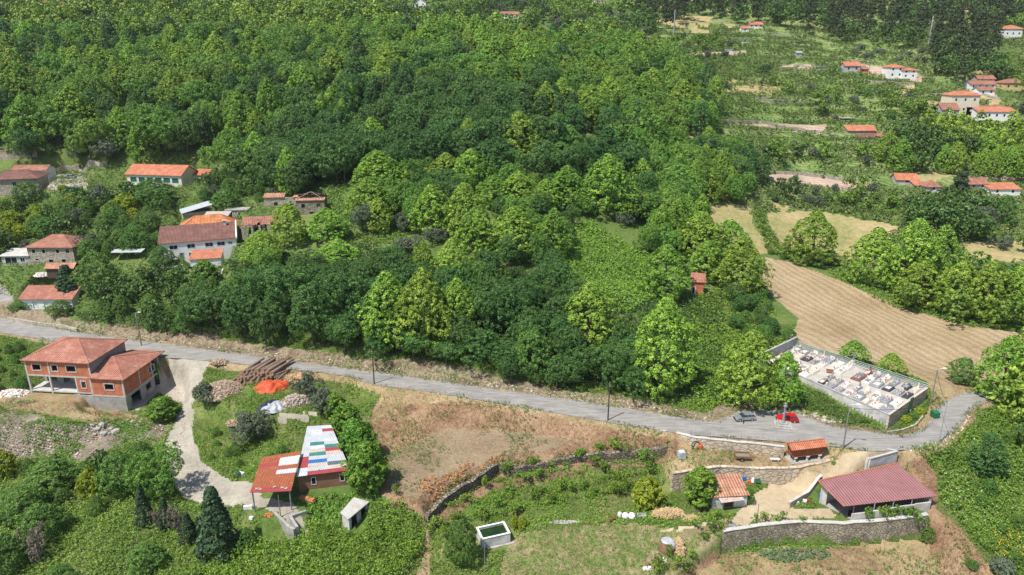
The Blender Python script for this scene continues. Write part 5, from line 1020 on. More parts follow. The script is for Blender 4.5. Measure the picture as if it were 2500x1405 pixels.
for i, px in enumerate((1832, 1840, 1848, 1856, 1864)): g = MB(); g.rock((0, 0, .15), .32, 1.4, .8, .6); obj1('white_stone', g, 'marble_white', yat(px, 1092), f'white stone block, {ordn[i]} to the right of the white post', 'stone', 0, 'white stones by the roadside wall')
e = empty('stone_bench', yat(1891, 1127), -.05, 'white stone bench between the trailer and the raised granary', 'bench'); g = MB(); g.box(-.85, .85, -.28, .28, .42, .56); g.build('seat', M['marble_white'], e)
for X in (-.6, .6): g = MB(); g.box(X - .1, X + .1, -.22, .22, 0, .42); g.build('leg', M['marble_white'], e)
e = empty('wrapped_pallet', yat(1663, 1119), .2, 'cube of stacked goods wrapped in grey sheeting beside the cleared slope', 'pallet'); g = MB(); g.cbox((0, 0, .75), (1.3, 1.2, 1.2), 0, 0, 0, .88); g.build('sheeting', M['tarp_silver'], e); g = MB(); g.cbox((0, .05, 1.42), (.75, .5, .15)); g.build('white_lid', M['plastic_white'], e); g = MB(); g.box(-.65, .65, -.6, .6, 0, .14); g.build('pallet_base', M['wood_grey'], e)
v = at(1502, 1081); g = MB(); g.tube([(0, 0, .4), (0, .14, .4)], .42, 12); g.tube([(0, 0, .4), (3.2, .5, .25), (7.5, 1.2, .3)], .07, 6); obj1('axle_beam', g, 'rusty_metal', (v.x, v.y, v.z), 'rusty axle with one wheel lying on the cleared slope', 'axle')
v = at(1610, 1056); g = MB(); g.box(0, 1.4, -.15, .15, 0, .2); obj1('pale_block', g, 'concrete_pale', (v.x, v.y, v.z), 'pale concrete block lying on the slope right of the axle', 'block', .15)
v = at(1350, 1277); g = MB(); g.cbox((2, 0, .12), (5.4, .3, .12), .02); g.cbox((2.4, .35, .1), (4.6, .25, .1), -.02); g.cbox((1.6, -.3, .1), (3, .2, .1), .03); obj1('plank_stack', g, 'concrete_pale', (v.x, v.y, v.z), 'pair of long pale planks lying in the orchard grass', 'planks')
e = at(1510, 1262); 
g = MB(); g.tube([(0, 0, 0), (0, 0, .9)], .32, 10); obj1('plastic_drum', g, 'plastic_white', at(1512, 1266), 'small pale drum left of two white round containers', 'drum')
for px, r_, t in ((1526, .55, 'flatter left'), (1542, .6, 'taller right')): g = MB(); g.tube([(0, 0, 0), (0, 0, .2), (0, 0, .55), (0, 0, .8), (0, 0, .86)], [.75 * r_, r_, r_, .7 * r_, .15], 14); obj1('white_container', g, 'plastic_white', at(px, 1265), f'round white plastic container in the orchard, {t} of the pair', 'container')
g = MB(); g.box(-.7, .7, -.35, .35, 0, .15); g.box(-.7, .7, -.35, -.28, .15, .45); g.box(-.7, .7, .28, .35, .15, .45); g.box(-.7, -.63, -.28, .28, .15, .45); g.box(.63, .7, -.28, .28, .15, .45); obj1('stone_trough', g, 'concrete_pale', at(1566, 1262), 'grey stone trough below the yellow green bush', 'trough')
g = MB(); g.cbox((0, 0, .25), (1.5, .4, .4), .6); obj1('rusty_box', g, 'rusty_metal', at(1497, 1273), 'rusty long box lying left of the pale drum', 'box')
def heap(name, label, px, py, w, d, h, n, mat, size, cat_='pile', kind=None, colr=None, long=True, rz=0):
    v = at(px, py); g = MB(); g.m = Euler((0, 0, rz)).to_matrix().to_4x4()
    nn = 14; P = []; 
    for i in range(5):
        for k in range(nn): a = 2 * math.pi * k / nn; rr = (1 - i / 5) ** .7; P.append((math.cos(a) * w / 2 * rr, math.sin(a) * d / 2 * rr, h * .85 * (1 - rr ** 2) - .15))
    P.append((0, 0, h * .85)); FA = [(i * nn + k, i * nn + (k + 1) % nn, (i + 1) * nn + (k + 1) % nn, (i + 1) * nn + k) for i in range(4) for k in range(nn)] + [(4 * nn + k, 4 * nn + (k + 1) % nn, 5 * nn) for k in range(nn)]
    if colr: g.col = colr[0]
    g.hull(P, FA)
    for _ in range(n):
        r_ = math.sqrt(random.random()); a = random.random() * 6.28; x, y = math.cos(a) * w / 2 * r_, math.sin(a) * d / 2 * r_; z = h * .85 * (1 - r_ ** 2)
        if colr: g.col = random.choice(colr)
        if long: s_ = size * random.uniform(.7, 1.3); g.cbox((x, y, z), (s_, s_ * .28, s_ * .25), random.random() * 3.1, random.uniform(-.4, .4), random.uniform(-.5, .5))
        else: g.rock((x, y, z), size * random.uniform(.5, 1.2) / 2)
    o = g.build(name, M[mat], None, (v.x, v.y, v.z)); return tag(o, label, cat_, None, kind)
wc = [(.36, .27, .2), (.25, .18, .13), (.45, .33, .22), (.5, .28, .13), (.3, .25, .22), (.4, .34, .28)]
heap('firewood_heap', 'large heap of split firewood left of the stacked logs', 540, 955, 9, 9.5, 1.8, 900, 'mixed_rubble', .42, 'heap', 'stuff', wc)
heap('firewood_heap', 'heap of orange brown split firewood right of the stacked logs', 733, 928, 9.5, 5, 1.6, 700, 'mixed_rubble', .42, 'heap', 'stuff', [(.5, .3, .15), (.4, .27, .17), (.33, .24, .18), (.55, .36, .2)])
heap('branch_heap', 'tangled heap of grey branches beside the silver tarpaulin', 722, 985, 6, 4.5, 1.8, 420, 'mixed_rubble', .95, 'heap', 'stuff', [(.34, .28, .24), (.24, .19, .16), (.42, .35, .29)])
heap('firewood_heap', 'small woodpile under the olive on the slope', 573, 1035, 3.4, 2.6, .8, 140, 'mixed_rubble', .4, 'heap', 'stuff', wc)
heap('branch_heap', 'small pile of twigs behind the firewood by the road', 538, 890, 4, 2.2, .9, 130, 'mixed_rubble', .6, 'heap', 'stuff', wc)
heap('plaster_heap', 'heap of white and orange rubble left of the unfinished house', 30, 962, 7, 4.5, .7, 300, 'mixed_rubble', .35, 'heap', 'stuff', [(.7, .68, .64), (.6, .57, .52), (.75, .74, .72), (.55, .25, .15)], False)
heap('plaster_heap', 'low heap of white rubble below the square stone farmhouse', 103, 676, 7.5, 3.4, .8, 240, 'mixed_rubble', .45, 'heap', 'stuff', [(.6, .55, .48), (.7, .66, .6), (.5, .44, .37)], False)
heap('straw_pile', 'long pile of dry straw stalks left of the small tiled barn', 1632, 1258, 5.6, 2.2, .9, 300, 'straw', .8, 'pile', 'stuff')
heap('straw_pile', 'low fan of loose straw right of the long straw pile', 1690, 1268, 3.2, 1.8, .35, 120, 'straw', .7, 'pile', 'stuff')
heap('straw_pile', 'upright stack of dry maize stalks beside the covered haystack', 1657, 1340, 1.5, 3.8, 1.7, 260, 'straw', .7, 'pile', 'stuff')
heap('brick_scraps', 'broken orange bricks and white sheet left of the loading pit', 655, 1262, 1.6, 1.0, .35, 40, 'mixed_rubble', .35, 'scraps', 'stuff', [(.6, .22, .1), (.5, .18, .08)])
v = at(1628, 1340); e = empty('covered_haystack', (v.x, v.y, v.z), .1, 'round brown haystack under a pale plastic sheet', 'haystack')
def dome(w, d, h, z0, seg=16, rg=6, part=None):
    g = MB(); P = []
    for i in range(rg + 1):
        a = i / rg * math.pi / 2
        for k in range(seg): b_ = 2 * math.pi * k / seg; j = random.uniform(.95, 1.05); P.append((math.cos(b_) * w / 2 * math.cos(a) ** .6 * j, math.sin(b_) * d / 2 * math.cos(a) ** .6 * j, z0 + h * math.sin(a) ** .9))
    FA = [(i * seg + k, i * seg + (k + 1) % seg, (i + 1) * seg + (k + 1) % seg, (i + 1) * seg + k) for i in range(rg) for k in range(seg) if part is None or part(i, k, seg)]
    g.hull(P, FA); return g
dome(2.9, 2.9, 1.8, -.2).build('hay', M['hay_brown'], e); dome(3.05, 3.05, 1.92, -.2, part=lambda i, k, s: i >= 2 and (k < 6 or k > 12 or i > 3)).build('plastic_sheet', M['tarp_silver'], e)
# tarpaulins: draped sheets over heaps
def tarp(name, label, px, py, w, d, h, mat, rz, folds=7, under=None):
    v = at(px, py); n = 44; V = []; 
    for i in range(n + 1):
        for k in range(n + 1):
            x, y = (i / n - .5) * 2, (k / n - .5) * 2; r_ = math.hypot(x, y); a = math.atan2(y, x)
            x2, y2 = x * math.sqrt(1 - y * y / 2), y * math.sqrt(1 - x * x / 2); r2 = math.hypot(x2, y2); ed = 1 + .12 * math.sin(3 * a + 1) + .08 * math.sin(7 * a)
            z = h * max(0, 1 - r2 ** 2.2) * (.75 + .5 * float(fbm(x * 2 + px, y * 2, .9, 8))) + .38 * abs(float(fbm(x * 2.6 + px + y, y * 1.2, .28, 3)) - .5) + .12 * math.sin(x * 9 + 4 * y + 3 * math.sin(y * 5))
            V.append((x2 * w / 2 * ed, y2 * d / 2 * ed, z))
    FA = [(i * (n + 1) + k, (i + 1) * (n + 1) + k, (i + 1) * (n + 1) + k + 1, i * (n + 1) + k + 1) for i in range(n) for k in range(n)]
    o = link(name, npmesh(name, V, FA, M[mat], smooth=True), None, (v.x, v.y, v.z + .03)); o.rotation_euler.z = rz; tag(o, label, 'tarpaulin')
tarp('orange_tarpaulin', 'crumpled bright orange tarpaulin over a heap in front of the logs', 664, 948, 7.2, 6.4, 1.3, 'tarp_orange', .35)
tarp('silver_tarpaulin', 'silver grey tarpaulin spread over a low heap', 668, 1000, 4.3, 6.0, .9, 'tarp_silver', -.45)
tarp('dark_tarpaulin', 'dark blue tarpaulin edge under the left side of the silver one', 657, 992, 3.0, 5.6, .55, 'tarp_blue_dark', -.5)
# stacked logs
ORD = 'first second third fourth fifth sixth seventh eighth ninth tenth eleventh twelfth thirteenth fourteenth fifteenth sixteenth seventeenth eighteenth nineteenth twentieth'.split() + ['twenty-' + w for w in 'first second third fourth fifth sixth seventh eighth ninth'.split()] + ['thirtieth']
lx, ly = plane(560, 940, -1.1); lv = Vector((lx, ly, -1.25)); dirv = Vector((.40, .917, 0)); acr = Vector((.995, .06, 0))
for i in range(72):
    row = 0 if i < 19 else (1 if i < 36 else (2 if i < 51 else (3 if i < 63 else 4))); k = i - (0, 19, 36, 51, 63)[row]; x = k * .66 + row * .45 + random.uniform(-.14, .14)
    big = x < 8.3; ln = random.uniform(6.2, 7.3) if big else random.uniform(3.8, 5.6); r0 = random.uniform(.25, .37) if big else random.uniform(.12, .2)
    p = lv + acr * x + dirv * (random.uniform(-.7, .7) + .55 * row) + Vector((0, 0, .33 + row * (.5 if big else .34))); a = random.uniform(-.07, .07) + (random.uniform(-.3, .3) if not big else 0); dd = Vector((dirv.x * math.cos(a) - dirv.y * math.sin(a), dirv.x * math.sin(a) + dirv.y * math.cos(a), random.uniform(-.01, .05)))
    g = MB(); g.tube([(0, 0, 0), tuple(dd * ln * .5 + Vector((0, 0, .05))), tuple(dd * ln)], [r0, r0 * .92, r0 * .8], 9); o = g.build('log', M['log_bark'], None, p)
    tag(o, ('thick tree trunk' if big else 'thin brown pole') + f' in the roadside log stack, {ORD[k]} from left, {ORD[row]} layer up', 'log', 'logs stacked beside the road')
    for t in (0, 1):
        g = MB(); q = dd * (ln * t + (.012 if t else -.012)); g.tube([tuple(q), tuple(q + dd * .01)], r0 * (.78 if t else .96), 9); g.build('cut_end', M['log_end'], o)
# boulders along the slope
for i, (px, py, r_) in enumerate([(250, 1041, .8), (228, 1045, .55), (240, 1052, .6), (255, 1060, .75), (272, 1050, .6), (284, 1058, .9), (268, 1064, .5), (300, 1036, .55), (312, 1030, .6), (325, 1035, .7), (336, 1040, .5), (345, 1034, .5), (295, 1045, .5), (215, 1052, .35), (262, 1036, .35), (320, 1050, .4), (350, 1050, .45), (340, 1095, .6), (232, 1062, .4), (185, 1043, .35)]):
    v = at(px, py); g = MB(); g.rock((0, 0, r_ * .2), r_, 1.2, .9, .75); obj1('boulder', g, 'boulder', (v.x, v.y, v.z), 'pale granite boulder of the rubble slope', 'boulder', 0, 'boulders on the rubble slope')
def scatter(name, label, poly, n, size, cols_, mat='mixed_rubble', flat_=.6, kindl='stuff', z=0):
    g = MB(); xs = [p[0] for p in poly]; ys = [p[1] for p in poly]; k = 0
    while k < n:
        px, py = random.uniform(min(xs), max(xs)), random.uniform(min(ys), max(ys))
        if pdist(np.array([px]), np.array([py]), poly)[0] > 0: continue
        k += 1; v = at(px, py); g.col = random.choice(cols_); s_ = size * random.uniform(.4, 1.5)
        if random.random() < .6: g.cbox((v.x, v.y, v.z + s_ * .15), (s_, s_ * random.uniform(.4, .9), s_ * .35), random.random() * 3, random.uniform(-.3, .3), random.uniform(-.3, .3), .85)
        else: g.rock(v + Vector((0, 0, s_ * .1)), s_ * .5, 1, 1, flat_)
    o = g.build(name, M[mat]); tag(o, label, 'rubble', None, kindl)
RC = [(.34, .27, .21), (.26, .21, .165), (.4, .33, .27), (.5, .44, .38), (.21, .175, .14), (.34, .17, .11), (.5, .47, .43)]
scatter('rubble', 'broken stones and tiles covering the slope at left', [(-40, 1040), (70, 1030), (150, 1060), (240, 1085), (230, 1110), (130, 1135), (-40, 1130)], 1500, .3, RC)
scatter('rubble', 'stones along the top of the rubble slope', [(190, 1045), (300, 1030), (400, 1030), (400, 1060), (330, 1085), (230, 1080)], 450, .32, RC)
scatter('bank_stones', 'loose stones in the cut road bank', [(150, 800), (338, 820), (620, 858), (914, 895), (1200, 935), (1484, 975), (1750, 1018), (1730, 1030), (1484, 990), (1200, 949), (914, 907), (620, 867), (338, 832)], 700, .4, [(.36, .29, .21), (.42, .36, .27), (.26, .2, .15), (.5, .44, .36)])
scatter('wall_stones', 'tumbled stones under the roadside trees', [(1930, 1000), (2000, 1010), (2060, 1030), (2040, 1040), (1960, 1020)], 90, .5, [(.5, .45, .38), (.4, .36, .3)])
scatter('track_debris', 'white plaster lumps and dark stones dumped on the gravel track', [(420, 930), (450, 925), (460, 1000), (450, 1100), (440, 1110), (425, 1090), (440, 1000)], 110, .22, [(.75, .75, .74), (.6, .58, .55), (.3, .28, .25), (.55, .3, .2)])
scatter('verge_gravel', 'loose gravel along the lower road edge', [(0, 810), (338, 866), (830, 915), (1200, 981), (1484, 1030), (1650, 1056), (1650, 1062), (1484, 1038), (1200, 989), (830, 922), (500, 884), (338, 873), (0, 818)], 700, .16, [(.5, .44, .36), (.4, .34, .27), (.58, .52, .44)])
scatter('verge_stones', 'pale loose stones along the road edge at the bend', [(2200, 1095), (2290, 1080), (2335, 1050), (2365, 1012), (2375, 1020), (2345, 1062), (2300, 1095), (2200, 1106)], 160, .25, [(.62, .57, .48), (.5, .45, .38)])
# small clutter
CL = [('blue_crate', 'plastic_blue', (1816, 1174), (.8, .6, .6), 'blue plastic crate behind the small tiled barn'), ('white_barrel', 'plastic_white', (1836, 1186), (.5, .5, .8), 'white tub in the clutter behind the small tiled barn'), ('green_crate', 'plastic_green', (1848, 1187), (.9, .7, .6), 'green crate at the right of the clutter behind the small tiled barn'), ('orange_tub', 'plastic_orange', (1828, 1182), (.6, .5, .5), 'orange tub in the clutter behind the small tiled barn'),
      ('blue_drum', 'plastic_blue', (2005, 1218), (.9, .7, .8), 'blue container at the left corner of the open barn'), ('white_sack', 'plastic_white', (1945, 1232), (.7, .5, .4), 'white sack, leftmost behind the pale curved wall'), ('white_sack', 'plastic_white', (1964, 1228), (.7, .5, .5), 'white sack, rightmost behind the pale curved wall'), ('red_sack', 'car_red', (1974, 1228), (.5, .4, .4), 'red sack behind the pale curved wall'),
      ('white_bathtub', 'plastic_white', (585, 1162), (1.9, .8, .5), 'white bathtub dumped on the verge of the gravel track'), ('white_board', 'plastic_white', (606, 1245), (1.5, .5, .6), 'white board in the scrap left of the carport'), ('white_box', 'plastic_white', (615, 1275), (.7, .5, .4), 'white box in the grass below the scrap'), ('grey_crate', 'granite_grey', (1787, 1289), (1.3, .8, .4), 'grey crate with pale contents at the left end of the old retaining wall'),
      ('white_bag', 'plastic_white', (1580, 1390), (1.3, .6, .25), 'white plastic sheeting in the bushes at the bottom edge'), ('white_bag', 'plastic_white', (1622, 1372), (.6, .5, .5), 'white plastic bag in the bushes below the haystack'), ('brick_stack', 'brick_orange', (750, 1222), (3.0, .8, .35), 'row of orange bricks below the brown workshop'), ('black_bin', 'rubber', (2074, 1262), (.6, .6, 1.0), 'black bin at the near left corner of the open barn'),
      ('glass_sheet', 'glass', (383, 945), (1.6, .2, 1.2), 'pale green sheet leaning on the basement wall of the unfinished house')]
for nm, mt, (px, py), sz, lb in CL:
    v = at(px, py); g = MB(); g.cbox((0, 0, sz[2] / 2), sz, 0, 0, 0, .85); g.cbox((0, 0, sz[2] * 1.04), (sz[0] * .9, sz[1] * .9, sz[2] * .08)); g.cbox((sz[0] * .2, 0, sz[2] * 1.12), (sz[0] * .3, sz[1] * .3, sz[2] * .1), .4); obj1(nm, g, mt, (v.x, v.y, v.z - .02), lb, nm.split('_')[-1], random.uniform(-.4, .4))
v = at(175, 462); g = MB(); P = [(math.cos(a) * 3.6, math.sin(a) * 2.0) for a in [k * math.pi / 8 for k in range(16)]]; g.slab([(x, y, .5) for x, y in P], .6); o = obj1('garden_pool', g, 'pool_green', (v.x, v.y, v.z), 'dark green oval pool cover in the yard of the long stone farmhouse', 'pool')
# terrace and wall below the white farmhouse
lowwall('farm_terrace_wall', 'pale terrace wall with planted strip in front of the white farmhouse', [(396, 655), (430, 656), (465, 662), (500, 668)], .4, .35, 'plaster_stained', cap='concrete_pale', sub=2)
pp = at(536, 672); lowwall('drain_channel', 'narrow pale channel wall running downhill beside the white outbuilding', [(545, 662), (538, 680), (533, 695)], .5, .3, 'plaster_stained', sub=2)
v = at(2010, 1008)
# ------------------------------------------------------------------ vegetation
rng = np.random.default_rng(11)
def nrm(a): return a / (np.linalg.norm(a, axis=-1, keepdims=True) + 1e-9)
PAL = {'lime': [(0.088, 0.179, 0.023), (0.167, 0.298, 0.038), (0.278, 0.447, 0.055), (0.399, 0.556, 0.089)],
       'oak': [(0.04, 0.098, 0.022), (0.064, 0.147, 0.034), (0.1, 0.205, 0.046), (0.143, 0.272, 0.061)],
       'mid': [(0.057, 0.135, 0.022), (0.089, 0.193, 0.035), (0.131, 0.252, 0.047), (0.178, 0.311, 0.062)],
       'plane': [(0.072, 0.161, 0.025), (0.123, 0.25, 0.039), (0.189, 0.343, 0.054), (0.275, 0.447, 0.08)],
       'olive': [(0.086, 0.115, 0.071), (0.127, 0.161, 0.103), (0.178, 0.213, 0.149), (0.081, 0.115, 0.057)],
       'pine': [(0.04, 0.07, 0.026), (0.06, 0.095, 0.036), (0.085, 0.12, 0.05), (0.11, 0.13, 0.06)],
       'vine': [(0.07, 0.154, 0.016), (0.12, 0.23, 0.025), (0.19, 0.317, 0.04), (0.26, 0.365, 0.05)],
       'poplar': [(0.044, 0.108, 0.027), (0.068, 0.157, 0.04), (0.097, 0.205, 0.053), (0.125, 0.237, 0.063)],
       'conifer': [(0.026, 0.061, 0.029), (0.042, 0.086, 0.038), (0.064, 0.116, 0.05), (0.083, 0.132, 0.053)],
       'glossy': [(0.066, 0.152, 0.015), (0.107, 0.225, 0.024), (0.168, 0.313, 0.034), (0.245, 0.386, 0.05)],
       'yellow': [(0.14, 0.22, 0.015), (0.22, 0.3, 0.02), (0.3, 0.36, 0.03), (0.36, 0.38, 0.05)],
       'dead': [(0.2, 0.165, 0.13), (0.26, 0.22, 0.18), (0.17, 0.145, 0.11), (0.13, 0.12, 0.08)]}
def leaves(C, Nm, rc, k, leaf, pal, up=.35, spread=.7, jit=.5, asp=.62):
    n = len(C); d = nrm(Nm[:, None, :] + rng.normal(size=(n, k, 3)) * spread + np.array([0, 0, up]))
    rr = rc if np.ndim(rc) else np.full(n, rc)
    pos = C[:, None, :] + d * (rr[:, None, None] * rng.uniform(.55, 1.05, (n, k, 1)))
    ln = nrm(d + rng.normal(size=(n, k, 3)) * jit); a = nrm(np.cross(ln, rng.normal(size=(n, k, 3)))); b = np.cross(ln, a)
    s = leaf * rng.uniform(.65, 1.25, (n, k, 1)); V = np.stack([pos - a * s, pos - b * s * asp, pos + a * s, pos + b * s * asp], 2).reshape(-1, 3)
    FA = np.arange(len(V)).reshape(-1, 4); pal = np.array(pal)
    t = np.clip(rng.normal(.45, .22, (n, 1)) + rng.normal(0, .13, (n, k)), 0, .999) * (len(pal) - 1); i = t.astype(int); f = (t - i)[..., None]
    c = pal[i] * (1 - f) + pal[i + 1] * f; return V, FA, np.repeat(c.reshape(-1, 3), 4, 0)
def crown_points(kind, H_, W_, n):
    ph = rng.uniform(0, 6.28, 6); z = rng.uniform(0, 1, n) ** .9; a = rng.uniform(0, 6.28, n)
    if kind in ('lime', 'glossy', 'mid', 'yellow'):
        zz = .05 + .95 * z; e = .62 if kind == 'lime' else .8; r_ = np.sin(np.pi * zz ** e) ** (.75 if kind == 'lime' else .6); lob = 1 + .16 * np.sin(3 * a + ph[0] + 3 * zz) + .12 * np.sin(5 * a + ph[1] - 7 * zz) + .1 * np.sin(14 * zz + 2 * a + ph[2])
        r_ = r_ * lob * (1 - .38 * rng.random(n) ** 2.2); P = np.stack([np.cos(a) * r_ * W_ / 2, np.sin(a) * r_ * W_ / 2, (zz + .03 * np.sin(4 * a + ph[3])) * H_], 1)
        N_ = nrm(np.stack([np.cos(a), np.sin(a), .35 + 1.1 * (zz - .3)], 1)); return P, N_
    if kind in ('oak', 'olive', 'dead', 'vine', 'plane'):
        nl = 9 if kind != 'vine' else 5; L = np.stack([rng.normal(0, .24, nl) * W_, rng.normal(0, .24, nl) * W_, rng.uniform(.38, .78, nl) * H_], 1); L[0] = (0, 0, .72 * H_)
        R_ = rng.uniform(.22, .33, nl) * min(W_, H_ * .8) * (.75 if kind == 'vine' else 1); i = rng.integers(0, nl, n); d = nrm(rng.normal(size=(n, 3)) + np.array([0, 0, .25])); P = L[i] + d * R_[i][:, None] * (1 - .25 * rng.random((n, 1)) ** 2)
        P[:, 2] = np.clip(P[:, 2], .06 * H_, None); return P, d
    if kind == 'pine':
        zz = .25 + .75 * z; r_ = (1 - zz) ** .6 * .9 + .1; lay = .75 + .35 * np.sin(zz * 34); r_ = r_ * lay * (1 - .4 * rng.random(n)); r_ *= 1 + .2 * np.sin(3 * a + ph[0] + 9 * zz)
        P = np.stack([np.cos(a) * r_ * W_ / 2, np.sin(a) * r_ * W_ / 2, zz * H_], 1); return P, nrm(np.stack([np.cos(a), np.sin(a), np.full(n, .7)], 1))
    if kind == 'poplar':
        zz = .08 + .92 * z; r_ = np.sin(np.pi * zz ** .8) ** .6 * (1 + .25 * np.sin(4 * a + ph[0] + 2 * zz)) * (1 - .3 * rng.random(n)); P = np.stack([np.cos(a) * r_ * W_ / 2, np.sin(a) * r_ * W_ / 2, zz * H_], 1)
        return P, nrm(np.stack([np.cos(a) * .6, np.sin(a) * .6, np.full(n, .9)], 1))
    if kind == 'conifer':
        zz = .03 + .97 * z; r_ = (1 - zz) ** 1.05 * (1 + .22 * np.sin(5 * a + ph[0] + 11 * zz)) * (1 - .2 * rng.random(n)) + .02; P = np.stack([np.cos(a) * r_ * W_ / 2, np.sin(a) * r_ * W_ / 2, zz * H_], 1)
        return P, nrm(np.stack([np.cos(a), np.sin(a), np.full(n, .5)], 1))
    P = None
SPEC = {  # H, W, clumps, clump radius, leaves per clump, leaf size, variants, up
    'lime': (14, 9.5, 680, .64, 27, .178, 4, .5), 'oak': (12, 9.5, 600, .72, 27, .178, 4, .35), 'mid': (9, 8, 460, .62, 26, .165, 3, .35), 'plane': (13, 10, 640, .69, 27, .178, 4, .45), 'olive': (6.5, 6.5, 300, .6, 24, .17, 3, .2), 'pine': (13, 7, 330, .8, 20, .24, 3, .3),
    'poplar': (15, 6, 330, .75, 24, .2, 2, .6), 'conifer': (8, 3.6, 330, .42, 24, .15, 2, .3), 'glossy': (8, 5, 330, .55, 24, .21, 2, .4), 'yellow': (4, 4.5, 240, .45, 22, .17, 2, .4), 'dead': (3.5, 3, 120, .4, 14, .12, 1, .2), 'vine': (2.4, 2.2, 46, .28, 16, .11, 4, .4)}
PROTO = {}
for kd, (H_, W_, nc, rc, k, lf, nv, up) in SPEC.items():
    PROTO[kd] = []
    for v_ in range(nv):
        P, N_ = crown_points(kd, H_, W_, nc); V, FA, Cc = leaves(P, N_, rc, k, lf, PAL[kd], up)
        me = npmesh('crown', V, FA, M['leaf' if kd != 'dead' else 'leaf_dull'], Cc)
        g = MB(); tr = max(.12, H_ * .022); g.tube([(0, 0, -.8), (.1, 0, H_ * .35), (0, .1, H_ * .85)], [tr, tr * .75, tr * .2], 7)
        for q in range(5): a = q * 1.3 + v_; z0 = H_ * (.22 + .1 * q); g.tube([(0, 0, z0), (math.cos(a) * W_ * .2, math.sin(a) * W_ * .2, z0 + H_ * .1), (math.cos(a) * W_ * .36, math.sin(a) * W_ * .36, z0 + H_ * .14)], [tr * .5, tr * .3, tr * .08], 5)
        to = g.build('trunk', M['bark']); tme = to.data; bpy.data.objects.remove(to)
        PROTO[kd].append((me, tme, H_, W_))
KN = {'plane': 'leafy_tree', 'lime': 'broadleaf_tree', 'oak': 'oak_tree', 'mid': 'fruit_tree', 'olive': 'olive_tree', 'pine': 'pine_tree', 'poplar': 'poplar_tree', 'conifer': 'conifer_tree', 'glossy': 'laurel_tree', 'yellow': 'shrub', 'dead': 'dry_bush', 'vine': 'vine_bush'}
TREES = []; COUNT = {}
def tree(kd, x, y, z, H_, W_, label, group=None, name=None):
    me, tme, h0, w0 = random.choice(PROTO[kd]); e = empty(name or KN[kd], (x, y, z), random.uniform(0, 6.28), label, 'bush' if (kd in ('yellow', 'dead') or (name and 'bush' in name)) else 'tree', group, (W_ / w0, W_ / w0, H_ / h0))
    link('trunk', tme, e); link('crown', me, e); TREES.append((x, y, W_)); COUNT[kd] = COUNT.get(kd, 0) + 1; return e
def ptree(kd, cx, yt, yb, wp, label, group=None, name=None):
    b = at(cx, yb - .2 * wp); zc = b.y * cp + (CH - b.z) * sp; W_ = wp * zc / F; v = (702.5 - yt) / F; zt = CH + b.y * (-sp + v * cp) / (cp + v * sp)
    b.y += .0; return tree(kd, b.x, b.y, b.z - .1, max(1.2, (zt - b.z) / 1.02), W_ * .97, label, group, name)
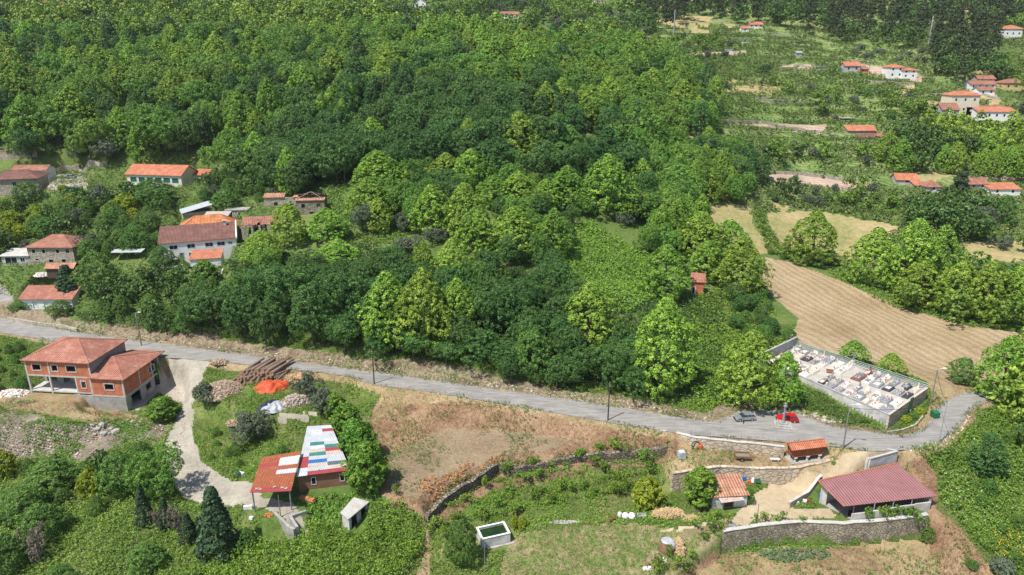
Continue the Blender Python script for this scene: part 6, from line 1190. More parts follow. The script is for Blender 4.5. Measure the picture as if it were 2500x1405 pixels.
ET = [('lime', 950, 668, 868, 135, 'bright lime green tree by the road, left one of the front trio in mid picture'), ('lime', 1040, 660, 885, 135, 'bright lime green tree by the road, tallest middle one of the front trio'), ('lime', 1118, 683, 850, 105, 'bright lime green tree by the road, right one of the front trio'),
 ('lime', 1437, 693, 880, 135, 'bright yellow green conical tree rising behind dark oaks, left of the roadside giant'), ('lime', 1612, 733, 985, 155, 'giant bright yellow green tree standing alone at the road edge right of centre'), ('lime', 1822, 812, 1010, 140, 'large bright green tree shading the grey parked car'), ('lime', 1908, 862, 1003, 85, 'narrow bright green tree between the grey car and the cemetery bank'),
 ('lime', 925, 370, 500, 125, 'broad pale green tree at the upper left of the central grove'), ('lime', 905, 435, 560, 105, 'pale green tree just below the broad one at the upper left of the central grove'), ('lime', 925, 485, 580, 70, 'small pale green tree beside the grey green olive above the clearing'), ('lime', 1090, 375, 470, 90, 'left one of two joined pale green trees under the dark oaks'), ('lime', 1150, 365, 475, 90, 'right one of two joined pale green trees under the dark oaks'),
 ('lime', 1480, 380, 545, 125, 'tallest pale green tree on the right of the central grove'), ('lime', 1380, 408, 530, 95, 'pale green tree just left of the tallest one in the central grove'), ('lime', 1265, 420, 520, 90, 'pointed pale green tree in the upper middle of the central grove'), ('lime', 1205, 430, 520, 85, 'pale green tree left of the pointed one in the upper middle of the grove'), ('lime', 1330, 440, 530, 80, 'pale green tree right of the pointed one in the upper middle of the grove'),
 ('lime', 1055, 455, 590, 100, 'broad pale green tree in the middle left of the central grove'), ('lime', 1135, 450, 600, 110, 'full pale green tree in the very middle of the left grove'), ('lime', 1165, 508, 640, 100, 'pale green tree in the lower left of the grove behind small dark oaks'), ('lime', 1255, 508, 650, 120, 'large pale green tree in the heart of the grove'), ('lime', 1350, 512, 650, 90, 'pale green tree at the right edge of the grove beside the bramble clearing'),
 ('lime', 1034, 590, 665, 48, 'slim light green tree above the front trio'), ('lime', 1105, 585, 715, 90, 'light green tree behind the front trio, right of the slim one'), ('lime', 1210, 632, 700, 60, 'small light green tree poking out between dark oaks'),
 ('lime', 708, 500, 612, 88, 'round light green tree right of the ruined barn'), ('lime', 800, 510, 605, 100, 'round light green tree below the roofless granite ruin'), ('lime', 828, 585, 675, 105, 'light green tree below the two round ones near the ruin'), ('lime', 645, 565, 665, 95, 'light green tree in front of the ruined barn'), 
 ('lime', 1705, 520, 655, 120, 'tall green tree at the right rim of the wood, upper of three'), ('lime', 1775, 540, 660, 110, 'tall green tree at the right rim of the wood facing the meadow'), ('lime', 1622, 600, 745, 118, 'broad green tree left of the brick hut'), ('lime', 1805, 582, 735, 120, 'broad green tree right of the brick hut at the field corner'), ('lime', 1720, 590, 700, 90, 'green tree directly behind the brick hut'),
 ('lime', 1980, 518, 665, 112, 'lone dense green tree at the near corner of the mown field'), ('lime', 2125, 560, 715, 115, 'green tree at the left end of the field edge row'), ('lime', 2215, 540, 740, 130, 'tallest green tree in the field edge row'), ('lime', 2280, 555, 740, 110, 'green tree right of the tallest one in the field edge row'), ('lime', 2240, 640, 765, 110, 'front green tree in the middle of the field edge row'), ('lime', 2330, 640, 785, 110, 'green tree in the right half of the field edge row'), ('lime', 2400, 640, 800, 105, 'green tree third from the right end of the field edge row'), ('lime', 2460, 655, 805, 100, 'green tree near the right end of the field edge row'), ('lime', 2520, 650, 815, 100, 'green tree cut by the right edge in the field edge row'),
 ('mid', 2346, 876, 948, 64, 'small round tree standing alone beside the road bend at the field'), ('lime', 2440, 825, 1000, 120, 'big green tree overhanging the road bend at the right edge'), ('lime', 2505, 850, 1020, 100, 'big green tree cut by the right edge behind the road bend'), ('lime', 2080, 832, 900, 66, 'bright green tree behind the middle of the cemetery railing'), ('lime', 2172, 863, 930, 62, 'bright green tree behind the right part of the cemetery railing'),
 ('glossy', 822, 962, 1035, 50, 'topmost glossy green tree in the row beside the patchwork roof'), ('glossy', 852, 988, 1090, 70, 'second glossy green tree in the row beside the patchwork roof'), ('glossy', 876, 1030, 1150, 84, 'third glossy green tree in the row beside the patchwork roof'), ('glossy', 898, 1085, 1215, 92, 'lowest and largest glossy green tree at the corner of the brown workshop'),
 ('glossy', 1707, 1145, 1243, 74, 'glossy round bush against the small tiled barn'), ('glossy', 400, 973, 1038, 64, 'glossy dark green bush between the brick house and the gravel track'), ('yellow', 1578, 1172, 1248, 72, 'yellow green rounded bush in the orchard above the stone trough'),
 ('olive', 500, 935, 1003, 52, 'grey green olive on the left rim of the log yard'), ('olive', 755, 915, 985, 62, 'grey green olive right of the orange tarpaulin'), ('olive', 785, 955, 1025, 56, 'grey green olive below the branch heap'), ('olive', 625, 1008, 1095, 82, 'wide grey green olive on the slope above the carport'),
 ('conifer', 537, 1192, 1375, 104, 'big dark blue green conifer at the bottom left'), ('conifer', 465, 1252, 1335, 46, 'small dark conifer left of the big one'), ('conifer', 408, 1215, 1300, 42, 'slim dark cypress below the gravel track'), ('conifer', 357, 1182, 1292, 46, 'dark cypress left of the slim one below the gravel track'), ('conifer', 490, 1262, 1325, 24, 'very slim conifer between the small and the big one'), ('dead', 388, 1240, 1300, 22, 'dry grey bush between two cypresses'), ('dead', 435, 1235, 1310, 34, 'dry pinkish grey bush right of the slim cypress'), ('mid', 603, 1292, 1352, 46, 'olive green round shrub touching the big conifer'),
 ('plane', 390, 1095, 1235, 100, 'large green tree beside the gravel track below the rubble slope'), ('mid', 300, 1110, 1225, 100, 'large green tree left of the gravel track one'), ('yellow', 228, 1150, 1222, 60, 'yellow leaved shrub among the trees at left'), ('mid', 130, 1130, 1225, 120, 'dark green bushy tree under the rubble slope at left'), ('mid', 60, 1195, 1290, 110, 'dense dark green tree at the lower left edge'), ('mid', 110, 1235, 1330, 95, 'second dense dark green tree at the lower left'), ('mid', 20, 1310, 1410, 100, 'dark green tree in the bottom left corner'), ('yellow', 12, 1105, 1175, 60, 'yellow green bush at the left edge under the rubble'), ('dead', 100, 1290, 1385, 50, 'leafless grey tree near the bottom left corner'), ('mid', 360, 1330, 1405, 80, 'light green bush cut by the bottom edge at left'),
 ('mid', 1130, 1275, 1385, 74, 'green tree left of the water tank'), ('yellow', 1258, 1258, 1298, 16, 'slim yellow cypress behind the water tank'), ('yellow', 1276, 1265, 1298, 24, 'small yellow green shrub right of the slim yellow cypress'),
 ('conifer', 175, 648, 760, 76, 'blue green cedar right of the white garage'), ('mid', 245, 620, 730, 88, 'dark round tree between the stone farmhouse and the garden shelter'), ('mid', 375, 440, 520, 96, 'spreading green tree in front of the green shuttered building'), ('yellow', 310, 475, 530, 60, 'bright yellow green tree below the green shuttered building'), ('olive', 250, 450, 515, 50, 'pale grey olive below the yard with the silver car'), ('olive', 207, 350, 402, 54, 'grey olive above the yard with the silver car'), ('olive', 268, 335, 410, 64, 'large grey olive left of the green shuttered building'),
 ('olive', 185, 510, 570, 40, 'grey green olive above the square stone farmhouse'), ('glossy', 505, 637, 705, 56, 'dense green tree in front of the small white outbuilding'), ('mid', 555, 465, 530, 66, 'green tree above the farmhouse chimney'), ('olive', 885, 500, 580, 50, 'dull grey green bush tree in the grassy clearing'), ('mid', 505, 245, 340, 80, 'light olive green tree in a gap of the upper left wood'), ('yellow', 155, 452, 472, 24, 'small clipped yellow bush beside the dark green pool'), ('mid', 50, 735, 765, 46, 'leafy bush at the left end of the white garage'), ('mid', 70, 445, 500, 60, 'light green tree in front of the long stone farmhouse'),
 ('mid', 150, 735, 780, 50, 'creamy flowering shrub at the right corner of the white garage'), ('pine', 2335, 420, 520, 60, 'dark open crowned pine beside the pyramid roofed hut'), ('olive', 2385, 500, 570, 60, 'large grey olive right of the dark oaks near the far meadow'), ('mid', 2448, 480, 560, 50, 'yellow green tree with a bare leaning trunk at the right edge'), ('poplar', 2400, 1060, 1180, 70, 'dark willow like tree on the bramble bank at right'), ('olive', 2440, 1365, 1415, 60, 'grey blue bush in the bottom right corner'), ('mid', 2372, 1368, 1395, 28, 'small green sapling on the cleared slope at bottom right'),
 ('yellow', 2245, 998, 1015, 26, 'yellow green shrub in the flower bed under the cemetery wall'), ('mid', 2228, 1005, 1030, 24, 'dark green shrub beside the yellow one under the cemetery wall'), ('yellow', 2212, 1016, 1034, 24, 'lower yellow green shrub in the flower bed at the bend'), ('mid', 1825, 1190, 1235, 26, 'small dark shrub at the right corner of the tiled barn'), ('mid', 2265, 1290, 1330, 38, 'vine bush at the right foot of the old retaining wall')]
for kd, cx, yt, yb, wp, lb in ET: ptree(kd, cx, yt, yb, wp, lb)
# a dark row of oaks along the road, one by one
for i, (cx, yt, yb, wp) in enumerate([(520, 700, 822, 105), (602, 690, 838, 110), (690, 640, 800, 120), (668, 720, 852, 95), (765, 690, 868, 120), (840, 655, 800, 110), (842, 770, 880, 90), (925, 800, 888, 80), (1010, 800, 895, 90), (1090, 830, 905, 80), (1160, 800, 900, 100), (1225, 700, 850, 110), (1235, 830, 905, 90), (1305, 745, 870, 110), (1380, 790, 930, 90), (1300, 810, 940, 100), (1400, 850, 955, 90), (1470, 835, 965, 90), (1510, 850, 965, 85), (1545, 890, 985, 70)]):
    ptree('oak' if i != 15 else 'mid', cx, yt, yb, wp, 'dark green oak of the road bank row', 'dark oaks along the road bank')
FARW = []
OPEN = [[(1195, 40), (1300, 40), (1305, 100), (1195, 100)], [(990, 10), (1065, 10), (1065, 72), (990, 72)], [(80, 0), (185, 0), (185, 58), (80, 58)], [(1430, -10), (1500, -10), (1500, 45), (1430, 45)], [(1330, 82), (1425, 82), (1425, 130), (1330, 130)], [(1548, 112), (1630, 112), (1630, 168), (1548, 168)], [(2435, 85), (2510, 85), (2510, 160), (2435, 160)], [(2290, 282), (2480, 292), (2480, 325), (2290, 320)], [(110, 395), (230, 395), (230, 455), (200, 490), (110, 490)], [(1860, 500), (2180, 520), (2120, 610), (2060, 640), (1900, 605)], [(1655, 690), (1765, 700), (1800, 850), (1690, 850), (1680, 740)], [(1385, 560), (1440, 548), (1590, 590), (1570, 660), (1580, 740), (1660, 830), (1600, 830), (1500, 770), (1400, 750), (1370, 690)], [(1690, 830), (1790, 850), (1790, 1000), (1690, 1000)], [(1735, 498), (1840, 500), (1870, 620), (1750, 620), (1720, 560)], [(800, 470), (860, 470), (900, 560), (1000, 570), (1000, 610), (860, 620), (840, 560)], [(1860, 620), (1930, 640), (2060, 700), (2200, 765), (2500, 830), (2400, 950), (1960, 860), (1860, 700)]]
def opened(px, py): return any(float(pdist(np.array([px]), np.array([py]), q)[0]) < 0 for q in OPEN)
def fill(poly, spacing, kinds, Hr, label, group, ylim=(60, 700), kn=None, name=None, gap=0, tn=0, off=.6, wr=(.72, 1.18), near=None, excl=.36):
    xs = [p[0] for p in poly]; ys = [p[1] for p in poly]
    b = [(at(min(max(x, -600), 3100), y) ) for x, y in poly]; X0, X1 = min(p.x for p in b) - 20, max(p.x for p in b) + 20; Y0, Y1 = max(ylim[0], min(p.y for p in b) - 25), min(ylim[1], max(p.y for p in b) + 40)
    gx, gy = np.meshgrid(np.arange(X0, X1, spacing), np.arange(Y0, Y1, spacing * .95)); gx = gx.ravel() + rng.uniform(-.42, .42, gx.size) * spacing; gy = gy.ravel() + rng.uniform(-.42, .42, gy.size) * spacing
    z = hz(gx, gy); px, py = proj(gx, gy, z + np.mean(Hr) * off); k = pdist(px, py, poly) < 0
    if gap: k &= fbm(gx, gy, 28, 71) > gap
    gx, gy, z, px = gx[k], gy[k], z[k], px[k]; nz_ = fbm(gx, gy, 24, 77)
    T_ = np.array([(t[0], t[1], t[2]) for t in TREES]) if TREES else np.zeros((0, 3)); o_ = np.argsort(gy)
    for i in o_:
        x, y = gx[i], gy[i]
        if len(T_) and (np.hypot(T_[:, 0] - x, T_[:, 1] - y) < T_[:, 2] * excl + spacing * .18).any(): continue
        if ZBLOCK(x, y) or opened(*proj(x, y, z[i])): continue
        u = nz_[i] + random.uniform(-.22, .22); kd = kinds(u, px[i]); h = random.uniform(*Hr); sc_ = SPEC[kd]; h *= min(1.15, sc_[0] / 13 + .1) if kd not in ('yellow', 'dead', 'glossy') else .6
        w = h * sc_[1] / sc_[0] * random.uniform(*wr) * 1.05
        lim = 300 if kd not in ('pine',) else 200
        if COUNT.get(kd, 0) >= lim or y > 395: FARW.append((kd, x, y, z[i], h, w)); continue
        tree(kd, x, y, z[i] - .15, h, w, label.replace('%s', dict(plane='pale green', lime='bright green broadleaf tree', oak='dark green oak', mid='mid green tree', olive='grey green olive tree', pine='dull green pine', poplar='tall feathery green tree', yellow='yellow green shrub', glossy='glossy green bush', conifer='dark conifer', dead='dry grey bush')[kd]), group and group.replace('%s', KN[kd].replace('_', ' ')), name)['short'] = (('' if '%s' not in group else dict(plane='pale green', lime='bright green', oak='dark green', mid='mid green', olive='grey green', pine='dull green', poplar='feathery green', yellow='yellow green', glossy='glossy green', conifer='dark', vine='light green', dead='dry grey')[kd] + ' ') + (group.replace('%s', KN[kd].replace('_', ' ')) if '%s' in group else 'bush of the ' + group))
BL = [bpy.data.objects[n] for n in bpy.data.objects.keys() if bpy.data.objects[n].type == 'EMPTY' and bpy.data.objects[n].get('category') in ('house', 'outbuilding', 'building', 'granary', 'garage', 'shed', 'shelter', 'ruin', 'hut', 'workshop', 'carport', 'barn', 'outhouse', 'annex', 'cabin', 'pit', 'water tank')]
BB = []
for e in BL:
    R_ = Euler((0, 0, e.rotation_euler.z)).to_matrix(); pts = [e.location + R_ @ Vector(v) for c in e.children if c.type == 'MESH' for v in c.bound_box]
    BB.append((min(p.x for p in pts) - 1.2, max(p.x for p in pts) + 1.2, min(p.y for p in pts) - 3.0, max(p.y for p in pts) + 1.0))
BBa = np.array(BB)
def ZBLOCK(x, y):
    if ((BBa[:, 0] < x) & (BBa[:, 1] > x) & (BBa[:, 2] < y) & (BBa[:, 3] > y)).any(): return True
    return float(pdist(np.array([x]), np.array([y]), ROADP)[0]) < 2.2 or float(pdist(np.array([x]), np.array([y]), CEM)[0]) < 2
L1 = lambda u, px: ('lime' if random.random() < .45 else 'plane') if u > .42 else ('oak' if u > .31 else ('poplar' if u > .22 else 'mid'))
L2 = lambda u, px: 'oak' if u > .38 else ('plane' if u > .32 else 'mid')
L3 = lambda u, px: 'plane' if u > .54 else ('oak' if u > .42 else ('olive' if u > .35 else 'mid'))
LG = lambda u, px: 'lime' if u > .44 else ('mid' if u > .36 else 'oak')
# front wood
fill([(560, 700), (640, 640), (860, 650), (900, 620), (1000, 640), (1180, 640), (1380, 660), (1400, 700), (1420, 760), (1540, 800), (1560, 900), (1500, 920), (1300, 900), (1000, 850), (700, 820), (560, 790)], 5.0, L2, (6.5, 9.5), '%s in the lower wood between the clearing and the road', '%s of the lower wood')
fill([(860, 480), (960, 560), (1010, 590), (1120, 600), (1360, 640), (1400, 560), (1560, 600), (1540, 480), (1540, 370), (900, 380)], 7.4, L3, (6.5, 9.5), '%s filling in the central grove', '%s of the central grove')
# middle dark wood
fill([(560, 395), (620, 330), (900, 250), (950, 210), (1100, 200), (1400, 240), (1420, 330), (1540, 370), (1560, 400), (1380, 400), (1200, 430), (1000, 400), (880, 400), (820, 450), (700, 420)], 7.0, lambda u, px: 'oak' if u > .42 else ('lime' if u > .36 else ('poplar' if u > .2 else 'mid')), (12, 15), '%s in the dark belt across the middle of the wood', '%s of the dark belt')
# right rim
fill([(1540, 370), (1640, 330), (1760, 330), (1860, 380), (1880, 430), (1760, 480), (1710, 500), (1720, 560), (1640, 590), (1560, 580), (1540, 480)], 6.6, L1, (9, 12), '%s on the right rim of the great wood', '%s of the right rim')
fill([(1790, 770), (1880, 770), (1940, 800), (1930, 840), (1800, 830)], 4.5, lambda u, px: 'mid' if u > .45 else 'oak', (3.5, 5.5), '%s between the brick hut and the mown field', '%s near the brick hut')
fill([(1780, 690), (1860, 700), (1900, 770), (1790, 780)], 4.6, lambda u, px: 'mid' if u > .45 else 'oak', (4, 6), '%s between the brick hut and the mown field', '%s near the brick hut')
# great wood
fill([(-250, -80), (60, -60), (500, -50), (900, 20), (1230, 62), (1400, 82), (1560, 110), (1660, 160), (1740, 210), (1760, 330), (1540, 370), (1400, 240), (1100, 200), (950, 210), (900, 250), (620, 330), (560, 380), (480, 370), (300, 345), (60, 345), (40, 320), (-250, 300)], 8.3, L1, (10.5, 17), '%s in the great wood covering the hillside', '%s of the great wood', ylim=(200, 620))
# village gardens
VG = lambda u, px: 'mid' if u > .48 else ('olive' if u > .41 else ('oak' if u > .32 else 'yellow'))
fill([(-60, 480), (130, 480), (300, 460), (420, 470), (400, 560), (390, 640), (300, 610), (230, 600), (60, 590), (-60, 600)], 5.2, VG, (5.5, 8), '%s in the terraced gardens above the square stone farmhouse', '%s of the village gardens')
fill([(220, 660), (400, 660), (520, 690), (560, 720), (540, 800), (420, 780), (220, 760)], 4.6, lambda u, px: 'mid' if u > .42 else 'oak', (5, 7.5), '%s in the overgrown garden below the white farmhouse', '%s of the overgrown garden')
fill([(250, 350), (560, 380), (640, 400), (830, 440), (640, 470), (500, 440), (480, 400), (300, 395), (250, 400)], 5.5, VG, (4.5, 7), '%s above the green shuttered building', '%s above the village')
fill([(480, 440), (640, 440), (720, 470), (700, 500), (560, 470), (500, 500)], 4.5, VG, (4, 6), '%s among the ruins beyond the farmhouse', '%s among the ruins')
fill([(-60, 340), (120, 350), (200, 400), (150, 400), (-60, 370)], 6, VG, (4, 6.5), '%s above the old capped wall at the far left', '%s at the far left')
# right hand countryside
RT = lambda u, px: 'plane' if u > .54 else ('mid' if u > .47 else ('olive' if u > .32 else 'oak'))
fill([(1740, 190), (1900, 190), (2050, 215), (2200, 215), (2330, 270), (2300, 330), (2060, 280), (1800, 250)], 9, RT, (4.5, 8), '%s scattered over the terraces below the hamlet road', '%s of the terraces', gap=.4)
fill([(2150, 330), (2300, 290), (2400, 300), (2520, 320), (2520, 410), (2400, 400), (2300, 390), (2180, 390)], 8.2, lambda u, px: 'lime' if u > .40 else 'oak', (9, 12), '%s in the grove below the hamlet', '%s below the hamlet')
fill([(1760, 345), (2160, 345), (2180, 400), (2100, 380), (1960, 370), (1860, 390)], 7.5, RT, (5.5, 9), '%s in the hedge above the ploughed strip', '%s of the upper hedge', gap=.33)
fill([(1800, 470), (1900, 450), (2120, 440), (2200, 470), (2200, 500), (1900, 500), (1850, 520)], 7.5, RT, (4, 7), '%s in the hedge below the ploughed strip', '%s of the lower hedge', gap=.3)
fill([(2200, 480), (2420, 480), (2420, 560), (2300, 560), (2210, 520)], 6.0, lambda u, px: 'oak' if u > .38 else 'olive', (7, 10), '%s in the dark clump near the meadow barn', '%s near the meadow barn')
fill([(2100, 660), (2180, 620), (2540, 660), (2540, 770), (2400, 760), (2180, 720)], 7.0, lambda u, px: 'plane' if u > .36 else 'oak', (7, 9.5), '%s in the row along the field edge', '%s along the field edge')
fill([(2430, 830), (2560, 830), (2560, 1050), (2460, 1010)], 6.5, lambda u, px: 'lime' if u > .4 else 'oak', (9, 12), '%s behind the road bend at the right edge', '%s at the right edge')
fill([(2060, 880), (2260, 935), (2270, 955), (2100, 900)], 3.6, lambda u, px: 'mid', (3.2, 4.4), '%s in the hedge behind the cemetery railing', '%s behind the cemetery')
fill([(2380, 560), (2540, 560), (2540, 600), (2400, 590)], 7, RT, (4, 7), '%s beside the far right meadow', '%s beside the far meadow', gap=.35)
fill([(1740, 150), (1900, 180), (2060, 175), (2060, 150), (1640, 120), (1560, 110)], 9.5, RT, (3.5, 6), '%s dotting the far vineyards', '%s of the far vineyards', gap=.46)
fill([(1630, 95), (1700, 70), (1800, 90), (1820, 130), (1640, 125)], 10, RT, (5, 8), '%s dotting the far vineyards', '%s of the far vineyards', gap=.42)
# pine and eucalyptus wood on the far slope
fill([(1480, -60), (2480, -60), (2500, 60), (2440, 170), (2330, 165), (2250, 95), (2060, 75), (1880, 40), (1720, 20), (1560, 60)], 10, lambda u, px: 'pine' if u > .36 else 'oak', (11, 15), '%s in the pine wood on the far slope', '%s of the pine wood', ylim=(300, 900))
fill([(2260, 110), (2480, 150), (2520, 180), (2420, 190), (2300, 175)], 9, lambda u, px: 'oak' if u > .4 else 'pine', (10, 13), '%s at the foot of the pine wood', '%s at the foot of the pine wood', ylim=(300, 900))
fill([(2080, 108), (2280, 108), (2300, 140), (2080, 140)], 8.5, lambda u, px: 'olive', (5, 6.5), '%s in the grove under the pine wood', '%s of the far grove', ylim=(300, 900))
fill([(900, -60), (1480, -60), (1600, 60), (1560, 110), (1380, 75), (1200, 50), (900, 10)], 10, RT, (8, 12), '%s on the slope beyond the great wood', '%s beyond the great wood', ylim=(360, 900), gap=.32)
fill([(-300, -100), (900, -60), (900, 0), (500, -20), (0, -30), (-300, -20)], 10, L1, (11, 14), '%s on the slope beyond the great wood', '%s beyond the great wood', ylim=(360, 900))
fill([(2440, -40), (2560, -40), (2560, 320), (2500, 250), (2440, 110)], 9.5, RT, (7, 10), '%s at the upper right edge', '%s at the upper right edge', ylim=(300, 900), gap=.3)
# orchard saplings and vines below the dry stone wall
OR = [(1060, 1290, 34), (1085, 1235, 22), (1140, 1225, 30), (1187, 1190, 26), (1215, 1235, 28), (1240, 1160, 34), (1245, 1200, 30), (1262, 1255, 40), (1275, 1175, 26), (1300, 1140, 30), (1298, 1220, 30), (1320, 1165, 24), (1322, 1205, 30), (1350, 1225, 28), (1345, 1140, 24), (1370, 1195, 30), (1383, 1140, 18), (1395, 1200, 28), (1420, 1120, 40), (1425, 1190, 26), (1455, 1135, 34), (1470, 1110, 28), (1480, 1150, 28), (1497, 1165, 28), (1505, 1110, 42), (1505, 1210, 34), (1525, 1190, 36), (1575, 1130, 34), (1590, 1150, 30), (1220, 1290, 22), (1180, 1265, 36), (1110, 1270, 28), (1090, 1310, 26), (965, 1205, 22), (975, 1240, 24), (925, 1300, 26), (1285, 1175, 20), (1450, 1205, 24),
      (1750, 1270, 26), (1755, 1290, 24), (1740, 1300, 28), (1715, 1320, 26), (1700, 1285, 26), (1755, 1262, 20), (1690, 1360, 26), (1650, 1385, 30), (1610, 1385, 30), (1675, 1395, 26), (1630, 1360, 24), (1600, 1400, 30), (1780, 1278, 20), (1845, 1274, 22), (1870, 1272, 24), (1890, 1270, 22), (1905, 1270, 20), (1960, 1290, 20), (2115, 1270, 30), (2155, 1272, 34), (2190, 1268, 34), (2225, 1280, 36), (2215, 1262, 26), (2250, 1290, 30), (2140, 1262, 24), (310, 925, 20)]
for px, py, w in OR: ptree('vine', px + random.uniform(-4, 4), py - w * random.uniform(.7, 1.3), py + w * .4, w * 1.05, 'small leafy garden vine bush', 'saplings and vine bushes of the gardens', 'vine_bush')
fill([(480, 1030), (560, 1040), (620, 1110), (700, 1060), (735, 1060), (720, 1090), (620, 1120), (590, 1170), (520, 1140)], 3.4, lambda u, px: 'mid' if u > .4 else 'glossy', (1.6, 3.0), 'low bushy shrub on the bank between the log yard and the carport', 'bank under the log yard', name='wild_bush', gap=.35)
fill([(-60, 850), (60, 830), (60, 940), (-60, 950)], 3.6, lambda u, px: 'mid', (2.2, 4), 'green bush left of the unfinished brick house', 'plot left of the brick house', name='wild_bush')
fill([(-60, 1130), (200, 1130), (330, 1080), (440, 1120), (420, 1200), (300, 1230), (150, 1230), (-60, 1300)], 4.6, lambda u, px: 'mid' if u > .4 else 'oak', (2.6, 4.6), '%s in the thicket below the rubble slope', '%s of the lower left thicket', gap=.33)
fill([(-60, 1300), (60, 1290), (160, 1405), (330, 1400), (330, 1450), (-60, 1450)], 4.8, lambda u, px: 'mid', (2.2, 4), '%s in the bottom left corner thicket', '%s of the bottom left corner')
fill([(200, 772), (560, 790), (640, 830), (400, 812), (210, 790)], 3.0, lambda u, px: 'mid' if u > .4 else 'oak', (2.2, 3.6), 'leafy bush in the hedge on top of the cut road bank', 'hedge above the road bank', name='hedge_bush')
fill([(640, 830), (900, 860), (1000, 880), (1260, 915), (1640, 975), (1640, 1000), (1250, 940), (900, 890), (640, 850)], 4.0, lambda u, px: 'mid' if u > .5 else 'oak', (1.6, 3.2), 'low bush clinging to the top of the road bank under the oaks', 'cut road bank', name='hedge_bush', gap=.4)
fill([(1700, 790), (1900, 830), (1870, 880), (1760, 870)], 4.2, lambda u, px: 'mid', (2, 3.5), 'low bush in the rough grass behind the roadside trees', 'slope behind the roadside trees', name='wild_bush', gap=.42)
fill([(2300, 1100), (2520, 1010), (2520, 1405), (2400, 1330), (2290, 1200)], 5, lambda u, px: 'mid', (1.6, 3.6), 'leafy mound in the bramble bank at right', 'bramble bank at right', name='wild_bush', gap=.5)
fill([(1380, 640), (1560, 590), (1600, 700), (1500, 740), (1400, 700)], 4.6, lambda u, px: 'mid' if u > .45 else 'yellow', (1.6, 3.4), 'low bush in the bramble clearing of the wood', 'clearing in the wood', name='wild_bush', gap=.42)
fill([(1740, 630), (1870, 600), (1900, 640), (2060, 650), (1850, 520), (1830, 530), (1880, 610)], 3.6, lambda u, px: 'mid', (1.8, 3), 'leafy bush in the vine hedge between the two meadows', 'hedge between the meadows', name='hedge_bush', gap=.3)
# far wood as one mass
V_, F_, C_ = [], [], []; off = 0
for kd, x, y, z, h, w in FARW:
    P, N_ = crown_points(kd, h, w, 95); P += np.array([x, y, z]); V, FA, Cc = leaves(P, N_, w * .11, 8, w * .048 + .1, PAL[kd], SPEC[kd][7]); Cc = Cc * rng.uniform(.85, 1.18)
    V_.append(V); F_.append(FA + off); C_.append(Cc); off += len(V)
print('individual trees', COUNT, 'far mass', len(FARW))
tag(link('far_wood', npmesh('far_wood', np.concatenate(V_), np.concatenate(F_), M['leaf'], np.concatenate(C_))), 'distant trees of the far hillside reading as one mass', 'wood', None, 'stuff')
# ------------------------------------------------------------------ ground cover
def zat(x, y):
    i = np.clip((np.log(y / 45) / math.log(1150 / 45) * (NY - 1)).astype(int), 0, NY - 2); j = np.clip(((x / y + 1.02) / 2.04 * (NT - 1)).astype(int), 0, NT - 2); return ZID[i, j]
def cover(name, label, poly, dens, leaf, h, pal, thr=0, scale=6, ylim=(60, 700), zonesok=None, mound=0, k=3, blade=False, rows=None, mat='leaf', clump=.35, zb=0, seed=90):
    b = [at(min(max(x, -600), 3100), y) for x, y in poly]; X0, X1 = min(p.x for p in b) - 4, max(p.x for p in b) + 4; Y0, Y1 = max(ylim[0], min(p.y for p in b) - 4), min(ylim[1], max(p.y for p in b) + 6)
    n = int(min(900000, (X1 - X0) * (Y1 - Y0) * dens)); x = rng.uniform(X0, X1, n); y = rng.uniform(Y0, Y1, n); z = hz(x, y); px, py = proj(x, y, z)
    m = pdist(px + (fbm(x, y, 3, 5) - .5) * 24, py + (fbm(x, y, 3, 6) - .5) * 16, poly) < 0
    if thr: m &= fbm(x, y, scale, seed) > thr + rng.uniform(-.06, .06, n)
    if rows: m &= np.sin((x * math.cos(rows[0]) + y * math.sin(rows[0])) * 2 * math.pi / rows[1] + 3 * fbm(x, y, 25, 4)) > rows[2]
    x, y, z = x[m], y[m], z[m]; zz = zat(x, y); m = zz >= 0
    if zonesok is not None: m &= np.isin(zz, zonesok)
    m &= ~((pdist(x, y, CEM) < .5))
    x, y, z = x[m], y[m], z[m]
    for bb in BB: k_ = ~((bb[0] + 1 < x) & (bb[1] - 1 > x) & (bb[2] + 2.6 < y) & (bb[3] - .6 > y)); x, y, z = x[k_], y[k_], z[k_]
    if len(x) == 0: return
    hh = h * (.35 + .9 * fbm(x, y, max(1.2, clump * 4), 97)); 
    if mound: hh = hh + mound * fbm(x, y, 5, 98) ** 1.5
    C = np.stack([x, y, z + zb + hh * rng.uniform(.35, 1.0, len(x))], 1); N_ = np.tile(np.array([[0, 0, 1.]]), (len(x), 1))
    V, FA, Cc = leaves(C, N_, clump, k, leaf, pal, .1 if blade else .5, 1.6 if blade else .9, .9 if blade else .5, .3 if blade else .62)
    fb = .75 + .5 * fbm(np.repeat(x, k * 4), np.repeat(y, k * 4), 9, 99); Cc = Cc * fb[:, None]
    tag(link(name, npmesh(name, V, FA, M[mat], Cc)), label, 'ground cover', None, 'stuff')
G1 = [(.07, .13, .02), (.11, .20, .03), (.16, .26, .045), (.22, .28, .07)]; BR_ = [(.07, .16, .02), (.12, .25, .028), (.19, .35, .04), (.28, .44, .07)]
DR = [(.22, .16, .08), (.32, .25, .13), (.18, .17, .06), (.42, .33, .19)]; CB = [(.2, .11, .06), (.3, .18, .1), (.38, .26, .15), (.16, .12, .05)]; OLG = [(.065, .11, .035), (.1, .165, .045), (.15, .22, .06), (.2, .235, .1)]
cover('bramble_thicket', 'bright green bramble thicket filling the bottom centre left', [(440, 1420), (560, 1372), (640, 1318), (700, 1300), (770, 1296), (835, 1290), (930, 1245), (985, 1240), (1035, 1290), (1035, 1350), (985, 1420)], 10, .15, 1.0, BR_, k=7, mound=1.8, clump=.5)
